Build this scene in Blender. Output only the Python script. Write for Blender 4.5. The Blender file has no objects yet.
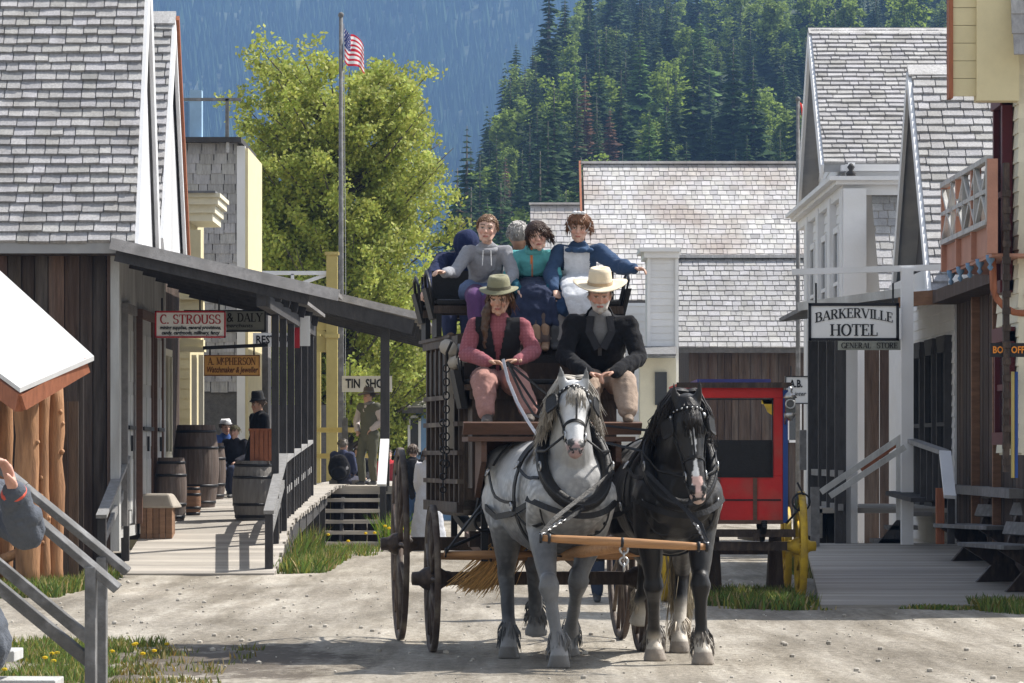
import bpy, math, random
import numpy as np
from mathutils import Vector, Matrix, noise
random.seed(7)
R = math.radians
V = Vector
scene = bpy.context.scene
COL = scene.collection
F = 4200.0; HZ = 455.0; CH = 1.5
def P(px, py, D):                      # the place seen at a pixel, D metres away
    return V(((px-512)*D/F, D, CH-(py-HZ)*D/F))
def S(D): return F/D
def XP(px, D): return (px-512)*D/F
def ZP(py, D): return CH-(py-HZ)*D/F
# ------------------------------------------------------------ materials
MATS = {}
def mat(name, col, rough=0.8, n_amt=0.25, n_scale=6.0, stretch=(1,1,1), bump=0.15, bump_scale=40.0,
        metal=0.0, attr=None, spec=0.3, trans=0.0, stain=None, stain_scale=1.5, stain_amt=0.5, coat=0.0, sheen=0.0):
    if name in MATS: return MATS[name]
    m = bpy.data.materials.new(name); m.use_nodes = True
    nt = m.node_tree; N = nt.nodes; L = nt.links
    bs = N['Principled BSDF']
    bs.inputs['Roughness'].default_value = rough
    bs.inputs['Metallic'].default_value = metal
    bs.inputs['Specular IOR Level'].default_value = spec
    if coat: bs.inputs['Coat Weight'].default_value = coat
    if sheen: bs.inputs['Sheen Weight'].default_value = sheen
    tc = N.new('ShaderNodeTexCoord'); mp = N.new('ShaderNodeMapping')
    mp.inputs['Scale'].default_value = stretch
    L.new(tc.outputs['Object'], mp.inputs['Vector'])
    nz = N.new('ShaderNodeTexNoise'); nz.inputs['Scale'].default_value = n_scale
    nz.inputs['Detail'].default_value = 6; nz.inputs['Roughness'].default_value = 0.65
    L.new(mp.outputs[0], nz.inputs['Vector'])
    if attr:
        at = N.new('ShaderNodeAttribute'); at.attribute_name = 'Col'
        base = at.outputs['Color']
        if attr == 'mul':
            mx0 = N.new('ShaderNodeMix'); mx0.data_type = 'RGBA'; mx0.blend_type = 'MULTIPLY'
            mx0.inputs[0].default_value = 1
            mx0.inputs[6].default_value = (*col, 1); L.new(base, mx0.inputs[7]); base = mx0.outputs[2]
    else:
        rgb = N.new('ShaderNodeRGB'); rgb.outputs[0].default_value = (*col, 1); base = rgb.outputs[0]
    if stain:
        n2 = N.new('ShaderNodeTexNoise'); n2.inputs['Scale'].default_value = stain_scale; n2.inputs['Detail'].default_value = 5
        L.new(mp.outputs[0], n2.inputs['Vector'])
        mr2 = N.new('ShaderNodeMapRange'); mr2.inputs[1].default_value = 0.48; mr2.inputs[2].default_value = 0.66
        mr2.inputs[3].default_value = 0; mr2.inputs[4].default_value = stain_amt
        L.new(n2.outputs['Fac'], mr2.inputs[0])
        ms = N.new('ShaderNodeMix'); ms.data_type = 'RGBA'
        L.new(mr2.outputs[0], ms.inputs[0]); L.new(base, ms.inputs[6]); ms.inputs[7].default_value = (*stain, 1)
        base = ms.outputs[2]
    mr = N.new('ShaderNodeMapRange')
    mr.inputs[1].default_value = 0.25; mr.inputs[2].default_value = 0.75
    mr.inputs[3].default_value = 1-n_amt; mr.inputs[4].default_value = 1+n_amt
    L.new(nz.outputs['Fac'], mr.inputs[0])
    mx = N.new('ShaderNodeVectorMath'); mx.operation = 'SCALE'
    L.new(base, mx.inputs[0]); L.new(mr.outputs[0], mx.inputs['Scale'])
    L.new(mx.outputs[0], bs.inputs['Base Color'])
    if bump:
        nb = N.new('ShaderNodeTexNoise'); nb.inputs['Scale'].default_value = bump_scale; nb.inputs['Detail'].default_value = 3
        L.new(mp.outputs[0], nb.inputs['Vector'])
        bp = N.new('ShaderNodeBump'); bp.inputs['Strength'].default_value = min(1, bump*2); bp.inputs['Distance'].default_value = 0.01
        L.new(nb.outputs['Fac'], bp.inputs['Height']); L.new(bp.outputs[0], bs.inputs['Normal'])
    if trans:
        out = N['Material Output']; tr = N.new('ShaderNodeBsdfTranslucent'); ms2 = N.new('ShaderNodeMixShader')
        ms2.inputs[0].default_value = trans
        L.new(mx.outputs[0], tr.inputs['Color']); L.new(bs.outputs[0], ms2.inputs[1]); L.new(tr.outputs[0], ms2.inputs[2])
        L.new(ms2.outputs[0], out.inputs['Surface'])
    MATS[name] = m
    return m
wood_x = (0.6, 8, 8)     # grain along x etc.
M = {}
def setup_mats():
    M['shingle'] = mat('shingle', (.41,.40,.395), .85, .30, 4, (9,9,1), .4, 30, attr='mul', stain=(.24,.225,.21), stain_scale=.25, stain_amt=.45)
    M['shingle_far'] = mat('shingle_far', (.49,.475,.46), .85, .22, 2, (2,2,1), .2, 15, attr='mul', stain=(.30,.23,.19), stain_scale=.22, stain_amt=.6)
    M['darkboard'] = mat('dark_boards', (.072,.048,.036), .85, .5, 3, (6,6,.5), .5, 22, attr='mul', stain=(.11,.095,.085), stain_scale=1.0, stain_amt=.5)
    M['greywood'] = mat('grey_wood', (.20,.19,.185), .85, .3, 4, (3,3,3), .3, 25, attr='mul', stain=(.12,.11,.10), stain_scale=2, stain_amt=.4)
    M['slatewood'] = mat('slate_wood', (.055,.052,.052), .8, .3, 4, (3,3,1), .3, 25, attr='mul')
    M['deck'] = mat('deck_boards', (.41,.375,.33), .85, .22, 3, (.5,8,8), .3, 16, attr='mul', stain=(.27,.25,.23), stain_scale=.8, stain_amt=.5)
    M['rail'] = mat('weathered_rail', (.155,.152,.15), .8, .25, 4, (3,3,3), .25, 25, attr='mul', stain=(.30,.30,.31), stain_scale=3, stain_amt=.4)
    M['whitepaint'] = mat('white_paint', (.74,.74,.75), .6, .06, 4, (1,1,1), .08, 25, attr='mul', stain=(.55,.53,.49), stain_scale=2, stain_amt=.25)
    M['greypaint'] = mat('old_white_paint', (.46,.46,.45), .75, .18, 5, (3,3,.6), .25, 30, attr='mul', stain=(.22,.20,.18), stain_scale=2.5, stain_amt=.45)
    M['yellowpaint'] = mat('yellow_paint', (.66,.58,.36), .65, .08, 4, (1,1,1), .08, 25, attr='mul')
    M['yellowpost'] = mat('ochre_paint', (.45,.36,.13), .65, .12, 4, (1,1,1), .08, 25, attr='mul')
    M['cream'] = mat('cream_paint', (.70,.66,.52), .65, .08, 4, (1,1,1), .08, 25, attr='mul')
    M['burgundy'] = mat('burgundy_paint', (.09,.012,.018), .5, .12, 4)
    M['orangepaint'] = mat('salmon_paint', (.40,.20,.14), .6, .15, 4)
    M['bluepaint'] = mat('blue_paint', (.16,.27,.42), .6, .15, 4)
    M['log'] = mat('peeled_log', (.36,.19,.095), .75, .45, 3, (5,5,.6), .5, 18, stain=(.13,.06,.03), stain_scale=2.2, stain_amt=.6)
    M['tinroof'] = mat('pale_tin_roof', (.66,.65,.63), .6, .10, 3, (4,1,1), .05, 20)
    M['tarroof'] = mat('tar_paper_roof', (.15,.155,.165), .8, .2, 3, (1,1,1), .1, 20)
    M['black'] = mat('black_leather', (.011,.010,.010), .55, .3, 20, (1,1,1), .2, 60, spec=.3)
    M['blackiron'] = mat('black_iron', (.025,.025,.027), .45, .2, 20, metal=.3)
    M['steel'] = mat('steel', (.42,.42,.42), .35, .15, 20, metal=.9)
    M['glass'] = mat('dark_glass', (.03,.035,.04), .08, .1, 3, bump=0, spec=.8)
    M['coachwood'] = mat('coach_brown_wood', (.042,.028,.021), .55, .4, 5, (3,3,1), .3, 25, stain=(.10,.07,.05), stain_scale=5, stain_amt=.5)
    M['coachred'] = mat('coach_worn_red_wood', (.13,.070,.048), .6, .35, 5, (1,3,3), .3, 25, stain=(.06,.04,.03), stain_scale=5, stain_amt=.6)
    M['yokewood'] = mat('yoke_wood', (.36,.19,.085), .5, .3, 5, (.7,8,8), .15, 20)
    M['wheelwood'] = mat('wheel_wood', (.065,.045,.035), .65, .35, 6, (1,1,1), .3, 25, stain=(.26,.22,.17), stain_scale=5, stain_amt=.45)
    M['red'] = mat('coach_red_paint', (.50,.020,.018), .5, .18, 3, stain=(.30,.10,.07), stain_scale=2.5, stain_amt=.45)
    M['redblue'] = mat('coach_blue_trim', (.02,.06,.24), .45, .1, 4)
    M['yellowwheel'] = mat('yellow_wheel_paint', (.55,.36,.03), .55, .2, 6, stain=(.16,.11,.05), stain_scale=7, stain_amt=.5)
    M['canvas'] = mat('cream_canvas', (.36,.32,.27), .85, .12, 5)
    M['barrel'] = mat('barrel_wood', (.12,.09,.075), .8, .35, 4, (6,6,.6), .3, 20, stain=(.21,.19,.18), stain_scale=3, stain_amt=.4)
    M['barrelgrey'] = mat('grey_barrel_wood', (.20,.19,.18), .8, .3, 4, (6,6,.6), .3, 20, stain=(.12,.11,.10), stain_scale=3, stain_amt=.5)
    M['cratebrown'] = mat('crate_wood', (.22,.12,.07), .8, .35, 4, (1,1,5), .3, 20)
    M['rust'] = mat('russet_wood', (.33,.12,.06), .7, .3, 5, (5,5,1))
    M['skinattr'] = mat('skin', (1,1,1), .5, .05, 12, bump=.03, bump_scale=120, attr='col', spec=.35)
    M['coatattr'] = mat('horse_coat', (1,1,1), .42, .12, 30, (1,1,1), .10, 90, attr='col', spec=.35, sheen=.1)
def cloth(name, c, amt=.16, rough=.9, **k): return mat('cloth_'+name, c, rough, amt, 9, bump=.25, bump_scale=60, spec=.1, **k)
# ------------------------------------------------------------ object plumbing
def wloc(o):
    v = V((0,0,0))
    while o: v = v + o.location; o = o.parent
    return v
def tag(o, label=None, cat=None, group=None, kind=None):
    if label: o['label'] = label
    if cat: o['category'] = cat
    if group: o['group'] = group
    if kind: o['kind'] = kind
    return o
def thing(name, loc, label, cat, group=None, rz=0):
    o = bpy.data.objects.new(name, None); COL.objects.link(o)
    o.empty_display_size = .1
    o.location = loc; o.rotation_euler = (0,0,rz)
    return tag(o, label, cat, group)
def kids(o): return [c for c in bpy.data.objects if c.parent == o]
def copy_tree(o, parent=None):
    c = o.copy(); COL.objects.link(c)
    if parent: c.parent = parent
    for ch in list(o.children): copy_tree(ch, c)
    return c
def finish(name, me, material, parent=None, smooth=False, base=None, local=False):
    """links a mesh whose vertices are in world space; its origin goes to its base or its parent's"""
    n = len(me.vertices); co = np.empty(n*3, dtype=np.float32); me.vertices.foreach_get('co', co); co = co.reshape(-1,3)
    ob = bpy.data.objects.new(name, me)
    if local: off = np.zeros(3)
    elif parent is not None: off = np.array(wloc(parent))
    else:
        off = np.array(base) if base is not None else np.array([(co[:,0].min()+co[:,0].max())/2, (co[:,1].min()+co[:,1].max())/2, co[:,2].min()])
        ob.location = V(off.tolist())
    co = co - off.astype(np.float32)
    me.vertices.foreach_set('co', co.ravel()); me.update()
    if material is not None and not me.materials: me.materials.append(material)
    if smooth: me.polygons.foreach_set('use_smooth', [True]*len(me.polygons))
    COL.objects.link(ob)
    if parent is not None: ob.parent = parent
    return ob
def frame_of(d, up=V((0,0,1))):
    d = d.normalized()
    if abs(d.dot(up)) > .98: up = V((0,1,0))
    x = d.cross(up).normalized(); y = x.cross(d).normalized()
    return x, y
class MB:
    def __init__(s): s.v = []; s.f = []; s.c = []
    def add(s, vs, fs, c=1.0):
        o = len(s.v); s.v.extend([tuple(p) for p in vs]); s.f.extend([tuple(i+o for i in f) for f in fs])
        if not isinstance(c, (tuple, list)): c = (c, c, c)
        s.c.extend([c]*len(vs)); return s
    def hexa(s, p, c=1.0):            # 8 corners, bottom loop then top loop
        return s.add(p, [(3,2,1,0),(4,5,6,7),(0,1,5,4),(1,2,6,5),(2,3,7,6),(3,0,4,7)], c)
    def box(s, x0, x1, y0, y1, z0, z1, c=1.0):
        return s.hexa([(x0,y0,z0),(x1,y0,z0),(x1,y1,z0),(x0,y1,z0),(x0,y0,z1),(x1,y0,z1),(x1,y1,z1),(x0,y1,z1)], c)
    def beam(s, a, b, w, h, c=1.0, up=V((0,0,1))):    # w sideways, h along up
        a, b = V(a), V(b); x, y = frame_of(b-a, up); x = x*w/2; y = y*h/2
        return s.hexa([a-x-y, a+x-y, b+x-y, b-x-y, a-x+y, a+x+y, b+x+y, b-x+y], c)
    def obox(s, o, u, v, w, c=1.0):                    # corner + three edge vectors
        o, u, v, w = V(o), V(u), V(v), V(w)
        return s.hexa([o, o+u, o+u+v, o+v, o+w, o+u+w, o+u+v+w, o+v+w], c)
    def tube(s, pts, rad, n=10, c=1.0, up=V((0,0,1)), cap=True, fx=None):
        """rad: number, or (rx, ry), per point; rx is sideways, ry along up"""
        pts = [V(p) for p in pts]; k = len(pts)
        if not isinstance(rad, (list,)): rad = [rad]*k
        vs = []
        for i, p in enumerate(pts):
            d = pts[min(i+1,k-1)] - pts[max(i-1,0)]
            if fx is not None:
                x = V(fx); d = d.normalized(); x = (x - d*x.dot(d)).normalized(); y = d.cross(x)
            else: x, y = frame_of(d, up)
            r = rad[i]; rx, ry = r if isinstance(r, (tuple,)) else (r, r)
            for j in range(n):
                a = 2*math.pi*j/n
                vs.append(p + x*(rx*math.cos(a)) + y*(ry*math.sin(a)))
        fs = []
        for i in range(k-1):
            for j in range(n):
                a = i*n+j; b = i*n+(j+1)%n
                fs.append((a, b, b+n, a+n))
        if cap:
            fs.append(tuple(range(n-1,-1,-1))); fs.append(tuple(range((k-1)*n, k*n)))
        return s.add(vs, fs, c)
    def limb(s, pts, rad, n=12, fx=None, up=V((0,0,1))):      # tube with rounded ends
        pts = [V(p) for p in pts]
        R_ = [r if isinstance(r, tuple) else (r, r) for r in rad]
        d0 = (pts[0]-pts[1]).normalized(); d1 = (pts[-1]-pts[-2]).normalized()
        a = []; ra = []
        for t in (1.0, .85, .5):
            q = math.sqrt(max(0.0, 1-t*t)); q = max(q, .05)
            a.append(pts[0]+d0*(min(R_[0])*t)); ra.append((R_[0][0]*q, R_[0][1]*q))
        b = []; rb = []
        for t in (.5, .85, 1.0):
            q = math.sqrt(max(0.0, 1-t*t)); q = max(q, .05)
            b.append(pts[-1]+d1*(min(R_[-1])*t)); rb.append((R_[-1][0]*q, R_[-1][1]*q))
        return s.tube(a+pts+b, ra+R_+rb, n, fx=fx, up=up)
    def ball(s, c, r, n=12, m=8, col=1.0, rot=None):
        c = V(c); rx, ry, rz = r if isinstance(r, (tuple, list)) else (r, r, r)
        vs = []; fs = []
        for i in range(m+1):
            th = math.pi*i/m; q = max(math.sin(th), .02)
            for j in range(n):
                a = 2*math.pi*j/n
                p = V((rx*q*math.cos(a), ry*q*math.sin(a), rz*math.cos(th)))
                if rot is not None: p = rot @ p
                vs.append(c+p)
        for i in range(m):
            for j in range(n):
                a = i*n+j; b = i*n+(j+1)%n
                fs.append((a, a+n, b+n, b))
        fs.append(tuple(range(n))); fs.append(tuple(range((m+1)*n-1, m*n-1, -1)))
        return s.add(vs, fs, col)
    def lathe(s, prof, n=24, c=1.0, origin=(0,0,0), ax=None):       # prof [(r, z)]
        o = V(origin); vs = []; k = len(prof)
        rot = V((0,0,1)).rotation_difference(V(ax)).to_matrix() if ax is not None else None
        for r, z in prof:
            for j in range(n):
                a = 2*math.pi*j/n; p = V((r*math.cos(a), r*math.sin(a), z))
                if rot: p = rot @ p
                vs.append(o+p)
        fs = []
        for i in range(k-1):
            for j in range(n):
                a = i*n+j; b = i*n+(j+1)%n
                fs.append((a, b, b+n, a+n))
        fs.append(tuple(range(n-1,-1,-1))); fs.append(tuple(range((k-1)*n, k*n)))
        return s.add(vs, fs, c)
    def ring(s, c, ax, R1, r, n=20, m=8, R2=None, xdir=None, arc=(0, 1)):
        c = V(c); ax = V(ax).normalized()
        if xdir is None: x, y = frame_of(ax)
        else:
            x = V(xdir); x = (x-ax*x.dot(ax)).normalized(); y = ax.cross(x)
        R2 = R2 or R1
        full = arc == (0, 1)
        cnt = n if full else n+1
        vs = []
        ru, rv = r if isinstance(r, tuple) else (r, r)          # radial, axial
        for i in range(cnt):
            a = 2*math.pi*(arc[0]+(arc[1]-arc[0])*i/n)
            p = c + x*(R1*math.cos(a)) + y*(R2*math.sin(a)); rd = (x*(math.cos(a)*R2)+y*(math.sin(a)*R1)).normalized()
            for j in range(m):
                b = 2*math.pi*j/m
                vs.append(p + rd*(ru*math.cos(b)) + ax*(rv*math.sin(b)))
        fs = []
        for i in range(n):
            for j in range(m):
                a = i*m+j; b = i*m+(j+1)%m; a2 = ((i+1)%cnt)*m+j; b2 = ((i+1)%cnt)*m+(j+1)%m
                fs.append((a, b, b2, a2))
        return s.add(vs, fs, 1.0)
    def strap(s, pts, w, t=.006, n_dirs=None, c=1.0):  # flat band through points; n_dirs: surface normals
        pts = [V(p) for p in pts]; k = len(pts); vs = []
        for i, p in enumerate(pts):
            d = (pts[min(i+1,k-1)] - pts[max(i-1,0)]).normalized()
            nn = V(n_dirs[i]) if n_dirs else V((0,-1,0))
            nn = (nn-d*nn.dot(d)).normalized(); x = d.cross(nn)
            vs += [p-x*w/2-nn*t/2, p+x*w/2-nn*t/2, p+x*w/2+nn*t/2, p-x*w/2+nn*t/2]
        fs = [(3,2,1,0), tuple(range(4*k-4, 4*k))]
        for i in range(k-1):
            for j in range(4):
                a = i*4+j; b = i*4+(j+1)%4
                fs.append((a, b, b+4, a+4))
        return s.add(vs, fs, c)
    def mesh(s, name):
        me = bpy.data.meshes.new(name)
        me.from_pydata(s.v, [], s.f); me.update()
        at = me.color_attributes.new('Col', 'FLOAT_COLOR', 'POINT')
        a = np.ones((len(s.v), 4), dtype=np.float32); a[:, :3] = np.array(s.c, dtype=np.float32).reshape(-1, 3)
        at.data.foreach_set('color', a.ravel())
        return me
    def pieces(s, name, material, parent=None, n=8, **k):
        out = []
        for i in range(0, len(s.v), n):
            m = MB(); m.v = s.v[i:i+n]; m.c = s.c[i:i+n]; m.f = [tuple(a-i for a in f) for f in s.f if i <= f[0] < i+n]; out.append(m.build(name, material, parent, **k))
        return out
    def build(s, name, material, parent=None, smooth=False, bevel=0, base=None, local=False):
        me = s.mesh(name)
        ob = finish(name, me, material, parent, smooth, base, local)
        if bevel:
            b = ob.modifiers.new('bevel', 'BEVEL'); b.width = bevel; b.segments = 2; b.limit_method = 'ANGLE'
        return ob
def remeshed(mb, voxel, smooth=2, disp=0, disp_size=.1, seed=0, cut=None):
    """joins the overlapping volumes of a builder into one continuous surface"""
    me = mb.mesh('tmp'); ob = bpy.data.objects.new('tmp', me); COL.objects.link(ob)
    r = ob.modifiers.new('r', 'REMESH'); r.mode = 'VOXEL'; r.voxel_size = voxel; r.use_smooth_shade = True
    if smooth:
        q = ob.modifiers.new('s', 'SMOOTH'); q.factor = .5; q.iterations = smooth
    if disp:
        tx = bpy.data.textures.new('folds', 'CLOUDS'); tx.noise_scale = disp_size; tx.noise_depth = 2
        d = ob.modifiers.new('d', 'DISPLACE'); d.texture = tx; d.strength = disp; d.mid_level = .5; d.texture_coords = 'LOCAL'
    dg = bpy.context.evaluated_depsgraph_get(); dg.update()
    out = bpy.data.meshes.new_from_object(ob.evaluated_get(dg))
    bpy.data.objects.remove(ob); bpy.data.meshes.remove(me)
    if cut is not None:
        n = len(out.vertices); co = np.empty(n*3, dtype=np.float32); out.vertices.foreach_get('co', co); co = co.reshape(-1,3)
        kill = cut(co)
        import bmesh
        bm = bmesh.new(); bm.from_mesh(out); bm.verts.ensure_lookup_table()
        bmesh.ops.delete(bm, geom=[bm.verts[i] for i in np.nonzero(kill)[0]], context='VERTS')
        bm.to_mesh(out); bm.free()
    return out
def crease(me, amp, sc, seed=0):
    """presses thin fold lines into cloth"""
    n = len(me.vertices); co = np.empty(n*3, dtype=np.float32); me.vertices.foreach_get('co', co); co = co.reshape(-1,3)
    nr = np.empty(n*3, dtype=np.float32); me.vertices.foreach_get('normal', nr); nr = nr.reshape(-1,3)
    d = np.zeros(n)
    for k, (s_, a) in enumerate(((sc, 1.0), (sc*2.1, .5))):
        f = nfield(co*np.array([1,1,.62])+.02*nfield(co, 20, seed+9)[:,None], s_, seed+k*3); d += a*(np.exp(-(f/.10)**2)*-1+.35)
    co = co+nr*(d*amp)[:,None]; me.vertices.foreach_set('co', co.astype(np.float32).ravel()); me.update()
def nfield(co, sc, seed=0):
    c = co*sc+seed; r = np.zeros(len(c)); rs = np.random.RandomState(seed+5)
    for k in range(10):
        d = rs.normal(size=3); d /= np.linalg.norm(d); f = rs.uniform(.6, 1.9); r += np.sin(c@d*f*3.0+rs.uniform(0,6.3))
    return r/10
def paint(me, fn):
    n = len(me.vertices); co = np.empty(n*3, dtype=np.float32); me.vertices.foreach_get('co', co); co = co.reshape(-1,3)
    c = fn(co.astype(np.float64))
    for a in list(me.color_attributes): me.color_attributes.remove(a)
    at = me.color_attributes.new('Col', 'FLOAT_COLOR', 'POINT')
    a = np.ones((n, 4), dtype=np.float32); a[:, :3] = c
    at.data.foreach_set('color', a.ravel())
def text(name, body, size, loc, material, parent, rz=0, bold=0.0, width=None, extr=.004, align='CENTER', shear=0, curve_up=0):
    cu = bpy.data.curves.new('t', 'FONT'); cu.body = body; cu.size = size; cu.align_x = align; cu.align_y = 'CENTER'
    cu.extrude = extr; cu.offset = bold; cu.shear = shear; cu.resolution_u = 2
    ob = bpy.data.objects.new('t', cu); COL.objects.link(ob)
    dg = bpy.context.evaluated_depsgraph_get(); dg.update()
    me = bpy.data.meshes.new_from_object(ob.evaluated_get(dg)); bpy.data.objects.remove(ob)
    n = len(me.vertices); co = np.empty(n*3, dtype=np.float32); me.vertices.foreach_get('co', co); co = co.reshape(-1,3)
    w = co[:,0].max()-co[:,0].min()
    k = (width/w) if width else 1
    co[:,0] *= k
    if curve_up:
        hw = max(abs(co[:,0]).max(), .01); co[:,1] -= curve_up*(co[:,0]/hw)**2
    out = np.stack([co[:,0], -co[:,2], co[:,1]], 1)       # stands up facing -y
    ca, sa = math.cos(rz), math.sin(rz)
    out = np.stack([out[:,0]*ca-out[:,1]*sa, out[:,0]*sa+out[:,1]*ca, out[:,2]], 1) + np.array(loc, dtype=np.float32)
    me.vertices.foreach_set('co', out.astype(np.float32).ravel()); me.update(); me.materials.clear()
    return finish(name, me, material, parent)
# ------------------------------------------------------------ building surfaces
def shingles(mb, o, u, v, W, L, course=.16, wmin=.10, wmax=.22, th=.02, rnd=random, trim_top=None, tone=(.84,1.12)):
    """rows of split shingles; o lower-left corner, u along the eave, v up the slope (unit vectors)"""
    o, u, v = V(o), V(u).normalized(), V(v).normalized(); n = u.cross(v).normalized()
    rows = int(L/course)+1
    for r in range(rows):
        y0 = r*course - .02; y1 = min(L, y0+course*1.35)
        x = -rnd.random()*wmax
        while x < W:
            w = rnd.uniform(wmin, wmax); xa = max(0, x+.007); xb = min(W, x+w-.007)
            if xb > xa+.01:
                j = rnd.uniform(-.009, .009)*course/.16; t = th*rnd.uniform(.9, 1.2)
                a = o+u*xa+v*(y0+j); b = o+u*xb+v*(y0+j); c = o+u*xb+v*y1; d = o+u*xa+v*y1
                tw = rnd.uniform(-.10,.10)*th
                g = rnd.uniform(*tone)
                if rnd.random() < .05: g *= .78
                mb.hexa([a, b, c, d, a+n*(t+tw), b+n*(t-tw), c+n*.003, d+n*.003], (g, g, g*rnd.uniform(.97,1.05)))
            x += w
def boards(mb, o, u, v, W, H, bw=.2, th=.03, gap=.006, n=None, tone=(.6,1.4), rnd=random, jit=.3, tint=.06):
    """planks running along v, laid side by side along u"""
    o, u, v = V(o), V(u).normalized(), V(v).normalized(); n = (n or u.cross(v)).normalized()
    x = 0
    while x < W-.005:
        w = bw*rnd.uniform(1-jit, 1+jit); xb = min(W, x+w)
        g = rnd.uniform(*tone); t = th*rnd.uniform(.8,1.2)
        mb.obox(o+u*(x+gap/2), u*(xb-x-gap), v*H, n*t, (g*(1+rnd.uniform(-tint,tint)), g, g*(1+rnd.uniform(-tint,tint))))
        x = xb
def siding(mb, o, u, W, H, n, pitch=.13, th=.018, rnd=random, tone=(.93,1.04)):
    """horizontal lapped boards"""
    o, u, n = V(o), V(u).normalized(), V(n).normalized(); z = V((0,0,1)); k = int(math.ceil(H/pitch))
    for i in range(k):
        z0 = i*pitch; z1 = min(H, z0+pitch)
        a = o+z*z0; b = a+u*W; g = rnd.uniform(*tone)
        mb.hexa([a, b, b+n*th, a+n*th, o+z*z1, o+u*W+z*z1, o+u*W+z*z1+n*.003, o+z*z1+n*.003], g)

def arcp(cx,cy,rx,ry,a0,a1,n=12): return [(cx+rx*math.cos(R(a0+(a1-a0)*i/n)), cy+ry*math.sin(R(a0+(a1-a0)*i/n))) for i in range(n+1)]
# strokes: (points, pen, serif at start, serif at end); pen k thick, t thin, a by direction
GL = {
'A':(.86,[([(.10,0),(.42,1)],'t',1,0),([(.42,1),(.76,0)],'k',0,1),([(.22,.33),(.62,.33)],'t',0,0)]),
'B':(.74,[([(.16,0),(.16,1)],'k',1,1),(arcp(.36,.75,.24,.235,90,-90),'a',0,0),(arcp(.38,.26,.28,.245,90,-90),'a',0,0),([(.16,.985),(.38,.985)],'t',0,0),([(.16,.51),(.38,.51)],'t',0,0),([(.16,.015),(.38,.015)],'t',0,0)]),
'C':(.76,[(arcp(.46,.5,.36,.49,52,308,20),'a',0,0),([(.68,.70),(.68,.96)],'t',0,0)]),
'D':(.80,[([(.16,0),(.16,1)],'k',1,1),(arcp(.34,.5,.36,.485,90,-90,16),'a',0,0),([(.16,.985),(.36,.985)],'t',0,0),([(.16,.015),(.36,.015)],'t',0,0)]),
'E':(.70,[([(.16,0),(.16,1)],'k',1,1),([(.16,.98),(.58,.98)],'t',0,0),([(.58,1),(.58,.76)],'t',0,0),([(.16,.52),(.46,.52)],'t',0,0),([(.46,.40),(.46,.64)],'t',0,0),([(.16,.02),(.60,.02)],'t',0,0),([(.61,0),(.61,.26)],'t',0,0)]),
'G':(.80,[(arcp(.46,.5,.36,.49,52,335,20),'a',0,0),([(.68,.70),(.68,.96)],'t',0,0),([(.70,.04),(.70,.44)],'k',0,1)]),
'H':(.88,[([(.16,0),(.16,1)],'k',1,1),([(.70,0),(.70,1)],'k',1,1),([(.16,.5),(.70,.5)],'t',0,0)]),
'I':(.36,[([(.18,0),(.18,1)],'k',1,1)]),
'K':(.84,[([(.16,0),(.16,1)],'k',1,1),([(.20,.42),(.66,1)],'t',0,1),([(.34,.58),(.70,0)],'k',0,1)]),
'L':(.68,[([(.16,0),(.16,1)],'k',1,1),([(.16,.02),(.58,.02)],'t',0,0),([(.59,0),(.59,.28)],'t',0,0)]),
'M':(1.0,[([(.12,0),(.12,1)],'t',1,1),([(.12,1),(.47,.08)],'k',0,0),([(.47,.08),(.82,1)],'t',0,0),([(.84,0),(.84,1)],'k',1,1)]),
'N':(.88,[([(.14,0),(.14,1)],'t',1,1),([(.14,1),(.72,.0)],'k',0,0),([(.72,0),(.72,1)],'t',0,1)]),
'O':(.84,[(arcp(.42,.5,.34,.49,0,360,26),'a',0,0)]),
'P':(.70,[([(.16,0),(.16,1)],'k',1,1),(arcp(.36,.74,.27,.245,90,-90),'a',0,0),([(.16,.985),(.38,.985)],'t',0,0),([(.16,.49),(.38,.49)],'t',0,0)]),
'R':(.82,[([(.16,0),(.16,1)],'k',1,1),(arcp(.36,.75,.25,.235,90,-90),'a',0,0),([(.16,.985),(.38,.985)],'t',0,0),([(.16,.51),(.38,.51)],'t',0,0),([(.38,.5),(.68,0)],'k',0,1)]),
'S':(.68,[(arcp(.34,.745,.24,.245,40,270,12)+arcp(.34,.255,.26,.245,90,-140,12),'a',0,0),([(.56,.72),(.56,.96)],'t',0,0),([(.10,.04),(.10,.30)],'t',0,0)]),
'T':(.78,[([(.39,0),(.39,1)],'k',1,0),([(.06,.98),(.72,.98)],'t',0,0),([(.06,1),(.06,.74)],'t',0,0),([(.72,1),(.72,.74)],'t',0,0)]),
'U':(.86,[([(.16,1),(.16,.32)]+arcp(.43,.32,.27,.31,180,360,10)+[(.70,1)],'a',1,1)]),
'V':(.86,[([(.10,1),(.44,0)],'k',1,0),([(.44,0),(.76,1)],'t',0,1)]),
'Y':(.84,[([(.10,1),(.42,.48)],'k',1,0),([(.42,.48),(.72,1)],'t',0,1),([(.42,0),(.42,.5)],'k',1,0)]),
'c':(.50,[(arcp(.26,.66,.20,.28,50,310,12),'a',0,0)]),
'.':(.26,[([(.13,.0),(.13,.13)],'k',0,0)]),
'&':(.90,[([(.78,.02),(.30,.66)]+arcp(.38,.80,.16,.18,220,-20,8)+[(.22,.40)]+arcp(.32,.22,.22,.22,140,300,8)+[(.74,.50)],'a',0,0)]),
' ':(.42,[])}
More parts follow.
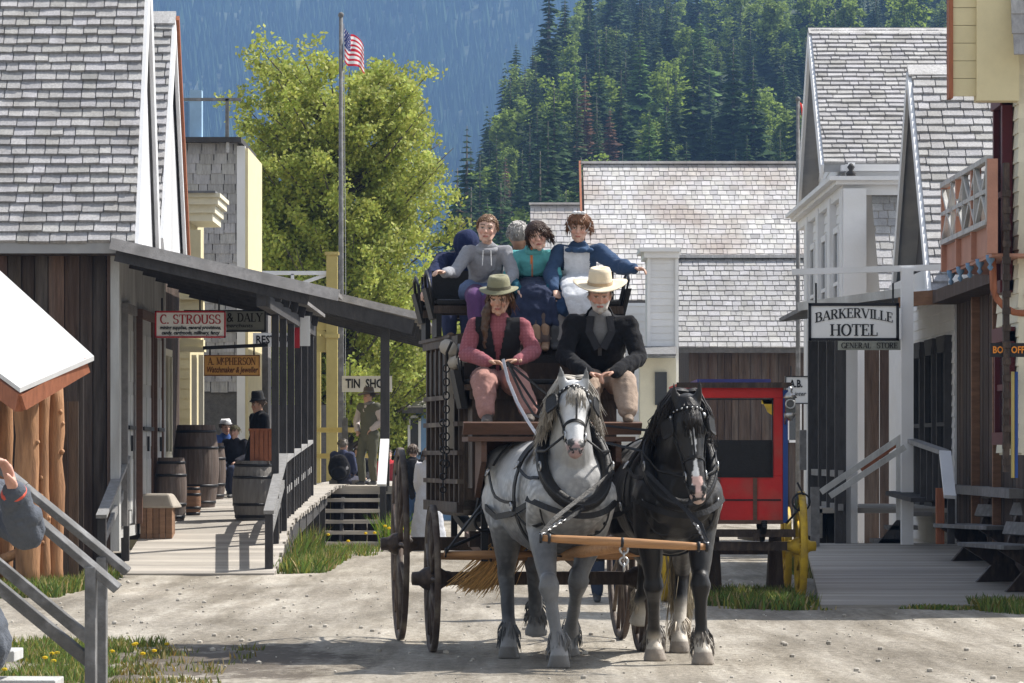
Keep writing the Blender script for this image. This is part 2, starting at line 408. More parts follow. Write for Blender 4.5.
def serif_text(name, body, h, loc, material, parent, width, curve=0.0, thick=.17, thin=.065):
    """letters with slab serifs drawn by a broad pen; height h, width in metres, facing -y; curve lifts the middle"""
    tot = sum(GL[c][0] for c in body); sx = width/(tot*h); mb = MB(); x0 = 0.0; lx, ly, lz = loc; layer = 0
    def put(x, z):
        X = (x*h*sx)-width/2; t = X/(width/2); return V((lx+X, ly, lz-h/2+z*h-curve*t*t))
    def quad(a, b, wa, wb):
        nonlocal layer
        ax, az = a; bx, bz = b; d = math.hypot(bx-ax, bz-az) or 1; nx, nz = -(bz-az)/d, (bx-ax)/d; layer = (layer+1) % 7; off = V((0, -.0006*layer, 0))
        p = [put(ax-nx*wa/2/sx**.0, az-nz*wa/2), put(bx-nx*wb/2, bz-nz*wb/2), put(bx+nx*wb/2, bz+nz*wb/2), put(ax+nx*wa/2, az+nz*wa/2)]
        q = V((0,.003,0)); mb.hexa([v+off for v in p]+[v+off+q for v in p])
    for ch in body:
        w, strokes = GL[ch]
        for pts, pen, s0, s1 in strokes:
            pts = [(x0+x, z) for x, z in pts]
            def wd(a, b):
                d = math.hypot(b[0]-a[0], b[1]-a[1]) or 1
                return thick if pen == 'k' else thin if pen == 't' else thin+(thick-thin)*abs(b[1]-a[1])/d
            for i in range(len(pts)-1):
                w0 = wd(pts[i], pts[i+1]); quad(pts[i], pts[i+1], w0, w0)
            sw = .17 if pen != 't' else .13
            for fl, p in ((s0, pts[0]), (s1, pts[-1])):
                if fl:
                    zz = .03 if p[1] < .5 else .97; quad((p[0]-sw, zz), (p[0]+sw, zz), .06, .06)
        x0 += w
    return mb.build(name, material, parent)
setup_mats()
# ------------------------------------------------------------ camera, light, sky
cam = bpy.data.cameras.new('camera'); camo = bpy.data.objects.new('camera', cam); COL.objects.link(camo)
camo.location = (0, 0, CH); camo.rotation_euler = (R(90), 0, 0)
cam.sensor_width = 36; cam.lens = F/1024*36; cam.shift_y = (HZ-341.5)/1024
cam.clip_start = .5; cam.clip_end = 20000
scene.camera = camo
SUN_H = V((.90, .43, 0)).normalized(); SUN_EL = R(50)
sdir = V((SUN_H.x*math.cos(SUN_EL), SUN_H.y*math.cos(SUN_EL), math.sin(SUN_EL)))
sl = bpy.data.lights.new('sun', 'SUN'); sl.energy = 4.95; sl.angle = R(.55); sl.color = (1, .955, .88)
so = bpy.data.objects.new('sun', sl); COL.objects.link(so); so.rotation_euler = sdir.to_track_quat('Z', 'Y').to_euler()
w = bpy.data.worlds.new('World'); scene.world = w; w.use_nodes = True
wn = w.node_tree; sky = wn.nodes.new('ShaderNodeTexSky'); sky.sky_type = 'NISHITA'; sky.sun_disc = False
sky.sun_elevation = SUN_EL; sky.sun_rotation = math.atan2(SUN_H.x, SUN_H.y); sky.air_density = 1.2; sky.dust_density = 1.5
hs_ = wn.nodes.new('ShaderNodeHueSaturation'); hs_.inputs['Saturation'].default_value = .42; wn.links.new(sky.outputs[0], hs_.inputs['Color']); wn.links.new(hs_.outputs[0], wn.nodes['Background'].inputs[0]); wn.nodes['Background'].inputs[1].default_value = .112   # broken cloud whitens the sky light
scene.view_settings.view_transform = 'Standard'; scene.view_settings.look = 'None'
scene.view_settings.exposure = .85; scene.view_settings.gamma = 1
scene.cycles.max_bounces = 6; scene.cycles.volume_bounces = 0; scene.cycles.diffuse_bounces = 3; scene.cycles.glossy_bounces = 2
scene.cycles.transparent_max_bounces = 8; scene.cycles.caustics_reflective = False; scene.cycles.caustics_refractive = False

# ------------------------------------------------------------ ground
def ground_material():
    m = bpy.data.materials.new('dirt_street'); m.use_nodes = True; nt = m.node_tree; N = nt.nodes; L = nt.links
    bs = N['Principled BSDF']; bs.inputs['Roughness'].default_value = .95; bs.inputs['Specular IOR Level'].default_value = .1
    tc = N.new('ShaderNodeTexCoord')
    def nz(sc, det, st=(1,1,1), rgh=.6):
        mp = N.new('ShaderNodeMapping'); mp.inputs['Scale'].default_value = st; L.new(tc.outputs['Object'], mp.inputs[0])
        n = N.new('ShaderNodeTexNoise'); n.inputs['Scale'].default_value = sc; n.inputs['Detail'].default_value = det; n.inputs['Roughness'].default_value = rgh
        L.new(mp.outputs[0], n.inputs['Vector']); return n.outputs['Fac']
    def ramp(f, a, b, c0, c1):
        r = N.new('ShaderNodeValToRGB'); r.color_ramp.elements[0].position = a; r.color_ramp.elements[1].position = b
        r.color_ramp.elements[0].color = (*c0, 1); r.color_ramp.elements[1].color = (*c1, 1); L.new(f, r.inputs[0]); return r.outputs[0]
    def mix(f, a, b, mode='MIX'):
        x = N.new('ShaderNodeMix'); x.data_type = 'RGBA'; x.blend_type = mode
        if isinstance(f, float): x.inputs[0].default_value = f
        else: L.new(f, x.inputs[0])
        L.new(a, x.inputs[6]); L.new(b, x.inputs[7]); return x.outputs[2]
    base = ramp(nz(.55, 6, (1, .35, 1)), .35, .65, (.31,.285,.245), (.53,.495,.435))
    fine = ramp(nz(14, 5, (1,.6,1), .75), .3, .7, (.62,.6,.58), (1.15,1.13,1.1))
    c = mix(1.0, base, fine, 'MULTIPLY')
    grit = ramp(nz(60, 2), .58, .70, (1,1,1), (.55,.55,.56))
    c = mix(.8, c, grit, 'MULTIPLY')
    vo = N.new('ShaderNodeTexVoronoi'); vo.inputs['Scale'].default_value = 22; L.new(tc.outputs['Object'], vo.inputs['Vector'])
    st = ramp(vo.outputs['Distance'], .10, .2, (1.25,1.25,1.25), (1,1,1)); c = mix(.6, c, st, 'MULTIPLY')
    tr = ramp(nz(2.0, 5, (1,.06,1), .7), .40, .62, (.62,.60,.57), (1.10,1.10,1.10)); c = mix(.9, c, tr, 'MULTIPLY')
    # one ragged darker brown patch by the grass, and scattered darker droppings of dirt
    sp = N.new('ShaderNodeSeparateXYZ'); L.new(tc.outputs['Object'], sp.inputs[0])
    def mth(op, a, b=None):
        q = N.new('ShaderNodeMath'); q.operation = op
        for i_, v_ in enumerate((a, b)):
            if v_ is None: continue
            if isinstance(v_, (int, float)): q.inputs[i_].default_value = v_
            else: L.new(v_, q.inputs[i_])
        return q.outputs[0]
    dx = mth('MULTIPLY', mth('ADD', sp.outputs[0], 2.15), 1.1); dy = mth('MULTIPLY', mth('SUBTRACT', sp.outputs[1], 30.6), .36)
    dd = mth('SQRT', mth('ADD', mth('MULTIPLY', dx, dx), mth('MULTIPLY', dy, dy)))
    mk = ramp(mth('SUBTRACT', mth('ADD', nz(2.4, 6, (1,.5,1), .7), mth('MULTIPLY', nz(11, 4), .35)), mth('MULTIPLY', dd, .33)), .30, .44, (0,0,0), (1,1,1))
    road = N.new('ShaderNodeRGB'); road.outputs[0].default_value = (.135,.115,.095,1)
    c = mix(mk, c, road.outputs[0])
    mk2 = ramp(nz(1.15, 6, (1,.45,1), .75), .60, .70, (0,0,0), (.75,.75,.75)); mud2 = N.new('ShaderNodeRGB'); mud2.outputs[0].default_value = (.24,.215,.185,1); c = mix(mk2, c, mud2.outputs[0])
    # packed wheel tracks running up the street
    wx = mth('ADD', sp.outputs[0], mth('MULTIPLY', mth('SUBTRACT', nz(.16, 2), .5), 2.6))
    wv = mth('SINE', mth('MULTIPLY', wx, 4.1)); rut = ramp(mth('ADD', mth('MULTIPLY', wv, .5), mth('MULTIPLY', nz(1.3, 4, (1,.2,1)), .7)), .55, .85, (1,1,1), (.86,.85,.83)); c = mix(.9, c, rut, 'MULTIPLY')
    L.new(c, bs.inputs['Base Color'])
    bp = N.new('ShaderNodeBump'); bp.inputs['Strength'].default_value = .9; bp.inputs['Distance'].default_value = .05
    L.new(nz(9, 8, (1,.6,1), .7), bp.inputs['Height']); L.new(bp.outputs[0], bs.inputs['Normal'])
    return m
def ground_z(x, y):
    z = 0.0
    if y < 200:
        z += .016*noise.noise(V((x*.9, y*.35, 0))) + .010*noise.noise(V((x*2.7, y*1.6, 4)))
        z += .007*noise.noise(V((x*7, y*4, 9)))
        if y > 60: z -= .0
    return z
def make_ground():
    ys = [-60, -20, 5, 12] ; y = 16.0
    while y < 75: ys.append(y); y += .16 if y < 48 else .4
    ys += [80, 90, 110, 140, 180, 240, 400, 800, 1500, 3000, 6000]
    xs = [-4000, -800, -200, -60, -20, -12]; x = -8.0
    while x < 8.01: xs.append(x); x += .16
    xs += [12, 20, 60, 200, 800, 4000]
    vs = [(a, b, ground_z(a, b)-.002) for b in ys for a in xs]; n = len(xs)
    fs = [(j*n+i, j*n+i+1, (j+1)*n+i+1, (j+1)*n+i) for j in range(len(ys)-1) for i in range(n-1)]
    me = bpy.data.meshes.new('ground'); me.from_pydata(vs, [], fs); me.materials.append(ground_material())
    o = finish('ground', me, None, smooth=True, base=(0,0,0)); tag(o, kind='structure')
make_ground()
def pebbles():
    mb = MB(); rnd = random.Random(3)
    for i in range(1100):
        y = rnd.uniform(22, 54) if i % 3 else rnd.uniform(24, 40); x = rnd.uniform(-7, 7)
        r = rnd.choice([.006,.008,.008,.012,.012,.016,.026]) * (1 if y < 60 else 1.6)
        g = rnd.uniform(.8, 1.5)
        mb.ball((x, y, r*.3+ground_z(x,y)), (r, r*rnd.uniform(.7,1.3), r*.7), 6, 3, (g, g*.98, g*.94))
    o = mb.build('gravel', mat('gravel', (.38,.355,.32), .9, .1, 5, attr='mul', bump=0), smooth=False, base=(0,30,0)); tag(o, kind='stuff')
pebbles()
# grass: blades in clumps with dandelions
def grass():
    mb = MB(); rnd = random.Random(5)
    def patch(n, fx, h, dens_col=(.10,.165,.035)):
        for _ in range(n):
            x, y = fx(); hh = h*rnd.uniform(.4, 1.25); a = rnd.uniform(0, 6.28); w = rnd.uniform(.004,.009)*(1 if y<40 else 1.6)
            lx, ly = rnd.gauss(0, .35)*hh, rnd.gauss(0, .35)*hh; z = ground_z(x, y)-.01
            dx, dy = math.cos(a)*w, math.sin(a)*w; g = rnd.uniform(.6,1.5); yl = rnd.random()**3
            c = (dens_col[0]*g*(1+yl*1.5), dens_col[1]*g*(1+.2*yl), dens_col[2]*g)
            if rnd.random() < .13: c = (.34*g,.27*g,.13*g)
            mb.add([(x-dx,y-dy,z),(x+dx,y+dy,z),(x+lx*.5+dx*.7,y+ly*.5+dy*.7,z+hh*.6),(x+lx*.5-dx*.7,y+ly*.5-dy*.7,z+hh*.6),(x+lx,y+ly,z+hh)],
                   [(0,1,2,3),(3,2,4)], c)
    def lumpy(x0,x1,y0,y1,th=-.05,sc=1.3):
        def f():
            while True:
                x, y = rnd.uniform(x0,x1), rnd.uniform(y0,y1)
                ex = min(x-x0,x1-x)/(x1-x0)*2; ey = min(y-y0,y1-y)/(y1-y0)*2
                if noise.noise(V((x*sc,y*sc,2))) > th+rnd.uniform(-.15,.15)+.5*max(0,.35-ex)/.35*rnd.random()+.5*max(0,.3-ey)/.3*rnd.random(): return x, y
        return f
    patch(9000, lumpy(-4.1,-2.7,26,33.5,-.05), .09)
    patch(1300, lumpy(-2.9,-1.9,26,32.5,.15,2.4), .06, (.12,.15,.04))
    patch(9000, lumpy(-6.2,-4.75,44,51.5,-.3), .17)
    patch(5000, lumpy(-3.15,-2.35,53,62,-.1), .20, (.115,.19,.04))
    patch(500, lumpy(-3.1,-2.8,55,63,.0), .45, (.115,.19,.04))
    patch(700, lumpy(-2.9,-2.0,62,67.5,.0), .12, (.115,.19,.04))
    patch(2500, lumpy(-2.15,-1.75,68,76,-.3), .5, (.13,.25,.03))
    patch(3800, lumpy(1.8,3.05,40.6,45,-.05), .14)
    patch(3800, lumpy(4.5,6.2,39.5,42,-.2), .12)
    patch(1500, lumpy(3.0,5.2,40.6,41.15,.05), .05)
    patch(3000, lumpy(3.5,5,50.3,54,-.2), .35)
    for _ in range(22):
        x, y = rnd.uniform(-4,-2.6), rnd.uniform(27,32); z = .07
        mb.ball((x,y,z), (.022,.022,.012), 6, 3, (.75,.55,.02))
    for _ in range(9):
        x, y = rnd.uniform(-3.1,-1.6), rnd.uniform(60,69); mb.ball((x,y,rnd.uniform(.2,.4)), (.03,.03,.02), 6, 3, (.8,.6,.02))
    o = mb.build('grass', mat('grass_blade', (1,1,1), .7, .1, 3, attr='col', bump=0, trans=.35), base=(0,40,0)); tag(o, kind='stuff')
grass()

# ------------------------------------------------------------ forest hill and far mountain
def hill_z(x, y):
    z = max(0, y-235)*.150 + 3.0*noise.noise(V((x*.012, y*.012, 1)))
    edge = 1/(1+math.exp(-(x/ (y/4200.0) + 512 - (404 + (y-240)*.185))/26.0))     # the hill falls away to the left (in the direction of the valley)
    return z*edge - 3*(1-edge)
def make_hill():
    xs = [-90 + i*6 for i in range(72)]; ys = [200 + j*10 for j in range(72)]
    vs = [(a*(b/420.0)+10, b, hill_z(a*(b/420.0)+10, b)) for b in ys for a in xs]; n = len(xs)
    fs = [(j*n+i, j*n+i+1, (j+1)*n+i+1, (j+1)*n+i) for j in range(len(ys)-1) for i in range(n-1)]
    me = bpy.data.meshes.new('hill'); me.from_pydata(vs, [], fs)
    me.materials.append(mat('forest_floor', (.035,.05,.02), .95, .4, .3, bump=0))
    tag(finish('hill', me, None, smooth=True, base=(0,300,0)), kind='structure')
make_hill()
def conifer(kind, h, seed):
    rnd = random.Random(seed); t = MB(); t.tube([(0,0,-1.5),(0,0,h*.55),(0,0,h)], [h*.014, h*.009, .02], 6)
    c = MB(); z = h*(.05 if kind != 'sparse' else .3); full = {'spruce':.19,'slim':.135,'sparse':.13,'dead':.15,'young':.20}[kind]*h
    col = {'spruce':(.036,.066,.022),'slim':(.028,.052,.022),'sparse':(.05,.075,.03),'dead':(.115,.066,.042),'young':(.085,.145,.035)}[kind]
    while z < h*.99:
        f = 1-(z/h); r = full*(f**.8)*rnd.uniform(.75,1.15)+.12; nb = max(4, int(5+7*f)); a0 = rnd.uniform(0,6.3)
        for k in range(nb):
            a = a0+k*6.283/nb+rnd.uniform(-.3,.3); rr = r*rnd.uniform(.6,1.15); 
            if rnd.random() < .08: rr *= 1.25
            ca, sa = math.cos(a), math.sin(a); droop = rr*rnd.uniform(.15,.45)
            g = rnd.uniform(.65,1.6); cc = tuple(x*g for x in col)
            wv = rr*rnd.uniform(.26,.40)
            p0 = V((0,0,z+.1)); p1 = V((ca*rr*.55, sa*rr*.55, z-droop*.35)); p2 = V((ca*rr, sa*rr, z-droop+rr*.1))
            sd = V((-sa, ca, 0))*wv
            # a bough: two drooping ragged leaflets and side tufts
            c.add([p0, p1+sd+V((0,0,-wv*.5)), p2, p1-sd+V((0,0,-wv*.5)), p1+V((0,0,wv*.25))], [(0,1,4),(1,2,4),(2,3,4),(3,0,4)], cc)
            for q in range(3):
                u = rnd.uniform(.35,.95); b = p0.lerp(p2, u); tt = V((rnd.uniform(-1,1), rnd.uniform(-1,1), rnd.uniform(-.9,.0)))*rr*.25
                g2 = g*rnd.uniform(.7,1.5); c.add([b+sd*.35, b-sd*.35, b+tt+V((ca,sa,0))*rr*.12], [(0,1,2)], tuple(x*g2 for x in col))
        z += h*rnd.uniform(.020,.034)
    return t, c
def leafy(h, seed, col, n=1500):
    rnd = random.Random(seed); t = MB(); t.tube([(0,0,-1.5),(0,0,h*.5),(.2,0,h*.9)], [h*.016,h*.01,.03], 6, (.6,.58,.5))
    c = MB(); cl = [(rnd.gauss(0,h*.085), rnd.gauss(0,h*.085), h*rnd.uniform(.3,1.05), h*rnd.uniform(.03,.08)) for _ in range(44)]
    for i in range(n):
        a = rnd.choice(cl); d = V((rnd.gauss(0,1), rnd.gauss(0,1), rnd.gauss(0,1))).normalized()*a[3]*rnd.uniform(.5,1.1)
        p = V(a[:3])+d*V((1,1,1)).x; s_ = rnd.uniform(.10,.22); u = V((rnd.gauss(0,1),rnd.gauss(0,1),rnd.gauss(0,1))).normalized(); v = u.orthogonal().normalized()
        g = rnd.uniform(.7,1.4); c.add([p-u*s_, p+v*s_, p+u*s_, p-v*s_], [(0,1,2,3)], tuple(x*g for x in col))
    return t, c
mt_leaf = mat('conifer_needles', (1,1,1), .8, .15, .8, attr='col', bump=0, trans=.2, spec=.1)
mt_leaf2 = mat('aspen_leaves', (1,1,1), .7, .12, .8, attr='col', bump=0, trans=.45, spec=.15)
mt_bark = mat('pale_bark', (.17,.15,.13), .9, .3, 2, attr='mul', bump=.2)
TREE_LBL = {
 'spruce': 'broad dark green spruce standing on the forested hillside above the roofs',
 'slim': 'slender blue-green spruce with a narrow pointed crown on the hillside',
 'sparse': 'thin spruce with a bare lower trunk on the forested hillside',
 'young': 'lighter fresh green young spruce on the forested hillside',
 'dead': 'reddish brown beetle-killed spruce among the green trees on the hillside',
 'aspen': 'bright yellow-green leafy aspen among the dark spruces on the hillside'}
protos = {}
for kind, hs in {'spruce':(17,14,19), 'slim':(18,15,12), 'sparse':(17,14), 'dead':(14,11), 'young':(12,14), 'aspen':(9,11)}.items():
    for k, h in enumerate(hs):
        tr, cr = leafy(h, 40+k, (.21,.28,.055), 2600) if kind == 'aspen' else conifer(kind, h, 10*len(protos)+k)
        rt = thing('aspen_tree' if kind == 'aspen' else 'spruce_tree', (0,0,0), TREE_LBL[kind], 'tree', 'hillside '+kind+' trees' if kind not in ('dead','aspen') else ('beetle-killed hillside trees' if kind == 'dead' else 'hillside aspens'))
        tr.build('trunk', mt_bark, rt, True, local=True); cr.build('crown', mt_leaf2 if kind == 'aspen' else mt_leaf, rt, local=True)
        protos.setdefault(kind, []).append(rt)
used = set()
def plant_tree(kind, k, px, D, sc, rz, z=None):
    src = protos[kind][k % len(protos[kind])]
    o = src if src.name not in used else copy_tree(src)
    used.add(src.name)
    x = XP(px, D); o.location = (x, D, hill_z(x, D) if z is None else z); o.rotation_euler.z = rz; o.scale = (sc*1.05, sc*1.05, sc*.86)
rnd = random.Random(21)
cnt = 0
# rows going up the hill, front rows low in the picture
def ridge_px(D): return 420 + (D-240)*.185
for D0 in (262, 284, 306, 330, 356, 384, 414, 448, 484, 524, 566, 612, 660, 712, 768, 820):
    x = ridge_px(D0)+rnd.uniform(0,14)
    step = 15
    while x < 985:
        D = D0+rnd.uniform(-9,9); u = rnd.random()
        asp = noise.noise(V((x*.012, D*.013, 7)))
        if u < .08 + (.5 if asp > .1 else 0) + (.3 if D0 > 600 else 0): kind = 'aspen'
        elif u < .19 and x < 660: kind = 'dead'
        elif u < .34: kind = 'young'
        elif u < .5: kind = 'slim'
        elif u < .88: kind = 'spruce'
        else: kind = 'sparse'
        if D0 < 300 and kind == 'aspen': kind = 'slim'
        vis = (x < 592 if D0 < 340 else True) and (D0 < 640 or x > 560)
        if vis and cnt < 272: plant_tree(kind, rnd.randrange(3), x, D, rnd.uniform(.62,1.0), rnd.uniform(0,6.28)); cnt += 1
        x += step*rnd.uniform(.8,1.9)*1.18
def forest_fill():
    rnd = random.Random(77); shapes = []
    for k,(kd,h) in enumerate((('spruce',14),('slim',15),('spruce',16),('slim',12))):
        c = MB(); z = h*.06; col = (.022,.042,.020) if k%2 else (.040,.062,.020); full = h*(.2 if kd == 'spruce' else .14)
        while z < h*.98:
            f = 1-z/h; nb = max(3,int(4+4*f)); a0 = rnd.uniform(0,6)
            for i in range(nb):
                a = a0+i*6.283/nb+rnd.uniform(-.3,.3); rr = full*f**.8*rnd.uniform(.7,1.2)+.1; g = rnd.uniform(.6,1.6); ca,sa = math.cos(a),math.sin(a); dr_ = rr*rnd.uniform(.2,.5); w_ = rr*.38
                c.add([(0,0,z+.15),(ca*rr*.6-sa*w_,sa*rr*.6+ca*w_,z-dr_*.7),(ca*rr,sa*rr,z-dr_),(ca*rr*.6+sa*w_,sa*rr*.6-ca*w_,z-dr_*.7)],[(0,1,2),(0,2,3)],tuple(q*g for q in col))
            z += h*rnd.uniform(.03,.05)
        shapes.append(c)
    v=[];f=[];c=[]
    for i in range(430):
        D = rnd.uniform(300,840); px = rnd.uniform(ridge_px(D)+4, 985)
        if D < 400 and px > 600: continue
        x = XP(px,D); z0 = hill_z(x,D)-.5; s_ = rnd.uniform(.5,.95); m = rnd.choice(shapes); o = len(v); ca,sa = math.cos(i),math.sin(i)
        v += [(x+(a*ca-b*sa)*s_,D+(a*sa+b*ca)*s_,z0+e*s_*.9) for a,b,e in m.v]; f += [tuple(q+o for q in t) for t in m.f]; c += m.c
    mb = MB(); mb.v=v; mb.f=f; mb.c=c; tag(mb.build('hillside_forest', mt_leaf, base=(0,400,0)), kind='stuff')
forest_fill()
# chosen trees that show against the far mountain
for px, D, kd, k, sc in ((508,440,'aspen',0,1.15),(560,440,'aspen',1,1.15),(575,455,'young',0,1.2),(602,470,'aspen',0,1.2),(640,480,'young',1,1.2),(668,470,'aspen',1,1.15),(585,400,'dead',0,1.1),(610,395,'dead',1,1.1),(700,520,'young',0,1.3),(770,560,'aspen',0,1.4),(810,600,'aspen',1,1.4),(850,560,'aspen',0,1.4),(905,560,'aspen',1,1.5),(740,620,'aspen',1,1.4),(460,300,'dead',0,1.0),(449,270,'slim',2,1.1),(455,262,'spruce',1,1.1),(467,330,'slim',0,1.0),(480,345,'slim',1,.9),(497,350,'spruce',1,.85),(549,520,'slim',0,1.25),(536,500,'slim',2,1.0),(520,470,'aspen',0,1.1),(565,560,'spruce',0,1.0),(590,600,'slim',1,1.3),(612,640,'spruce',2,1.0)):
    plant_tree(kd, k, px, D, sc, rnd.uniform(0,6))
for s_ in protos.values():
    for q in s_:
        if q.name not in used: q.location = (XP(700,400), 402, hill_z(XP(700,400),402)); used.add(q.name)
def mountain_z(x, y):
    t = (y-1900)/2100.0
    return max(-5, 640*t**1.0 + 42*noise.noise(V((x*.0032, y*.0022, 3)))+ 18*noise.noise(V((x*.011, y*.007, 5))))
def mountain():
    xs = [-1100+i*40 for i in range(56)]; ys = [1900+j*40 for j in range(56)]
    vs = [(a, b, mountain_z(a, b)) for b in ys for a in xs]; n = len(xs)
    fs = [(j*n+i, j*n+i+1, (j+1)*n+i+1, (j+1)*n+i) for j in range(len(ys)-1) for i in range(n-1)]
    me = bpy.data.meshes.new('mountain'); me.from_pydata(vs, [], fs)
    me.materials.append(mat('mountain_forest_floor', (.055,.075,.045), .95, .35, .012, bump=0))
    tag(finish('mountain', me, None, smooth=True, base=(0,1900,0)), kind='structure')
    rnd = random.Random(9); v = []; f = []; c = []
    for _ in range(30000):
        y = 1950+1750*rnd.random(); x = rnd.uniform(-.135,.07)*y*1.06
        if noise.noise(V((x*.02, y*.012, 8))) < -.62: continue
        z = mountain_z(x, y)-1; h = rnd.uniform(9, 20); r = h*rnd.uniform(.15,.2); o = len(v); a = rnd.uniform(0,2)
        for k in range(5): v.append((x+r*math.cos(a+k*1.2566), y+r*math.sin(a+k*1.2566), z))
        v.append((x, y, z+h)); g = rnd.uniform(.6,1.5)
        f += [(o+k, o+(k+1)%5, o+5) for k in range(5)]; c += [(.04*g,.07*g,.035*g)]*6
    mb = MB(); mb.v = v; mb.f = f; mb.c = c
    tag(mb.build('forest', mat('far_conifers', (1,1,1), .9, .1, 1, attr='col', bump=0, spec=.05), base=(0,2000,0)), kind='stuff')
mountain()
# ------------------------------------------------------------ haze
hz = MB(); hz.box(-1150, 1150, -40, 4250, -8, 900)
hm = bpy.data.materials.new('haze_air'); hm.use_nodes = True; hn = hm.node_tree; hn.nodes.remove(hn.nodes['Principled BSDF'])
pv = hn.nodes.new('ShaderNodeVolumePrincipled'); pv.inputs['Color'].default_value = (.26,.46,.84,1); pv.inputs['Density'].default_value = .00022
pv.inputs['Anisotropy'].default_value = .2
hn.links.new(pv.outputs[0], hn.nodes['Material Output'].inputs['Volume'])
ho = hz.build('haze', None, base=(0,0,0)); ho.data.materials.append(hm); tag(ho, kind='stuff')

# ------------------------------------------------------------ the big leafy tree and its neighbour
def big_tree(px, D, h, wid, seed, n_leaf, label, low=.12, col=(.42,.46,.10)):
    rnd = random.Random(seed); x0 = XP(px, D); rt = thing('cottonwood_tree', (x0, D, 0), label, 'tree')
    t = MB(); t.limb([(0,0,-.1),(.1,0,h*.25),(-.05,.1,h*.5),(.05,0,h*.8)], [.14,.12,.08,.03], 10)
    tips = []
    k = 230
    for i in range(k):
        z = h*(low+.72*(i/k)**.9)*rnd.uniform(.95,1.05); a = rnd.uniform(0,6.283)
        prof = wid*(1-abs((z/h-.42)/.66)**2.4)
        L_ = prof*rnd.uniform(.55,1.08); up = L_*rnd.uniform(.45,.95)
        p0 = V((0,0,z)); p2 = V((math.cos(a)*L_, math.sin(a)*L_*.8, z+up)); p1 = p0.lerp(p2,.5)+V((0,0,-up*.12))
        t.tube([p0,p1,p2], [.045,.025,.008], 5)
        tips.append((p0,p1,p2,L_))
    t.build('trunk', mat('dark_bark', (.09,.075,.06), .9, .3, 4, (4,4,1)), rt, True, local=True)
    c = MB(); per = n_leaf//k
    for p0,p1,p2,L_ in tips:
        subs = []
        for q in range(9):
            u = .25+.75*rnd.random()**.8; b = (p0.lerp(p1,u*2) if u < .5 else p1.lerp(p2,u*2-1))
            d = V((rnd.gauss(0,1),rnd.gauss(0,1),rnd.gauss(.35,.7))).normalized()
            subs.append((b, b+d*rnd.uniform(.25,.62), rnd.uniform(.75,1.3)))
        for q in range(per):
            a, b, g0 = rnd.choice(subs); u = rnd.random(); p = a.lerp(b,u)+V((rnd.gauss(0,.11),rnd.gauss(0,.11),rnd.gauss(0,.09)))
            s_ = rnd.uniform(.032,.068); uu = V((rnd.gauss(0,1),rnd.gauss(0,1),rnd.gauss(0,1))).normalized(); vv = uu.orthogonal().normalized()*.75
            g = g0*rnd.uniform(.75,1.3); c.add([p-uu*s_, p+vv*s_, p+uu*s_, p-vv*s_], [(0,1,2,3)], (col[0]*g*rnd.uniform(.9,1.1), col[1]*g, col[2]*g))
    c.build('crown', mat('cottonwood_leaves', (1,1,1), .55, .1, 2, attr='col', bump=0, trans=.58, spec=.25), rt, local=True)
big_tree(345, 96, 11.0, 2.85, 3, 125000, 'tall yellow-green cottonwood spreading behind the flagpole')
big_tree(292, 101, 8.4, 1.9, 11, 40000, 'lower cottonwood partly hidden by the balcony of the shingled building', .05)
big_tree(408, 103, 6.8, 1.5, 17, 40000, 'smaller yellow-green cottonwood beside the stagecoach, right of the flagpole', .03)
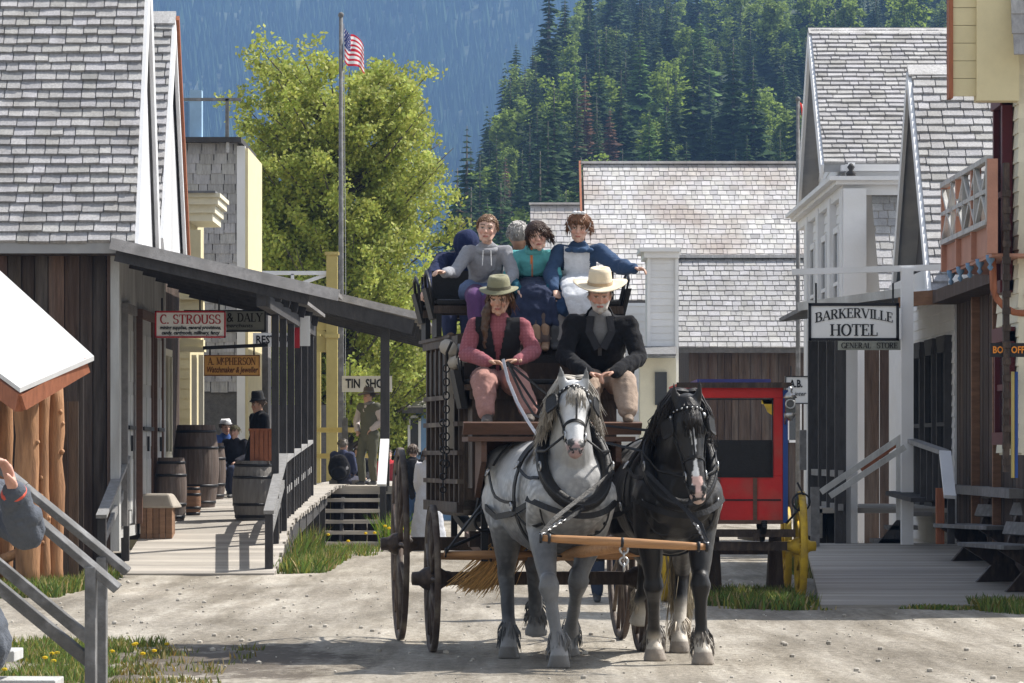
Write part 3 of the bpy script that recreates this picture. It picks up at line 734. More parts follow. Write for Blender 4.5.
# ============================================================ BUILDINGS
W0 = V((0,0,1))
def gable_house(name, label, x_near, d_near, x_far, d_far, z_eave, z_ridge, x_back, roofmat, wallmat, trimmat, course=.17, seed=1,
                overhang=.06, wall=None, z0=0.0, wcolor=1.0, wall_kind='boards', depth_sign=-1, trim=True, rake=.24, th=.025, wmin=.1, wmax=.24, near_ext=None, rust=False):
    """gable end faces the street at x_near..x_far; the roof's near slope faces the camera. x_back: where the building ends away from the street"""
    rnd = random.Random(seed)
    xc = min(x_near, x_back); base = ((x_near+x_back)/2, (d_near+d_far)/2, 0)
    rt = thing(name, base, label, 'building')
    dm = (d_near+d_far)/2; xm = (x_near+x_far)/2
    A = V((x_near, d_near, z_eave)); B = V((xm, dm, z_ridge)); C_ = V((x_far, d_far, z_eave))
    sg = 1 if x_back < x_near else -1                # street lies towards +x (left row) or -x (right row)
    bx = x_back
    # near slope
    mb = MB(); slope = (B-A); L_ = math.hypot(slope.y, slope.z); W_ = abs(bx-x_near)
    v = V((0, slope.y, slope.z)).normalized()
    lo = A if sg < 0 else V((bx, d_near, z_eave))
    lo2 = V((lo.x, d_near, z_eave))
    shingles(mb, lo2, (1,0,0), v, W_, L_-.06, course, wmin, wmax, th, rnd)
    # shear the slope so its street edge follows the gable's line
    k = (xm-x_near)/L_
    vv = []
    for p in mb.v:
        t = (p[1]-d_near)/(dm-d_near); fade = min(1, abs(p[0]-bx)/W_); vv.append((p[0]+(xm-x_near)*t*fade, p[1], p[2]))
    mb.v = vv
    # roof sheathing below and the far slope
    n = V((0,-v.z,v.y)); t_ = .10
    roof = mb.build('roof', roofmat, rt)
    sh = MB(); e = .012
    def slab(p, q, r, s_, dn): sh.hexa([p-dn, q-dn, r-dn, s_-dn, p-dn*.02, q-dn*.02, r-dn*.02, s_-dn*.02], .45)
    dn = V((0,0,t_*1.4))
    slab(V((bx,d_near,z_eave)), A, B, V((bx,dm,z_ridge)), dn)
    slab(V((bx,dm,z_ridge)), B, C_, V((bx,d_far,z_eave)), dn)
    sh.build('roof_deck', trimmat if not rust else M['greywood'], roof)
    cap = MB(); cap.beam(B+V((sg*.05,-.10,-.03)), V((bx,dm-.10,z_ridge-.03)), .26, .035, 1.35, up=n); cap.beam(B+V((sg*.05,.10,-.03)), V((bx,dm+.10,z_ridge-.03)), .26, .035, .9, up=V((0,-n.y,n.z)))
    cap.build('ridge_cap', roofmat, roof)
    # gable wall up to the rafters
    wl = MB(); xi = sg*-overhang
    d0 = d_near+.25; d1 = d_far-.25
    zz = lambda d: z_eave-.12+(z_ridge-z_eave)*(1-abs(d-dm)/(dm-d_near))
    def gx(d): return x_near+(x_far-x_near)*(d-d_near)/(d_far-d_near)+xi
    if wall_kind == 'siding':
        z = z0; ztop = z_ridge-.15; p_ = .14
        while z < ztop:
            z1 = min(z+p_, ztop); f = 0 if z1 < z_eave-.1 else (z1-(z_eave-.12))/(z_ridge-z_eave)
            a = max(d0, dm-(dm-d_near)*(1-f)); b = min(d1, dm+(d_far-dm)*(1-f))
            if b > a+.05:
                g = rnd.uniform(.93,1.05)*wcolor
                wl.hexa([(gx(a)-sg*.1,a,z),(gx(a)+sg*.018,a,z),(gx(b)+sg*.018,b,z),(gx(b)-sg*.1,b,z),(gx(a)-sg*.1,a,z1),(gx(a)+sg*.002,a,z1),(gx(b)+sg*.002,b,z1),(gx(b)-sg*.1,b,z1)], g)
            z = z1
    else:
        d = d0
        while d < d1:
            b = min(d1, d+rnd.uniform(.18,.3)); g = rnd.uniform(.75,1.2)*wcolor
            za, zb = zz(d+.005), zz(b-.005)
            wl.hexa([(gx(d)-sg*.1,d+.005,z0),(gx(d)+sg*.02,d+.005,z0),(gx(b)+sg*.02,b-.005,z0),(gx(b)-sg*.1,b-.005,z0),(gx(d)-sg*.1,d+.005,za),(gx(d)+sg*.02,d+.005,za),(gx(b)+sg*.02,b-.005,zb),(gx(b)-sg*.1,b-.005,zb)], g)
            d = b
    wl.build('gable_wall', wallmat, rt)
    if trim:
        tr = MB(); o = V((sg*.03,0,-rake/2-.02))
        tr.beam(A+o, B+o, .05, rake, 1, up=V((0,-1,.3))); tr.beam(B+o, C_+o, .05, rake, .95, up=V((0,1,.3)))
        tr.build('rake_board', trimmat, rt)
        if rust:
            ru = MB(); o2 = V((sg*.075,0,-.02)); ru.beam(B+o2, C_+o2, .05, .10, 1, up=V((0,1,.3))); ru.build('rake_edge', M['rust'], rt)
    return rt
# ---- left row ------------------------------------------------
X1n, X1f = XP(135,52), XP(157,58.5)
b1 = gable_house('wooden_store', 'dark board store with steep shingled roof and grey front doors at the left edge', X1n, 52, X1f, 58.5, ZP(242,52), 8.05, -9.5,
                 M['shingle'], M['whitepaint'], M['whitepaint'], course=.165, th=.048, wmin=.15, wmax=.30, seed=2, z0=ZP(242,52)-.1, wcolor=.9)
rnd = random.Random(31)
mb = MB(); boards(mb, (-9.2, 52.35, -.1), (1,0,0), (0,0,1), 9.2-4.98, 4.25, .2, .03, .012, V((0,-1,0)), tone=(.35,1.9), tint=.12)
mb.box(-9.2,-4.99,52.36,52.5,-.1,4.2,.5)
mb.build('end_wall', M['darkboard'], b1)
mb = MB(); mb.box(-9.4,-4.6,52.02,52.3,3.98,4.1,.6); mb.build('eave_board', M['darkboard'], b1)
# store front along the walk (faces the street)
fx = -4.95
mb = MB(); mb.box(fx-.12,fx,52.36,59.4,.45,4.3,.95)
for d in np.arange(52.5,59.3,.28): mb.box(fx,fx+.012,d,d+.25,.6,4.2,random.uniform(.8,1.1))
mb.build('front_wall', M['greypaint'], b1)
mb = MB(); mb.box(fx-.05,fx+.06,52.30,52.52,.3,4.2); mb.box(fx,fx+.05,59.2,59.45,.5,4.2); mb.pieces('corner_board', M['greypaint'], b1)
for d0,d1 in ((53.2,54.3),(55.3,57.0),(57.6,58.7)):
    dr = MB(); dr.box(fx+.01,fx+.05,d0,d1,.62,3.3,.95)
    for k in range(3):
        z0 = .8+k*.82; dr.box(fx+.05,fx+.065,d0+.12,(d0+d1)/2-.05,z0,z0+.65,1.05); dr.box(fx+.05,fx+.065,(d0+d1)/2+.05,d1-.12,z0,z0+.65,1.05)
    do = dr.build('door', M['greypaint'], b1)
    f_ = MB(); f_.box(fx+.01,fx+.09,d0-.10,d0,.6,3.3); f_.box(fx+.01,fx+.08,d1,d1+.06,.6,3.3); f_.box(fx+.01,fx+.10,d0-.12,d1+.08,3.3,3.42); f_.build('door_frame', M['coachred'] if d0 > 54 else M['greywood'], do)
    h = MB(); h.beam((fx+.09,(d0+d1)/2,1.55),(fx+.09,(d0+d1)/2,1.75),.03,.05); h.beam((fx+.09,d0+.1,1.85),(fx+.09,d1-.1,1.85),.03,.05); h.build('door_latch', M['blackiron'], do)
X2n, X2f = XP(160,58.9), XP(184,65)
b2 = gable_house('wooden_store', 'second narrow store with steep shingled roof, behind the dark board store', X2n, 58.9, X2f, 65, 4.6, ZP(17,62), -9.5,
                 M['shingle'], M['whitepaint'], M['whitepaint'], course=.17, th=.048, wmin=.15, wmax=.30, seed=4, z0=4.2, wcolor=.9, rust=True)
mb = MB(); mb.box(-9.2,-5.15,59.5,64.7,.3,4.6,.8)
for d in np.arange(59.5,64.6,.2): mb.box(-5.15,-5.12,d,d+.18,.5,4.5,random.uniform(.6,1.4))
mb.build('front_wall', M['darkboard'], b2)
wn_ = MB(); wn_.box(-5.12,-5.08,61,62.2,1.6,2.9); wo = wn_.build('window', M['glass'], b2)
wf = MB()
for a in (60.95,61.6,62.2): wf.box(-5.12,-5.03,a-.05,a+.05,1.5,3.0)
wf.box(-5.12,-5.03,60.9,62.25,2.95,3.05); wf.box(-5.12,-5.03,60.9,62.25,1.45,1.55); wf.build('window_frame', M['cream'], wo)
# awning 1 with the post row and balustrade
def deck_z(d): return .58+(.98-.58)*min(1,max(0,(d-57)/(68-57))) if d > 57 else max(0, (d-52.5)/(57-52.5)*.58)
rt = thing('porch_awning', (-3.2,58,0), 'long grey porch awning on dark posts over the plank walk', 'awning')
mb = MB(); nz_ = ZP(245,51.8); oz = ZP(297,51.8)
xa, xb = -4.95, XP(339,51.8)
for i in range(34):
    d = 51.8+i*.38; g = random.uniform(.75,1.2)
    xe = xb if d < 52.7 else -2.88; oe = nz_+(oz-nz_)*(xe-xa)/(xb-xa)
    mb.hexa([(xa,d,nz_),(xe,d,oe),(xe,d+.37,oe),(xa,d+.37,nz_),(xa,d,nz_+.05),(xe,d,oe+.05),(xe,d+.37,oe+.05),(xa,d+.37,nz_+.05)], g)
mb.build('roof', M['greywood'], rt)
mb = MB()
for i in range(7):
    d = 51.9+i*2.0; mb.beam((xa+.05,d,nz_-.12),((xb-.38) if i == 0 else -2.95,d,oz-.02+(0 if i == 0 else .1)),.06,.15,1)
mb.pieces('rafter', M['slatewood'], rt)
mb = MB(); mb.beam((-3.1,51.95,3.42),(-3.1,65,3.42),.12,.16); mb.build('post_beam', M['slatewood'], rt)
mb = MB(); mb.beam((xa,51.78,nz_+.02),(xb,51.78,oz+.02),.035,.14,2.6); mb.build('edge_trim', M['greywood'], rt)
for i,d in enumerate((55,56.9,58.9,60.9,62.8,64.6)):
    p = MB(); z0 = deck_z(d)-.25; p.box(-3.1-.047,-3.1+.047,d-.047,d+.047,z0,3.36); p.beam((-3.1,d,2.95),(-3.1,d+.45,3.35),.06,.06); p.build('post', M['slatewood'], rt)
bal = thing('balustrade', (-3.1,60,0), 'dark railing with balusters between the porch posts above the walk', 'railing')
mb = MB()
for a,b in ((55,56.9),(56.9,58.9),(58.9,60.9),(60.9,62.8),(62.8,64.6)):
    za, zb = deck_z(a), deck_z(b)
    mb.beam((-3.1,a+.06,za+.85),(-3.1,b-.06,zb+.85),.09,.05,1.8); mb.beam((-3.1,a+.06,za+.42),(-3.1,b-.06,zb+.42),.04,.09,1.6)
mb.build('rail', M['rail'], bal)
for a in np.arange(55.4,64.4,.48):
    if min(abs(a-q) for q in (56.9,58.9,60.9,62.8)) < .15: continue
    q = MB(); q.box(-3.13,-3.07,a,a+.06,deck_z(a),deck_z(a)+.83); q.build('baluster', M['slatewood'], bal)
# plank walk: ramp + raised walk + landing with stairs
rt = thing('boardwalk', (-4,58,0), 'pale plank boardwalk ramp rising along the left store fronts', 'boardwalk')
mb = MB(); d = 52.5
while d < 72:
    w_ = .19; za, zb = deck_z(d)+.02, deck_z(d+w_)+.02
    xr = -2.98 if d < 57 else -2.98+(.12)*(d-57)/10
    g = random.uniform(.8,1.18); jx = random.uniform(-.03,.03)
    mb.hexa([(-4.93,d,za-.05),(xr+jx,d,za-.05),(xr+jx,d+w_-.008,zb-.05),(-4.93,d+w_-.008,zb-.05),(-4.93,d,za),(xr+jx,d,za),(xr+jx,d+w_-.008,zb),(-4.93,d+w_-.008,zb)], g)
    d += w_
mb.build('planks', M['deck'], rt)
mb = MB()
for x in (-4.85,-3.05):
    mb.hexa([(x,52.6,-.1),(x+.06,52.6,-.1),(x+.06,57,-.1),(x,57,-.1),(x,52.6,-.02),(x+.06,52.6,-.02),(x+.06,57,.53),(x,57,.53)])
    mb.hexa([(x,57,.3),(x+.06,57,.3),(x+.06,68,.7),(x,68,.7),(x,57,.53),(x+.06,57,.53),(x+.06,68,.92),(x,68,.92)])
for d in (57,59,61,63,65,67): mb.box(-3.1,-2.98,d,d+.12,-.1,deck_z(d)-.04)
mb.build('joists', M['slatewood'], rt)
land = thing('stair_landing', (-2.9,72,0), 'raised plank landing with open wooden steps below the standing woman', 'stairs')
mb = MB(); xl, xr = XP(296,70), XP(391,70)
d = 70.0
while d < 84:
    mb.box(xl+(-.0),xr+.0,d,d+.19,.93,.98,random.uniform(.8,1.2)); d += .2
mb.box(xl-.05,xr+.05,69.95,70.0,.85,.985,1.05)
mb.build('platform', M['deck'], land)
for k in range(5):
    s_ = MB(); z = .78-.175*k; d = 69.9-.26*(k+1); s_.box(XP(305,70)+.03*k, XP(381,70)+.02*k, d, d+.29, z-.06, z, random.uniform(1.1,1.4)); s_.build('tread', M['deck'], land)
mb = MB()
for x in (XP(306,70),XP(342,70),XP(380,70)): mb.hexa([(x,68.5,-.05),(x+.05,68.5,-.05),(x+.05,68.8,-.05),(x,68.8,-.05),(x,69.75,.8),(x+.05,69.75,.8),(x+.05,70,.8),(x,70,.8)])
for x in (xl,XP(385,70)): mb.box(x,x+.10,70.05,70.15,-.05,.9)
mb.build('stringer', M['slatewood'], land)
mb = MB(); boards(mb,(xl,70.3,-.05),(1,0,0),(0,0,1),xr-xl,.95,.2,.02,.004,V((0,-1,0)),tone=(.5,1.0)); mb.build('dark_backing', M['darkboard'], land)  # dark backing added under the landing so the treads stand out
# awning 2 + post at the landing
rt = thing('porch_awning', (-2.5,72,0), 'farther grey porch awning sloping to a single dark corner post', 'awning')
mb = MB(); xa, xb = XP(288,70), XP(427,70); za, zb = ZP(286,70), ZP(319,70)
for i in range(24):
    d = 70+i*.4; mb.hexa([(xa,d,za),(xb,d,zb),(xb,d+.39,zb),(xa,d+.39,za),(xa,d,za+.05),(xb,d,zb+.05),(xb,d+.39,zb+.05),(xa,d+.39,za+.05)], random.uniform(.8,1.2))
mb.build('roof', M['greywood'], rt)
mb = MB()
for i in range(6): d = 70.05+i*1.8; mb.beam((xa,d,za-.16),(XP(413,70),d,ZP(327,70)),.08,.24)
mb.pieces('rafter', M['slatewood'], rt)
mb = MB(); mb.beam((xa,69.98,za+.02),(xb,69.98,zb+.02),.03,.12,2.4); mb.build('edge_trim', M['greywood'], rt)
for px,D in ((385,70.3),(312,70.2)):
    p = MB(); x = XP(px,D); p.box(x-.075,x+.075,D-.07,D+.07,.98,ZP(322,70) if px > 350 else 4.0); p.build('post', M['slatewood'], rt)
# white stair rail of the landing
rt = thing('handrail', (XP(385,69.5),69.5,0), 'white sloping hand board at the foot of the corner post', 'railing')
mb = MB(); x = XP(384,69.6); mb.beam((x,70.0,1.75),(x-.02,69.0,1.0),.15,.05,1); mb.build('hand_board', M['whitepaint'], rt)
mb = MB(); mb.box(x-.05,x+.05,69.0,69.1,-.05,.98); mb.box(x-.05,x+.05,69.9,70.0,.9,1.66); mb.build('post', M['slatewood'], rt)
# landing back rails
rt = thing('landing_railing', (XP(320,72),73,.98), 'grey and ochre two-bar railing across the landing behind the backpacker', 'railing')
mb = MB()
for z in (ZP(430,76), ZP(456,76)): mb.beam((XP(300,76),76,z),(XP(378,76),76,z),.05,.09,1.6)
mb.build('rail', M['yellowpost'], rt); 
for px in (311,345,383):
    q = MB(); q.box(XP(px,76)-.05,XP(px,76)+.05,75.95,76.05,.9,ZP(418,76)); q.build('post', M['rail'], rt)
# ramp rails
def ramp_rail(x, d0, d1, z0, z1, label, lo=None):
    rt = thing('ramp_rail', (x,d0,0), label, 'railing')
    a = MB(); a.beam((x,d0-.08,z0),(x,d1,z1),.13,.045,1.5); a.build('top_rail', M['rail'], rt)
    a = MB(); a.beam((x,d0,z0-.33),(x,d1,z1-.36),.045,.10,1.3); a.build('middle_rail', M['rail'], rt)
    for d,z in ((d0,z0),(d1-.05,z1)):
        p = MB(); p.box(x-.05,x+.05,d-.05,d+.05,-.05,z-.03); p.build('post', M['slatewood'], rt)
ramp_rail(-4.93,50.5,53.6,.76,1.47,'short weathered rail at the wall side of the left ramp')
ramp_rail(-3.06,52.9,56.2,.78,1.50,'pale topped rail on the street side of the left ramp')
# log porch building far left
rt = thing('log_shed', (-5.6,47,0), 'log porch with bright pale sheet roof at the left edge', 'building')
D = 47.0; s_ = S(D)
mb = MB()
P0 = P(-70,222,50); P1 = P(94,356,46.2); P2 = P(20,388,45.4); P3 = P(-70,322,47)
P0 = P(-60,216,49.5)
mb.hexa([P3-V((0,0,.05)), P2-V((0,0,.05)), P1-V((0,0,.05)), P0-V((0,0,.05)), P3, P2, P1, P0]); 
mb.build('roof', M['tinroof'], rt)
mb = MB(); mb.beam(P2-V((0,-.06,.16)), P1-V((.1,0,.10)), .10, .17); mb.beam(P2-V((0,-.06,.16)), P3-V((0,-.06,.16)), .1,.2); mb.build('fascia', M['rust'], rt)
for i,(px,r,D) in enumerate(((4,9,46.6),(27,12,46.2),(43,7,46.4),(55,9,46.6),(-16,11,46.4))):
    p = MB(); x = XP(px,D); r_ = r/S(D); pts = []; rr = []
    for k in range(9):
        z = -.05+k*(2.35 if px < 50 else 2.4)/8; pts.append((x+random.uniform(-.012,.012),D,z)); rr.append(r_*random.uniform(.9,1.08))
    p.tube(pts, rr, 14, up=V((0,1,0)))
    for k in range(5):
        z = random.uniform(.3,2.1); a = random.uniform(3.5,5.9); p.tube([(x+math.cos(a)*r_*.8,D+math.sin(a)*r_*.8,z),(x+math.cos(a)*r_*1.15,D+math.sin(a)*r_*1.15,z+.02)],[.035,.022],7)
    p.build('log_post', M['log'], rt, True)
mb = MB(); boards(mb,(-8,48.6,-.1),(1,0,0),(0,0,1),3.05,2.6,.2,.03,.01,V((0,-1,0)),tone=(.5,1.6)); mb.build('back_wall', M['darkboard'], rt)
mb = MB(); boards(mb,(XP(61,47),47,-.1),(1,0,0),(0,0,1),.2,2.2,.1,.03,.01,V((0,-1,0)),tone=(.8,1.8)); mb.build('side_plank', M['darkboard'], rt)
mb = MB(); mb.tube([P(0,560,46.3),P(32,548,46.3)],[.06,.055],10); mb.build('cross_rail', M['log'], rt, True)

# foreground stair with two handrails
rt = thing('foreground_stairs', (XP(60,19),19,0), 'grey wooden stair rails coming down at the lower left, nearest the camera', 'stairs')
for (D, up, lo, post) in ((18.6,((38,521),(118,589)),((2,594),(90,662)),91),(20.4,((24,487),(128,572)),((-4,560),(90,640)),102)):
    a = MB(); a.beam(P(*up[0],D),P(*up[1],D),.075,.035,.75,up=V((0,-.2,1))); a.build('handrail', M['rail'], rt, bevel=.006)
    p0 = P(*up[0],D); p1 = P(*up[1],D); dr_ = (p1-p0).normalized(); a = MB(); a.beam(p0-dr_*1.3,p0,.075,.035,.75,up=V((0,-.2,1))); a.build('handrail', M['rail'], rt)
    a = MB(); a.beam(P(*lo[0],D)-dr_*1.0,P(*lo[1],D),.035,.055,.7,up=V((0,-.2,1))); a.build('middle_rail', M['rail'], rt, bevel=.005)
    x = XP(post,D); a = MB(); a.box(x-.024,x+.024,D-.045,D+.045,0,CH-((562 if D < 19 else 553)-HZ)/S(D)-.02,.85); a.build('post', M['rail'], rt, bevel=.006)
for k in range(2):
    a = MB(); z = ZP(650+29*k,19); x = XP(17+41*k,19); a.box(x-.42,x,18.9,19.25,z-.05,z); a.build('tread', M['greypaint'], rt, bevel=.006)

# building E: shingled wall with roof deck
E0, E1, ED = XP(178,72), XP(237,72), 72.0
rt = thing('shingled_building', ((E0+E1)/2,74,0), 'grey shingle-clad building with a roof deck, between the stores and the tree', 'building')
mb = MB(); shingles(mb,(E0-1.5,ED,2.6),(1,0,0),(0,0,1),E1-E0+1.5,ZP(140,ED)-2.6,.17,.14,.3,.02,random.Random(6))
mb.build('wall', M['shingle'], rt)
mb = MB(); mb.box(E0-1.5,E1,ED+.03,ED+4,0,ZP(140,ED),.6); mb.build('core_wall', M['greywood'], rt)
mb = MB(); mb.box(E1,E1+.14,ED-.03,ED+.12,0,ZP(146,ED)); mb.build('corner_board', M['whitepaint'], rt)
mb = MB(); mb.box(E1+.14,E1+.19,ED+.0,ED+4,0,ZP(148,ED)); mb.build('side_wall', M['yellowpaint'], rt)
mb = MB(); mb.box(E0-1.5,XP(242,72),ED-.25,ED+4,ZP(143,ED),ZP(138,ED)); mb.build('deck', M['slatewood'], rt)
mb = MB(); mb.box(XP(178,72),XP(242,72),ED-.24,ED-.18,ZP(102,ED),ZP(99,ED),1.2)
for px in (179,228): mb.box(XP(px,72)-.03,XP(px,72)+.03,ED-.24,ED-.18,ZP(140,ED),ZP(100,ED))
mb.box(XP(227,72),XP(230,72),ED-.2,ED-.15,ZP(153,ED),ZP(138,ED),3)
mb.build('deck_railing', M['rail'], rt)
mb = MB(); mb.box(XP(193,74),XP(205,74),ED+1.2,ED+1.5,ZP(138,ED),ZP(84,ED)); mb.box(XP(203,74),XP(226,74),ED+1,ED+1.4,ZP(140,ED),ZP(135,ED)); mb.hexa([P(191,138,73.6),P(199,138,73.2),P(199,138,74),P(191,138,74),P(191,96,73.6),P(198,80,73.2),P(198,80,74),P(191,96,74)],.7)
mb.build('deck_hatch', mat('pale_blue_paint', (.34,.50,.66), .5, .12, 4), rt)
mb = MB(); boards(mb,(XP(174,76),76,ZP(140,76)),(1,0,0),(0,0,1),XP(196,76)-XP(174,76),ZP(102,76)-ZP(140,76),.09,.03,.01,V((0,-1,0)),tone=(.8,1.2)); mb.build('deck_screen', M['bluepaint'], rt)
# cream false front between
rt = thing('cream_shop_front', (XP(190,67),68,0), 'pale yellow shop front with moulded cornice behind the hanging signs', 'building')
mb = MB(); siding(mb,(XP(168,67),67,0),(1,0,0),XP(190,67)-XP(168,67),ZP(215,67),V((0,-1,0)),.16); mb.box(XP(168,67)-1,XP(190,67),67.03,70,0,ZP(215,67),.9); mb.build('wall', M['yellowpaint'], rt)
mb = MB(); a, b = XP(182,67), XP(214,67)
for k,(z0,z1,e) in enumerate(((222,214,0),(214,206,.07),(206,199,.16),(199,195,.22))): mb.box(a,b+e*.6,66.7-e,68.6,ZP(z0,67),ZP(z1,67))
mb.build('cornice', M['cream'], rt)
mb = MB(); mb.box(XP(168,67)-1,XP(218,67),66.4,68.7,ZP(195,67),ZP(193,67)); mb.build('cap', M['tarroof'], rt)
mb = MB()
for z0,z1,e in ((320,300,.04),(300,296,.12),(348,340,.06),(352,348,.12)): mb.box(XP(180,66),XP(203,66)+e*.3,65.9-e,66.2,ZP(z0,66),ZP(z1,66))
mb.box(XP(182,66),XP(201,66),65.95,66.2,ZP(345,66),ZP(230,66),.95); mb.build('pilaster', M['yellowpaint'], rt)
for px in (192,199): 
    q = MB(); q.box(XP(px,66.4),XP(px+5,66.4),66.3,66.4,.8,ZP(355,66.4)); q.build('shutter', M['cream'], rt)
# far walls closing the walk
rt = thing('shopfront', (XP(230,78),79,0), 'dim shop front with tall windows at the end of the plank walk', 'building')
mb = MB(); mb.box(XP(165,78),XP(268,78),78,79,0,ZP(300,78),.9); mb.build('wall', M['greywood'], rt)
mb = MB(); siding(mb,(XP(215,77.9),77.9,ZP(400,78)),(1,0,0),.5,1.5,V((0,-1,0)),.16); mb.build('siding', M['whitepaint'], rt)
for px in (242,254):
    q = MB(); q.box(XP(px-5,77.9),XP(px+4,77.9),77.85,77.95,1.2,3.2); qo = q.build('window', M['glass'], rt)
    q = MB(); q.box(XP(px-6,77.8),XP(px-5,77.8),77.8,77.9,1.1,3.3); q.box(XP(px+4,77.8),XP(px+5,77.8),77.8,77.9,1.1,3.3); q.box(XP(px-6,77.8),XP(px+5,77.8),77.8,77.9,3.2,3.3); q.build('window_frame', M['yellowpost'], qo)
# ochre gallery
rt = thing('ochre_gallery', (XP(300,84),84,0), 'ochre painted gallery posts and beam with a white balcony rail', 'porch')
for px,t,D in ((332,255,84),(252,255,86),(318,320,90)):
    q = MB(); x = XP(px,D); hw = .11 if px != 318 else .06; q.box(x-hw,x+hw,D-.1,D+.1,0,ZP(t,D)); q.box(x-hw-.03,x+hw+.03,D-.13,D+.13,ZP(t,D),ZP(t-3,D)); 
    if px != 318: q.box(x-hw-.03,x+hw+.03,D-.13,D+.13,ZP(338,D),ZP(334,D))
    q.build('post', M['yellowpost'], rt)
mb = MB(); mb.box(XP(250,84),XP(336,84),83.95,84.2,ZP(330,84),ZP(317,84)); mb.box(XP(296,84),XP(326,84),84,84.2,ZP(352,84),ZP(336,84),.9); mb.beam(P(326,335,84),P(310,322,84),.06,.1); mb.box(XP(250,84),XP(342,84),83.8,84.3,ZP(317,84),ZP(313,84),1.4); mb.build('beam', M['yellowpost'], rt)
mb = MB(); mb.box(XP(256,84),XP(328,84),83.95,84.03,ZP(275,84),ZP(271,84)); mb.beam(P(328,274,84),P(300,284,84),.05,.07); mb.box(XP(291,84),XP(294,84),83.95,84.03,ZP(290,84),ZP(274,84)); mb.beam(P(305,287,84),P(262,287,84),.05,.05); mb.build('balcony_rail', M['whitepaint'], rt)
mb = MB(); mb.box(XP(200,92),XP(330,92),92,93,0,2.6,.5); mb.build('wall', M['greywood'], rt)
# grey far houses left-centre
def far_house(name, label, x0, x1, D, ye, yr, run, seed, wm, roofm=None, back=6, win=(), course=.22):
    rt = thing(name, ((XP(x0,D)+XP(x1,D))/2, D+run, 0), label, 'building'); rnd = random.Random(seed)
    ze, X0, X1 = ZP(ye,D), XP(x0,D), XP(x1,D); zr = ZP(yr, D+run); L_ = math.hypot(run, zr-ze)
    mb = MB(); shingles(mb,(X0,D,ze),(1,0,0),(0,run,zr-ze),X1-X0,L_,course,.12,.3,.03,rnd); ro = mb.build('roof', roofm or M['shingle_far'], rt)
    mb = MB(); mb.hexa([(X0,D,ze-.14),(X1,D,ze-.14),(X1,D+run,zr-.14),(X0,D+run,zr-.14),(X0,D,ze-.01),(X1,D,ze-.01),(X1,D+run,zr-.01),(X0,D+run,zr-.01)],.5)
    mb.hexa([(X0,D+run,zr-.14),(X1,D+run,zr-.14),(X1,D+2*run,ze-.14),(X0,D+2*run,ze-.14),(X0,D+run,zr-.01),(X1,D+run,zr-.01),(X1,D+2*run,ze-.01),(X0,D+2*run,ze-.01)],.5)
    mb.build('roof_deck', M['greywood'], ro)
    mb = MB(); mb.box(X0-.05,X1+.05,D+run-.22,D+run+.22,zr-.03,zr+.045,1.3); mb.build('ridge_cap', roofm or M['shingle_far'], ro)
    wl = MB(); W_ = X1-X0-.5
    boards(wl,(X0+.25,D+.4,-.1),(1,0,0),(0,0,1),W_,ze+.1,.22,.03,.012,V((0,-1,0)),tone=(.75,1.25),rnd=rnd); wl.box(X0+.25,X1-.25,D+.42,D+2*run-.4,-.1,ze-.02,.8)
    for sx in (X0+.25, X1-.25): wl.add([(sx,D+.42,ze-.02),(sx,D+2*run-.4,ze-.02),(sx,D+run,zr-.16)],[(0,1,2)],.9)
    wl.build('wall', wm, rt)
    for (a,b,t,u) in win:
        q = MB(); q.box(XP(a,D),XP(b,D),D+.33,D+.38,ZP(u,D),ZP(t,D)); qo = q.build('window', M['glass'], rt)
        q = MB(); e=.06
        q.box(XP(a,D)-e,XP(a,D),D+.3,D+.38,ZP(u,D)-e,ZP(t,D)+e); q.box(XP(b,D),XP(b,D)+e,D+.3,D+.38,ZP(u,D)-e,ZP(t,D)+e); q.box(XP(a,D)-e,XP(b,D)+e,D+.3,D+.38,ZP(t,D),ZP(t,D)+e); q.box(XP(a,D)-e,XP(b,D)+e,D+.3,D+.38,ZP(u,D)-e,ZP(u,D)); q.build('window_frame', M['whitepaint'], qo)
    return rt
far_house('grey_shed', 'grey shingled cottage with cream wall beyond the tin shop sign', 376, 480, 106, 415, 343, 3.2, 3, M['cream'])
far_house('blue_shed', 'small blue shed with low shingled roof just left of the stagecoach', 402, 470, 96, 407, 379, 1.5, 8, M['bluepaint'], course=.2, win=((410,418,418,452),))
# centre-right large roof
far_house('large_roof_house', 'huge weathered shingled roof filling the view behind the passengers', 587, 838, 124, 300, 163, 7.0, 5, M['whitepaint'], course=.30)
rt = [o for o in bpy.data.objects if o.name.startswith('large_roof_house')][0]
q = MB(); a = V((XP(587,124),124,ZP(300,124))); b = V((XP(587,124),131,ZP(163,131))); o_ = V((-.1,0,-.06)); q.beam(a+o_,b+o_,.06,.3,1,up=V((0,-1,1))); q.build('rake_board', M['rust'], rt)
far_house('low_roof_house', 'lower pale shingled roof behind the girls, left of the huge roof', 531, 596, 150, 330, 204, 5.0, 12, M['greywood'], course=.32)
far_house('dark_board_house', 'dark board house with coarse shingled roof, above the red coach', 679, 905, 100, 347, 257, 3.6, 14, M['darkboard'], M['shingle'], course=.24, win=((790,800,385,440),))
rt = thing('white_false_front', (XP(660,98),98,0), 'narrow white clapboard false front beside the dark board house', 'building')
q = MB(); X0,X1 = XP(648,97),XP(678,97); siding(q,(X0,97,0),(1,0,0),X1-X0,ZP(252,97),V((0,-1,0)),.16); q.box(X0,X1,97.02,99,0,ZP(252,97),.95); q.build('wall', M['whitepaint'], rt)
q = MB(); q.box(X0-.2,X1+.05,96.75,99.1,ZP(252,97),ZP(248,97)); q.box(X0-.1,X1+.03,96.85,99.05,ZP(258,97),ZP(252,97)); q.build('cornice', M['whitepaint'], rt)
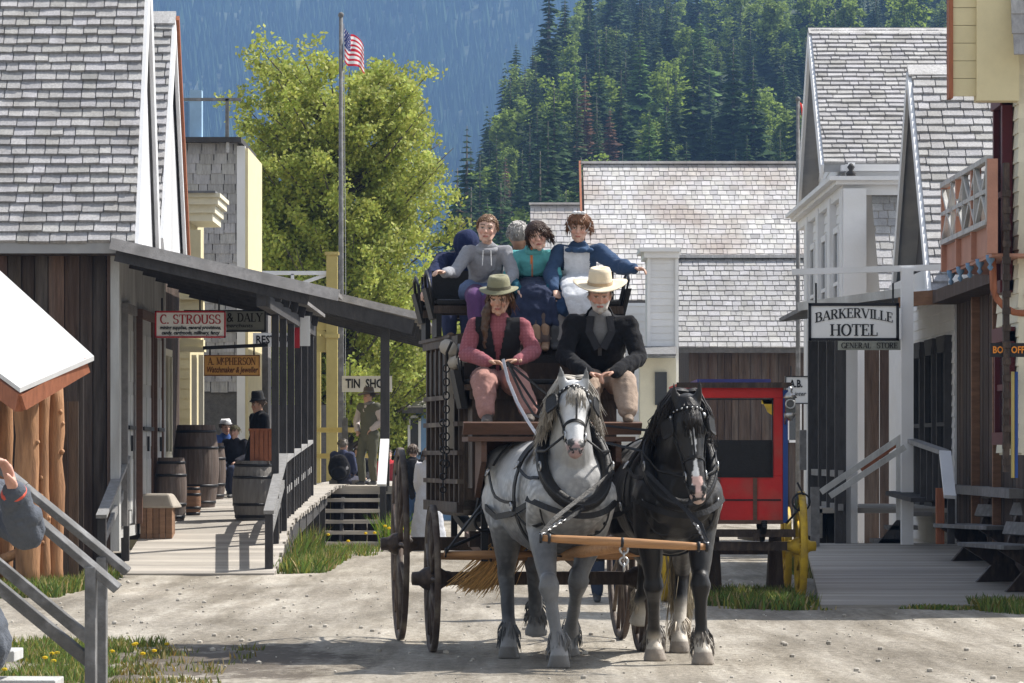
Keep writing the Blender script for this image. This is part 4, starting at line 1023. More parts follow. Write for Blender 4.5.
for px in (648,676):
    q = MB(); q.box(XP(px,97)-.02,XP(px+2.5,97),96.93,97.0,0,ZP(258,97)); q.build('corner_board', M['whitepaint'], rt)
q = MB(); q.hexa([P(636,356,95),P(676,356,95),P(676,348,97),P(640,348,97),P(636,354,95),P(676,354,95),P(676,346,97),P(640,346,97)]); q.build('porch_roof', M['rail'], rt)
q = MB(); q.box(XP(640,96),XP(676,96),96,96.9,0,ZP(358,96)); q.build('porch_wall', M['cream'], rt)
for a in (655,):
    q = MB(); q.box(XP(a,95.9),XP(a+12,95.9),95.93,95.99,ZP(405,96),ZP(372,96)); q.build('window', M['glass'], rt)
q = MB(); siding(q,(XP(592,110),110,0),(1,0,0),XP(650,110)-XP(592,110),ZP(303,110),V((0,-1,0)),.2); q.box(XP(592,110),XP(650,110),110.02,112,0,ZP(303,110)); q.build('wing_wall', M['whitepaint'], rt)

# ---- right row ------------------------------------------------
w3 = gable_house('white_hotel_annex', 'tall white building with pilasters and shingled roof, behind the hotel sign', XP(824,65), 65, XP(800,76), 76, ZP(163,65), ZP(30,70.5), 8.6,
                 M['shingle'], M['whitepaint'], M['whitepaint'], course=.2, th=.04, seed=22, z0=5.8, wall_kind='siding', overhang=.3, wmin=.14, wmax=.34)
q = MB()
wx = 5.2
z = 0
while z < ZP(168,65):
    q.hexa([(wx-.018,64.9,z),(wx+.1,64.9,z),(wx+.1,74.5,z),(wx-.018,74.5,z),(wx-.003,64.9,z+.14),(wx+.1,64.9,z+.14),(wx+.1,74.5,z+.14),(wx-.003,74.5,z+.14)], random.uniform(.93,1.04)); z += .14
q.box(wx+.01,8.5,64.93,75,0,ZP(168,65),.97)
q.build('wall', M['whitepaint'], w3)
q = MB()
for d in (64.7,67.2,69.8,72.4): q.box(wx-.12,wx+.02,d,d+.55,0,ZP(190,65))
q.box(wx-.1,wx+.25,64.6,64.95,0,ZP(190,65)); q.build('pilaster', M['whitepaint'], w3)
q = MB()
for z0,z1,e in ((196,186,.10),(186,182,.22),(182,178,.32),(172,166,.12)): q.box(wx-e,8.5,64.85-e,75,ZP(z0,65),ZP(z1,65))
q.box(wx-.05,8.5,64.86,64.92,ZP(186,65),ZP(165,65)); q.build('cornice', M['whitepaint'], w3)
q = MB(); q.lathe([(.07,0),(.08,.05),(.03,.09),(.06,.14),(.02,.2)],10,1,(XP(851,64.6),64.6,ZP(178,65))); q.build('finial', M['slatewood'], w3, True)
q = MB(); shingles(q,(wx+.35,63.2,ZP(304,63.2)),(1,0,0),(0,1.65,ZP(194,64.85)-ZP(304,63.2)),3,math.hypot(1.65,ZP(194,64.85)-ZP(304,63.2)),.17,.14,.3,.02,random.Random(41)); ro = q.build('lean_to_roof', M['shingle'], w3)
for d in (66,68.6,71.2):
    q = MB(); q.box(wx-.06,wx-.02,d,d+.8,3.4,5.0); qo = q.build('window', M['glass'], w3)
    q = MB(); 
    for (a,b,c,e) in ((d-.08,d,3.3,5.1),(d+.8,d+.88,3.3,5.1),(d,d+.8,5.0,5.1),(d,d+.8,3.3,3.4),(d,d+.8,4.17,4.23)): q.box(wx-.09,wx-.02,a,b,c,e)
    q.build('window_frame', M['whitepaint'], qo)
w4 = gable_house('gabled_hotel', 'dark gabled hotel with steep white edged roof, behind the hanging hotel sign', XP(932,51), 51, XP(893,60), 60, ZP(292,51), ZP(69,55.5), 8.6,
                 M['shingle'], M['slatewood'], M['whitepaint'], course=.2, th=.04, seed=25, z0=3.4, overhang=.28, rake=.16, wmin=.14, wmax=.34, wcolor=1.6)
fx = 5.32
q = MB(); z = .4
while z < 3.6:
    q.hexa([(fx-.018,50.4,z),(fx+.1,50.4,z),(fx+.1,56.5,z),(fx-.018,56.5,z),(fx-.003,50.4,z+.13),(fx+.1,50.4,z+.13),(fx+.1,56.5,z+.13),(fx-.003,56.5,z+.13)], random.uniform(.93,1.04)); z += .13
q.box(fx+.02,8.5,50.45,59.5,0,3.9,.9); q.build('front_wall', M['whitepaint'], w4)
for d in (50.8,52.3,53.9):
    q = MB(); q.box(fx-.05,fx-.01,d,d+.8,1.0,2.75); qo = q.build('window', M['glass'], w4)
    q = MB()
    for (a,b,c,e) in ((d-.1,d,.9,2.85),(d+.8,d+.9,.9,2.85),(d-.12,d+.92,2.75,2.95),(d-.1,d+.9,.85,1.0),(d,d+.8,1.85,1.9)): q.box(fx-.10,fx-.01,a,b,c,e)
    q.build('window_frame', M['slatewood'], qo)
# hotel porch
rt = thing('hotel_porch', (4.6,52,0), 'hotel porch roof on a row of slate posts behind the hanging sign', 'awning')
q = MB(); xa, xb = XP(806,50), XP(992,50); za, zb = ZP(306,50), ZP(285,50)
for i in range(14):
    d = 50+i*.36; q.hexa([(xa,d,za-.03),(xb,d,zb-.03),(xb,d+.35,zb-.03),(xa,d+.35,za-.03),(xa,d,za+.02),(xb,d,zb+.02),(xb,d+.35,zb+.02),(xa,d+.35,za+.02)], random.uniform(.85,1.15))
q.build('roof', M['rail'], rt)
q = MB(); q.beam((XP(898,50),49.96,ZP(300,50)),(xb,49.96,zb-.1),.05,.17); q.build('fascia', M['cratebrown'], rt)
q = MB(); q.beam((xa-.1,49.94,za-.01),(XP(900,50),49.94,ZP(293,50)),.05,.10); q.build('white_fascia', M['greypaint'], rt)
for d in (49.9,51.2,52.6,54.4):
    p = MB(); p.box(3.9-.065,3.9+.065,d-.06,d+.06,.3,3.2); p.build('post', M['slatewood'], rt)
for d in (50.6,51.9,53.4):
    p = MB(); p.box(4.02,4.16,d-.05,d+.05,.3,3.25); p.build('post', M['whitepaint'], rt)
bl = thing('porch_railing', (3.9,54,.43), 'slate grey porch railing under the hotel porch roof', 'railing')
q = MB()
for z in (.85,.45): q.beam((3.9,49.8,.43+z),(3.9,54.5,.43+z),.06,.08,1.4)
q.build('rail', M['rail'], bl)
q = MB(); q.beam(P(803,470,51),P(803,430,51),.08,.08); q.build('post', M['rail'], bl)
rt = thing('timber_post', (XP(907,49.3),49.3,0), 'tall white timber post and crossbar carrying the hotel sign', 'post')
q = MB(); x = XP(907,49.3); q.box(x-.07,x+.07,49.23,49.37,0,ZP(268,49.3)); q.build('upright', M['whitepaint'], rt)
q = MB(); q.beam(P(792,272,49.3),P(950,267,49.3),.08,.07); q.build('crossbar', M['whitepaint'], rt)
# white pillar and wall patch
q = MB(); X0,X1 = XP(842,62),XP(864,62); q.box(X0,X1,62,62.4,0,3.4); tag(q.build('white_pillar', M['whitepaint']), 'broad white pillar standing in the shade behind the porch posts', 'pillar')
q = MB(); x = XP(844,50.1); q.box(x-.075,x+.075,50.0,50.15,0,1.16,.75); tag(q.build('newel_post', M['whitepaint']), 'short pale newel post under the porch, left of the small steps', 'post')
# dark store continuing to the right of the hotel
rt = thing('dark_store', (5.6,48,0), 'dark board shopfront with salmon posts, right of the hotel windows', 'building')
q = MB(); boards(q,(5.36,43.2,.2),(0,1,0),(0,0,1),7.1,3.15,.25,.03,.012,V((-1,0,0)),tone=(.5,1.6)); q.box(5.39,8.5,40.6,50.3,0,3.6,.6); boards(q,(5.36,40.6,.2),(0,1,0),(0,0,1),2.6,1.3,.25,.03,.012,V((-1,0,0)),tone=(.5,1.6)); q.build('wall', M['darkboard'], rt)
q = MB(); boards(q,(XP(864,61),61,0),(1,0,0),(0,0,1),1.0,3.3,.2,.03,.01,V((0,-1,0)),tone=(.6,1.5)); q.build('rear_wall', M['darkboard'], rt)
for d in (47.9,45.8):
    p = MB(); p.box(5.24,5.33,d-.045,d+.045,.4,3.35); p.build('post', M['cratebrown'], rt)
q = MB(); q.box(5.15,5.3,43.5,50.2,1.05,1.15); q.build('rail', M['greywood'], rt)
q = MB(); q.box(5.0,8.5,43.3,50.25,3.3,3.45); q.build('eave_board', M['darkboard'], rt)
# deck and ramp
rt = thing('hotel_deck', (4.3,46,0), 'wide plank ramp and deck in front of the hotel porch', 'boardwalk')
q = MB(); d = 41.15
def rz_(d): return min(.43, max(.012, (d-41.15)/8.0*.43))
while d < 50:
    w_ = .185; xl = 3.03+(3.5-3.03)*(d-41.15)/8.9; g = random.uniform(.72,1.05)
    z0,z1 = rz_(d)+.02, rz_(d+w_)+.02
    q.hexa([(xl,d,z0-.05),(6.5,d,z0-.05),(6.5,d+w_-.01,z1-.05),(xl,d+w_-.01,z1-.05),(xl,d,z0),(6.5,d,z0),(6.5,d+w_-.01,z1),(xl,d+w_-.01,z1)], g); d += w_
q.build('planks', M['deck'], rt)
q = MB()
for d in np.arange(50.6,55,.19): q.box(3.7,5.35,d,d+.18,.8,.86,random.uniform(.7,1.1))
q.box(3.68,3.74,50.6,55,.5,.85,.5); q.build('upper_planks', M['deck'], rt)
st = thing('side_steps', (XP(888,50.3),50.3,.45), 'small dark steps climbing to the porch beside the newel post', 'stairs')
for k in range(3):
    q = MB(); x0 = XP(872,50.2)+.17*k; z = .50+.16*k; q.box(x0,x0+.36,50.0,50.55,z-.05,z,1.2); q.build('tread', M['greywood'], st)
q = MB(); q.hexa([(XP(878,50),50.0,.45),(XP(912,50),50.0,.45),(XP(912,50),50.05,.45),(XP(878,50),50.05,.45),(XP(880,50),50.0,.48),(XP(912,50),50.0,.95),(XP(912,50),50.05,.95),(XP(880,50),50.05,.48)]); q.build('stringer', M['slatewood'], st)
hr = thing('stair_rail', (XP(860,49.5),49.5,.4), 'pair of pale hand rails slanting up to the white post', 'railing')
for (a,b,D) in (((821,492),(903,436),49.4),((830,496),(905,447),49.0)):
    q = MB(); q.beam(P(*a,D),P(*b,D),.05,.07); q.build('handrail', M['greypaint'], hr)
q = MB(); q.beam(P(815,546,48.9),P(815,487,48.9),.1,.1); q.build('post', M['rail'], hr)
q = MB(); q.beam(P(900,520,49.4),P(900,442,49.4),.09,.07,up=V((0,1,0))); q.build('post', M['greypaint'], hr)
q = MB(); q.beam(P(861,470,50.5),P(903,440,50.5),.04,.05); q.build('back_rail', M['rust'], hr)
pr = thing('porch_side_railing', (XP(930,48),48,.4), 'dark balustrade with a white sloping cap board, left of the benches', 'railing')
q = MB(); q.beam(P(909,440,49.5),P(944,452,47),.12,.05,1.4,up=W0); q.build('top_rail', M['rail'], pr)
for k in range(6):
    t = k/5; D = 49.4-2.4*t; px = 911+31*t; q = MB(); x = XP(px,D); q.box(x-.035,x+.035,D-.03,D+.03,ZP(500,D),ZP(442+11*t,D)); q.build('baluster', M['slatewood'], pr)
q = MB(); q.beam(P(945,452,47),P(950,497,46.0),.13,.04,up=V((0,-1,.3))); q.build('cap_board', M['whitepaint'], pr)
q = MB(); q.beam(P(940,544,46.9),P(940,488,46.9),.09,.09,up=V((0,1,0))); q.build('post', M['rust'], pr)
q = MB(); q.beam(P(951,544,46.5),P(951,497,46.5),.08,.08,up=V((0,1,0))); q.build('support', M['slatewood'], pr); q = MB(); q.beam(P(928,500,48.2),P(902,493,49.5),.4,.05); q.build('side_plank', M['slatewood'], pr)
# benches
def bench():
    rt = thing('wooden_bench', (0,0,0), 'grey slatted bench with dark trestle ends, the farther of two beside the shop', 'bench', 'benches on the hotel deck')
    # faces -x; length along y
    for k in range(2):
        q = MB(); q.box(-.42+.22*k,-.22+.22*k,-.85,.85,.43,.475,1); q.build('seat_board', M['rail'], rt, bevel=.006, local=True)
    for z,x in ((.62,.11),(.82,.19)):
        q = MB(); q.beam((x,-.85,z),(x,.85,z),.04,.14,1.1,up=V((.35,0,1))); q.build('back_slat', M['rail'], rt, bevel=.006, local=True)
    for y in (-.62,.62):
        q = MB(); q.hexa([(-.34,y-.03,0),(.30,y-.03,0),(.30,y+.03,0),(-.34,y+.03,0),(-.12,y-.03,.24),(.14,y-.03,.24),(.14,y+.03,.24),(-.12,y+.03,.24)])
        q.hexa([(-.12,y-.03,.24),(.14,y-.03,.24),(.14,y+.03,.24),(-.12,y+.03,.24),(-.42,y-.03,.43),(.10,y-.03,.43),(.10,y+.03,.43),(-.42,y+.03,.43)])
        q.beam((.02,y,.2),(.27,y,.95),.06,.10,up=V((1,0,0))); q.build('leg', M['coachwood'], rt, bevel=.005, local=True)
    return rt
b = bench(); b.location = (XP(992,46.5),46.2,rz_(46)); b.rotation_euler = (0,0,R(14))
b = copy_tree(b); b.location = (XP(1018,43.5),43.4,rz_(43.2)); b['label'] = 'grey slatted bench cut by the right edge, the nearer of two beside the shop'; b.rotation_euler = (0,0,R(10))
# yellow building
rt = thing('box_office_building', (6,41,0), 'yellow clapboard building with burgundy window trim at the right edge', 'building')
fx = 4.88; q = MB(); z = 1.52
while z < 6.2:
    q.hexa([(fx-.018,40.4,z),(fx+.1,40.4,z),(fx+.1,42.2,z),(fx-.018,42.2,z),(fx-.003,40.4,z+.14),(fx+.1,40.4,z+.14),(fx+.1,42.2,z+.14),(fx-.003,42.2,z+.14)], random.uniform(.92,1.04)); z += .14
siding(q,(fx+.02,40.42,1.5),(1,0,0),3.1,4.7,V((0,-1,0)),.14); q.box(fx+.01,8,40.43,42.15,1.5,6.2); q.build('wall', M['cream'], rt)
for (d0,d1,z0,z1) in ((40.9,41.5,3.2,4.9),(40.7,41.4,1.72,2.6)):
    q = MB(); q.box(fx-.07,fx-.03,d0,d1,z0,z1); qo = q.build('window', M['glass'], rt)
    q = MB(); q.box(fx-.12,fx-.02,d0-.12,d0,z0-.1,z1+.1); q.box(fx-.12,fx-.02,d1,d1+.1,z0-.1,z1+.1); q.box(fx-.14,fx-.02,d0-.12,d1+.1,z1,z1+.14); q.box(fx-.14,fx-.02,d0-.12,d1+.1,z0-.12,z0); q.box(fx-.1,fx-.03,d0,d1,(z0+z1)/2-.03,(z0+z1)/2+.03); q.build('window_frame', M['burgundy'], qo)
DE = 40.3; X0 = XP(953,DE); zb = ZP(96,DE)
q = MB(); z = zb
while z < zb+1.6: q.box(X0,XP(976,DE),DE,DE+.05,z,z+.165,random.uniform(.93,1.05)); z += .17
q.box(X0+.01,XP(976,DE),DE+.05,DE+.2,zb+.02,zb+1.7,.95); q.box(XP(976,DE),fx-.02,DE-.06,DE+.2,ZP(101,DE),zb+1.7,1.02); q.build('eave_box', M['yellowpaint'], rt)
q = MB(); q.box(X0-.04,X0,DE-.02,DE+.2,zb-.02,zb+1.7); q.build('eave_edge', M['rust'], rt)
q = MB(); shingles(q,(XP(1010,40.2),40.0,ZP(52,40.0)),(1,0,0),(0,.3,1),1.2,1.0,.2,.15,.3,.02,random.Random(2)); q.build('shingle_skirt', M['shingle'], rt)
# carved dark post and yellow trim posts near the box office
q = MB(); q.box(XP(1003,40),XP(1009,40),39.95,40.05,ZP(472,40),ZP(163,40))
for k in range(17): q.box(XP(1002,40),XP(1010,40),39.93,40.0,1.4+k*.16,1.46+k*.16)
q.build('carved_post', M['coachwood'], rt)
q = MB(); q.box(XP(1015,40.3),XP(1018,40.3),40.3,40.38,ZP(478,40),2.3); q.build('trim_strip', M['redblue'], rt)
q = MB(); q.box(XP(1012,40.3),XP(1014.5,40.3),40.3,40.38,ZP(478,40),2.3); q.build('trim_strip', M['yellowpost'], rt)
# salmon balcony
rt = thing('salmon_balcony', (4.6,41.5,3.3), 'small salmon balcony with white crossed lattice, below the yellow eave', 'balcony')
q = MB(); xa,xb = XP(946,44),XP(992,40); d0,d1 = 40.0,44.0; zt,zbt = 4.32,3.42; zm = 3.72
def bx_(d): return xb+(xa-xb)*(d-d0)/(d1-d0)
q.hexa([(bx_(d0),d0,zbt),(bx_(d0)+.05,d0,zbt),(bx_(d1)+.05,d1,zbt),(bx_(d1),d1,zbt),(bx_(d0),d0,zm),(bx_(d0)+.05,d0,zm),(bx_(d1)+.05,d1,zm),(bx_(d1),d1,zm)])
q.box(bx_(d0),5,d0,d1,zbt-.03,zbt)
for d in (d0,d0+1.33,d0+2.66,d1): q.box(bx_(d)-.05,bx_(d)+.05,d-.05,d+.05,zbt,zt)
q.box(bx_(d1),5,d1-.03,d1,zbt,zm,.8)
q.build('panel', M['orangepaint'], rt)
q = MB()
for k in range(4):
    a,b = d0+k*1.0, d0+(k+1)*1.0; a_ = (bx_(a)-.03,a,zm+.02); b_ = (bx_(b)-.03,b,zt-.04); q.beam(a_,b_,.04,.05); q.beam((bx_(a)-.03,a,zt-.04),(bx_(b)-.03,b,zm+.02),.04,.05); q.beam((bx_(a)-.03,a,zm),(bx_(a)-.03,a,zt),.06,.06,up=V((0,1,0)))
q.beam((bx_(d0)-.03,d0,zt),(bx_(d1)-.03,d1,zt),.07,.05); q.beam((bx_(d0)-.03,d0,zm),(bx_(d1)-.03,d1,zm),.07,.05); q.beam((bx_(d0)-.03,d0,zm+.3),(bx_(d1)-.03,d1,zm+.3),.05,.04)
q.box(bx_(d1),5,d1-.06,d1-.03,zm+.02,zt-.04,.9)
q.build('lattice', M['greypaint'], rt)
for k in range(5):
    d = d0+.3+k*.85; q = MB(); q.lathe([(.01,-.15),(.03,-.12),(.012,-.09),(.04,-.05),(.045,0)],10,1,(bx_(d)+.02,d,zbt)); q.build('pendant', M['bluepaint'], rt, True)
q = MB(); pts = [(bx_(d0)+.05,d0+.4,3.4)]
for k in range(9):
    a = k/8*3.9; pts.append((bx_(d0)+.28-.22*math.cos(a)*(1-k*.05),d0+.4,3.1-.17*math.sin(a)-.02*k))
q.tube(pts,[.035]*len(pts),6); q.build('bracket', M['rust'], rt, True)

# ---- flag poles ------------------------------------------------
rt = thing('flagpole', (XP(341,86),86,0), 'tall grey flagpole carrying the striped flag in front of the tree', 'flagpole')
q = MB(); q.tube([(0,0,0),(0,0,ZP(16,86))],[.065,.04],10); q.ball((0,0,ZP(15,86)),.06); q.build('pole', M['rail'], rt, True, local=True)
q = MB(); q.tube([(.08,-.05,1.2),(.10,-.05,5),(.06,-.05,ZP(24,86))],.008,5); q.build('halyard', M['greypaint'], rt, local=True)
def flag(name, label, px0, D, corner_fn, paintfn, nx=60, ny=44):
    vs=[]; fs=[]; cs=[]
    for j in range(ny+1):
        for i in range(nx+1): vs.append(corner_fn(i/nx, j/ny))
    mb = MB()
    for j in range(ny):
        for i in range(nx):
            c = paintfn((i+.5)/nx,(j+.5)/ny); a=j*(nx+1)+i
            mb.add([vs[a],vs[a+1],vs[a+nx+2],vs[a+nx+1]],[(0,1,2,3)],c)
    o = mb.build(name, mat('flag_cloth',(1,1,1),.8,.05,5,attr='col',bump=0,trans=.35)); tag(o,label,'flag'); return o
def us(u,v):     # u along the fly, v down
    if u < .4 and v < 7/13:
        gx_, gy_ = u/.4*11, v*13/7*9
        if (int(gx_)+int(gy_))%2 == 1 and abs(gx_%1-.5)<.3 and abs(gy_%1-.5)<.32 : return (.8,.8,.8)
        return (.03,.05,.22)
    return (.62,.03,.05) if int(v*13)%2==0 else (.85,.84,.84)
D=86
def us_pos(u,v):
    x = XP(343.5,D)+ (.40*u + .02*math.sin(u*9+v*2)); z = ZP(27,D)- .34*u -.04*math.sin(u*7) - v*(.70 -.10*u) ; y = D+.10*math.sin(u*8+v*1.5); return (x+.05*v*u,y,z)
flag('flag','red, white and blue stars and stripes flag hanging from the tall pole',0,D,us_pos,us)
rt = thing('flagpole', (XP(798,82),82,0), 'thin pale flagpole rising beside the white building, right of centre', 'flagpole')
q = MB(); q.tube([(0,0,0),(0,0,ZP(100,82))],[.05,.035],8); q.ball((0,0,ZP(99,82)),.05); q.build('pole', M['rail'], rt, True, local=True)
def ca_pos(u,v): return (XP(800,82)+.14*u+.05*v, 82+.06*math.sin(u*7), ZP(102,82)-.1*u-v*.36)
flag('flag','small drooping red and white flag on the thin pole',0,82,ca_pos,lambda u,v:(.65,.04,.03) if u<.3 or u>.72 or (abs(u-.5)<.1 and abs(v-.5)<.2) else (.85,.83,.82),24,30)

# ---- signs ------------------------------------------------
ink = mat('sign_black_lettering',(.02,.02,.022),.6,.05,5,bump=0); inkred = mat('sign_red_lettering',(.42,.02,.03),.6,.05,5,bump=0); inkbr = mat('sign_brown_lettering',(.16,.06,.02),.6,.05,5,bump=0); inkor = mat('sign_orange_lettering',(.75,.26,.03),.6,.05,5,bump=0)
signw = mat('sign_white_board',(.84,.84,.83),.6,.05,3,bump=.05); signo = mat('sign_orange_board',(.80,.44,.13),.6,.1,3,bump=.05); signg = mat('sign_grey_board',(.28,.30,.275),.6,.1,3,bump=.05); signk = mat('sign_black_board',(.015,.015,.018),.5,.1,3,bump=.05)
def sign(label, box, D, board, frame, lines, hangers=(), fw=.03, cat='sign'):
    x0,y0,x1,y1 = box; X0,X1,Z1,Z0 = XP(x0,D),XP(x1,D),ZP(y0,D),ZP(y1,D)
    rt = thing('hanging_sign', ((X0+X1)/2,D,Z0), label, cat)
    q = MB(); q.box(X0,X1,D-.02,D+.02,Z0,Z1); q.build('board', board, rt)
    if frame:
        q = MB(); q.box(X0,X1,D-.035,D-.02,Z1-fw,Z1); q.box(X0,X1,D-.035,D-.02,Z0,Z0+fw); q.box(X0,X0+fw,D-.035,D-.02,Z0,Z1); q.box(X1-fw,X1,D-.035,D-.02,Z0,Z1); q.build('border', frame, rt, bevel=0)
    for (t,cx,cy,h,wd,m,kw) in lines:
        if t[0] == '#': serif_text('lettering', t[1:], h/S(D), (XP(cx,D),D-.026,ZP(cy,D)), m, rt, wd/S(D))
        else: text('lettering', t, h/S(D)*1.38, (XP(cx,D),D-.026,ZP(cy,D)), m, rt, width=wd/S(D), **kw)
    if hangers:
        q = MB()
        for hx,hy in hangers: q.tube([(XP(hx,D),D,Z1),(XP(hx,D),D,ZP(hy,D))],.012,6)
        q.pieces('hanger', M['blackiron'], rt, n=12)
    return rt
sign('white sign with red border lettered C. STROUSS, hung above the left walk', (155,311,226,338), 54, signw, inkred,
     [('#C. STROUSS',190.5,319.3,9,61,inkred,{}),('mining supplies, general provisions,',190.5,327.8,3.6,61,ink,dict(bold=.002,shear=.2)),('candy, cardgoods, millinery, fancy',190.5,333,3.6,58,ink,dict(bold=.002,shear=.2))], ((162,298),(219,298)), fw=.022)
sign('grey wooden sign ending in N & DALY, partly behind the white red-bordered sign', (184,310,266,332), 60, signg, ink,
     [('#MASON & DALY',226,317.5,8.5,74,ink,{}),('general merchants',228,325.8,4,50,ink,dict(shear=.2))], ((200,300),(258,300)), fw=.02)
sign('ochre sign of watchmaker and jeweller A. McPherson, below the grey sign', (204,355,260,376), 58.5, signo, inkbr,
     [('#A. McPHERSON',232,361.3,7.2,48,inkbr,{}),('Watchmaker & Jeweller',232,370,6,51,inkbr,dict(bold=.002,shear=.25))], ((210,346),(254,346)), fw=.012)
q = MB(); q.beam(P(203,348,58.5),P(268,345,58.5),.03,.05); tag(q.build('sign_arm', M['blackiron']), 'dark iron arm holding up the ochre watchmaker sign', 'bracket')
sign('white restaurant sign mostly hidden behind the porch posts', (253,333,312,347), 66, signw, None, [('RESTAURANT',284,340,8,56,ink,dict(bold=.004))], ((262,322),(300,322)))
sign('long white TIN SHOP sign beside the corner post', (342,376,392,392), 76, signw, None, [('TIN  SHOP',367,384,9,43,ink,dict(bold=.006))], ((350,360),(386,360)))
for k,(px,c,lb) in enumerate(((297,inkred,'narrow red notice hanging on a porch post'),(305,signw,'white notice hanging beside the narrow red one'))):
    q = MB(); D = 60.6-.3*k; q.box(XP(px-(3.5 if k==0 else 5),D),XP(px+(2.5 if k==0 else 5),D),D-.01,D+.01,ZP(348-2*k,D),ZP(316,D)); tag(q.build('notice', c), lb, 'notice')
# hotel sign with curved top line
rt = sign('large white BARKERVILLE HOTEL sign with black border hanging from the porch', (808,303,899,341), 49.2, signw, signk, [('#HOTEL',854,330,11.5,48,ink,{})], ((816,283),(893,283)), fw=.035)
serif_text('lettering','BARKERVILLE',9.5/S(49.2),(XP(854,49.2),49.2-.026,ZP(313,49.2)),ink,rt,78/S(49.2),curve=5/S(49.2))
sign('small grey GENERAL STORE sign just under the hotel sign', (838,339,902,350), 49.6, signg, None, [('#GENERAL',856,345.5,5.5,30,ink,{}),('#STORE',887,345.5,5.5,21,ink,{})], ())
sign('black BOX OFFICE sign with orange letters at the right edge', (990,343,1036,357), 40, signk, None, [('BOX OFFICE',1014,350.2,7,43,inkor,dict(bold=.002))], ())
sign('white sign beginning A.B behind the red coach', (785,376,812,404), 60, signw, ink, [('A.B.',796,384,7.5,13,ink,dict(bold=.004)),('Painter',797,394,4.5,17,ink,dict(shear=.25))], ((791,366),), fw=.015)
# ---- barrels and crates on the walk
def barrel(name, label, px, D, y0, y1, rpx, m, group='barrels on the left walk', hoops=4):
    x = XP(px,D); z0 = ZP(y1,D) if y1 else deck_z(D)+.02; z0 = deck_z(D)+.02; h = (y1-y0)/S(D); r = rpx/S(D)
    rt = thing(name,(x,D,z0),label,'barrel',group)
    prof=[(r*.80,0)]+[(r*(.82+.18*math.sin(math.pi*t/10)),h*t/10) for t in range(0,11)]+[(r*.74,h),(r*.72,h-.04)]
    q = MB(); q.lathe(prof,28); q.build('staves', m, rt, False, local=True)
    q = MB(); q.lathe([(r*.74,h-.045),(r*.74,h-.03)],24); q.build('head', M['greywood'], rt, local=True)
    for t in (.06,.26,.72,.92):
        q = MB(); rr = r*(.82+.18*math.sin(math.pi*t)); q.ring((0,0,h*t),(0,0,1),rr+.002,(.006,.022),28,6); q.build('hoop', M['blackiron'], rt, True, local=True)
barrel('barrel','tall dark barrel standing by the store door',196,61,408,490,23,M['barrel'])
barrel('barrel','dark barrel half hidden behind the tall dark one',212,63.5,432,488,14,M['barrel'])
barrel('barrel','medium brown barrel behind the covered crate',171,57.2,437,500,16,M['barrel'])
barrel('barrel','weathered grey barrel standing alone in front of the porch posts',253,57.4,453,512,21,M['barrelgrey'])
barrel('keg','small round brown keg at the foot of the tall dark barrel',193,58.6,463,492,8,M['cratebrown'])
def crate(name,label,x0,x1,y0,y1,D,z0,dep,m):
    rt = thing(name,((XP(x0,D)+XP(x1,D))/2,D+dep/2,z0),label,'crate'); X0,X1=XP(x0,D),XP(x1,D); h=(y1-y0)/S(D)
    q = MB(); n=5
    for k in range(n): q.box(X0+(X1-X0)*k/n+.004,X0+(X1-X0)*(k+1)/n-.004,D,D+.02,z0,z0+h,random.uniform(.8,1.3))
    for k in range(4): q.box(X1-.02,X1,D+.02+dep*k/4,D+dep*(k+1)/4,z0,z0+h,random.uniform(.8,1.3)); q.box(X0,X0+.02,D+.02+dep*k/4,D+dep*(k+1)/4,z0,z0+h,1)
    q.box(X0+.02,X1-.02,D+dep-.02,D+dep,z0,z0+h,.9); q.build('side', m, rt)
    return rt,X0,X1,h
M['crateattr'] = mat('crate_slats',(.24,.14,.085),.8,.3,4,(1,1,5),.3,20,attr='mul'); M['rustattr']=mat('russet_slats',(.34,.13,.07),.8,.3,4,attr='mul')
D=55.4; z0=deck_z(D)+.02
rt,X0,X1,h = crate('crate','brown slatted crate under a grey canvas cover beside the doorway',140,172,472,505,D,z0,.5,M['crateattr'])
q = MB(); q.hexa([(X0-.03,D-.04,z0+h-.03),(X1+.03,D-.04,z0+h-.03),(X1+.1,D+.6,z0+h-.03),(X0-.03,D+.6,z0+h-.03),(X0,D,z0+h+.16),(X1-.04,D,z0+h+.16),(X1-.02,D+.5,z0+h+.16),(X0,D+.5,z0+h+.16)]); q.build('cover', M['canvas'], rt, bevel=.03)
D=57.4; rt,X0,X1,h = crate('crate','russet wooden box resting on top of the grey barrel',250,273,421,451,D-.15,deck_z(D)+.02+59/S(D)+.0,.36,M['rustattr'])
q = MB(); q.box(X0-.02,X1+.02,D-.17,D+.23,deck_z(D)+.02+59/S(D)+h,deck_z(D)+.02+59/S(D)+h+.03); q.build('lid', M['rust'], rt)
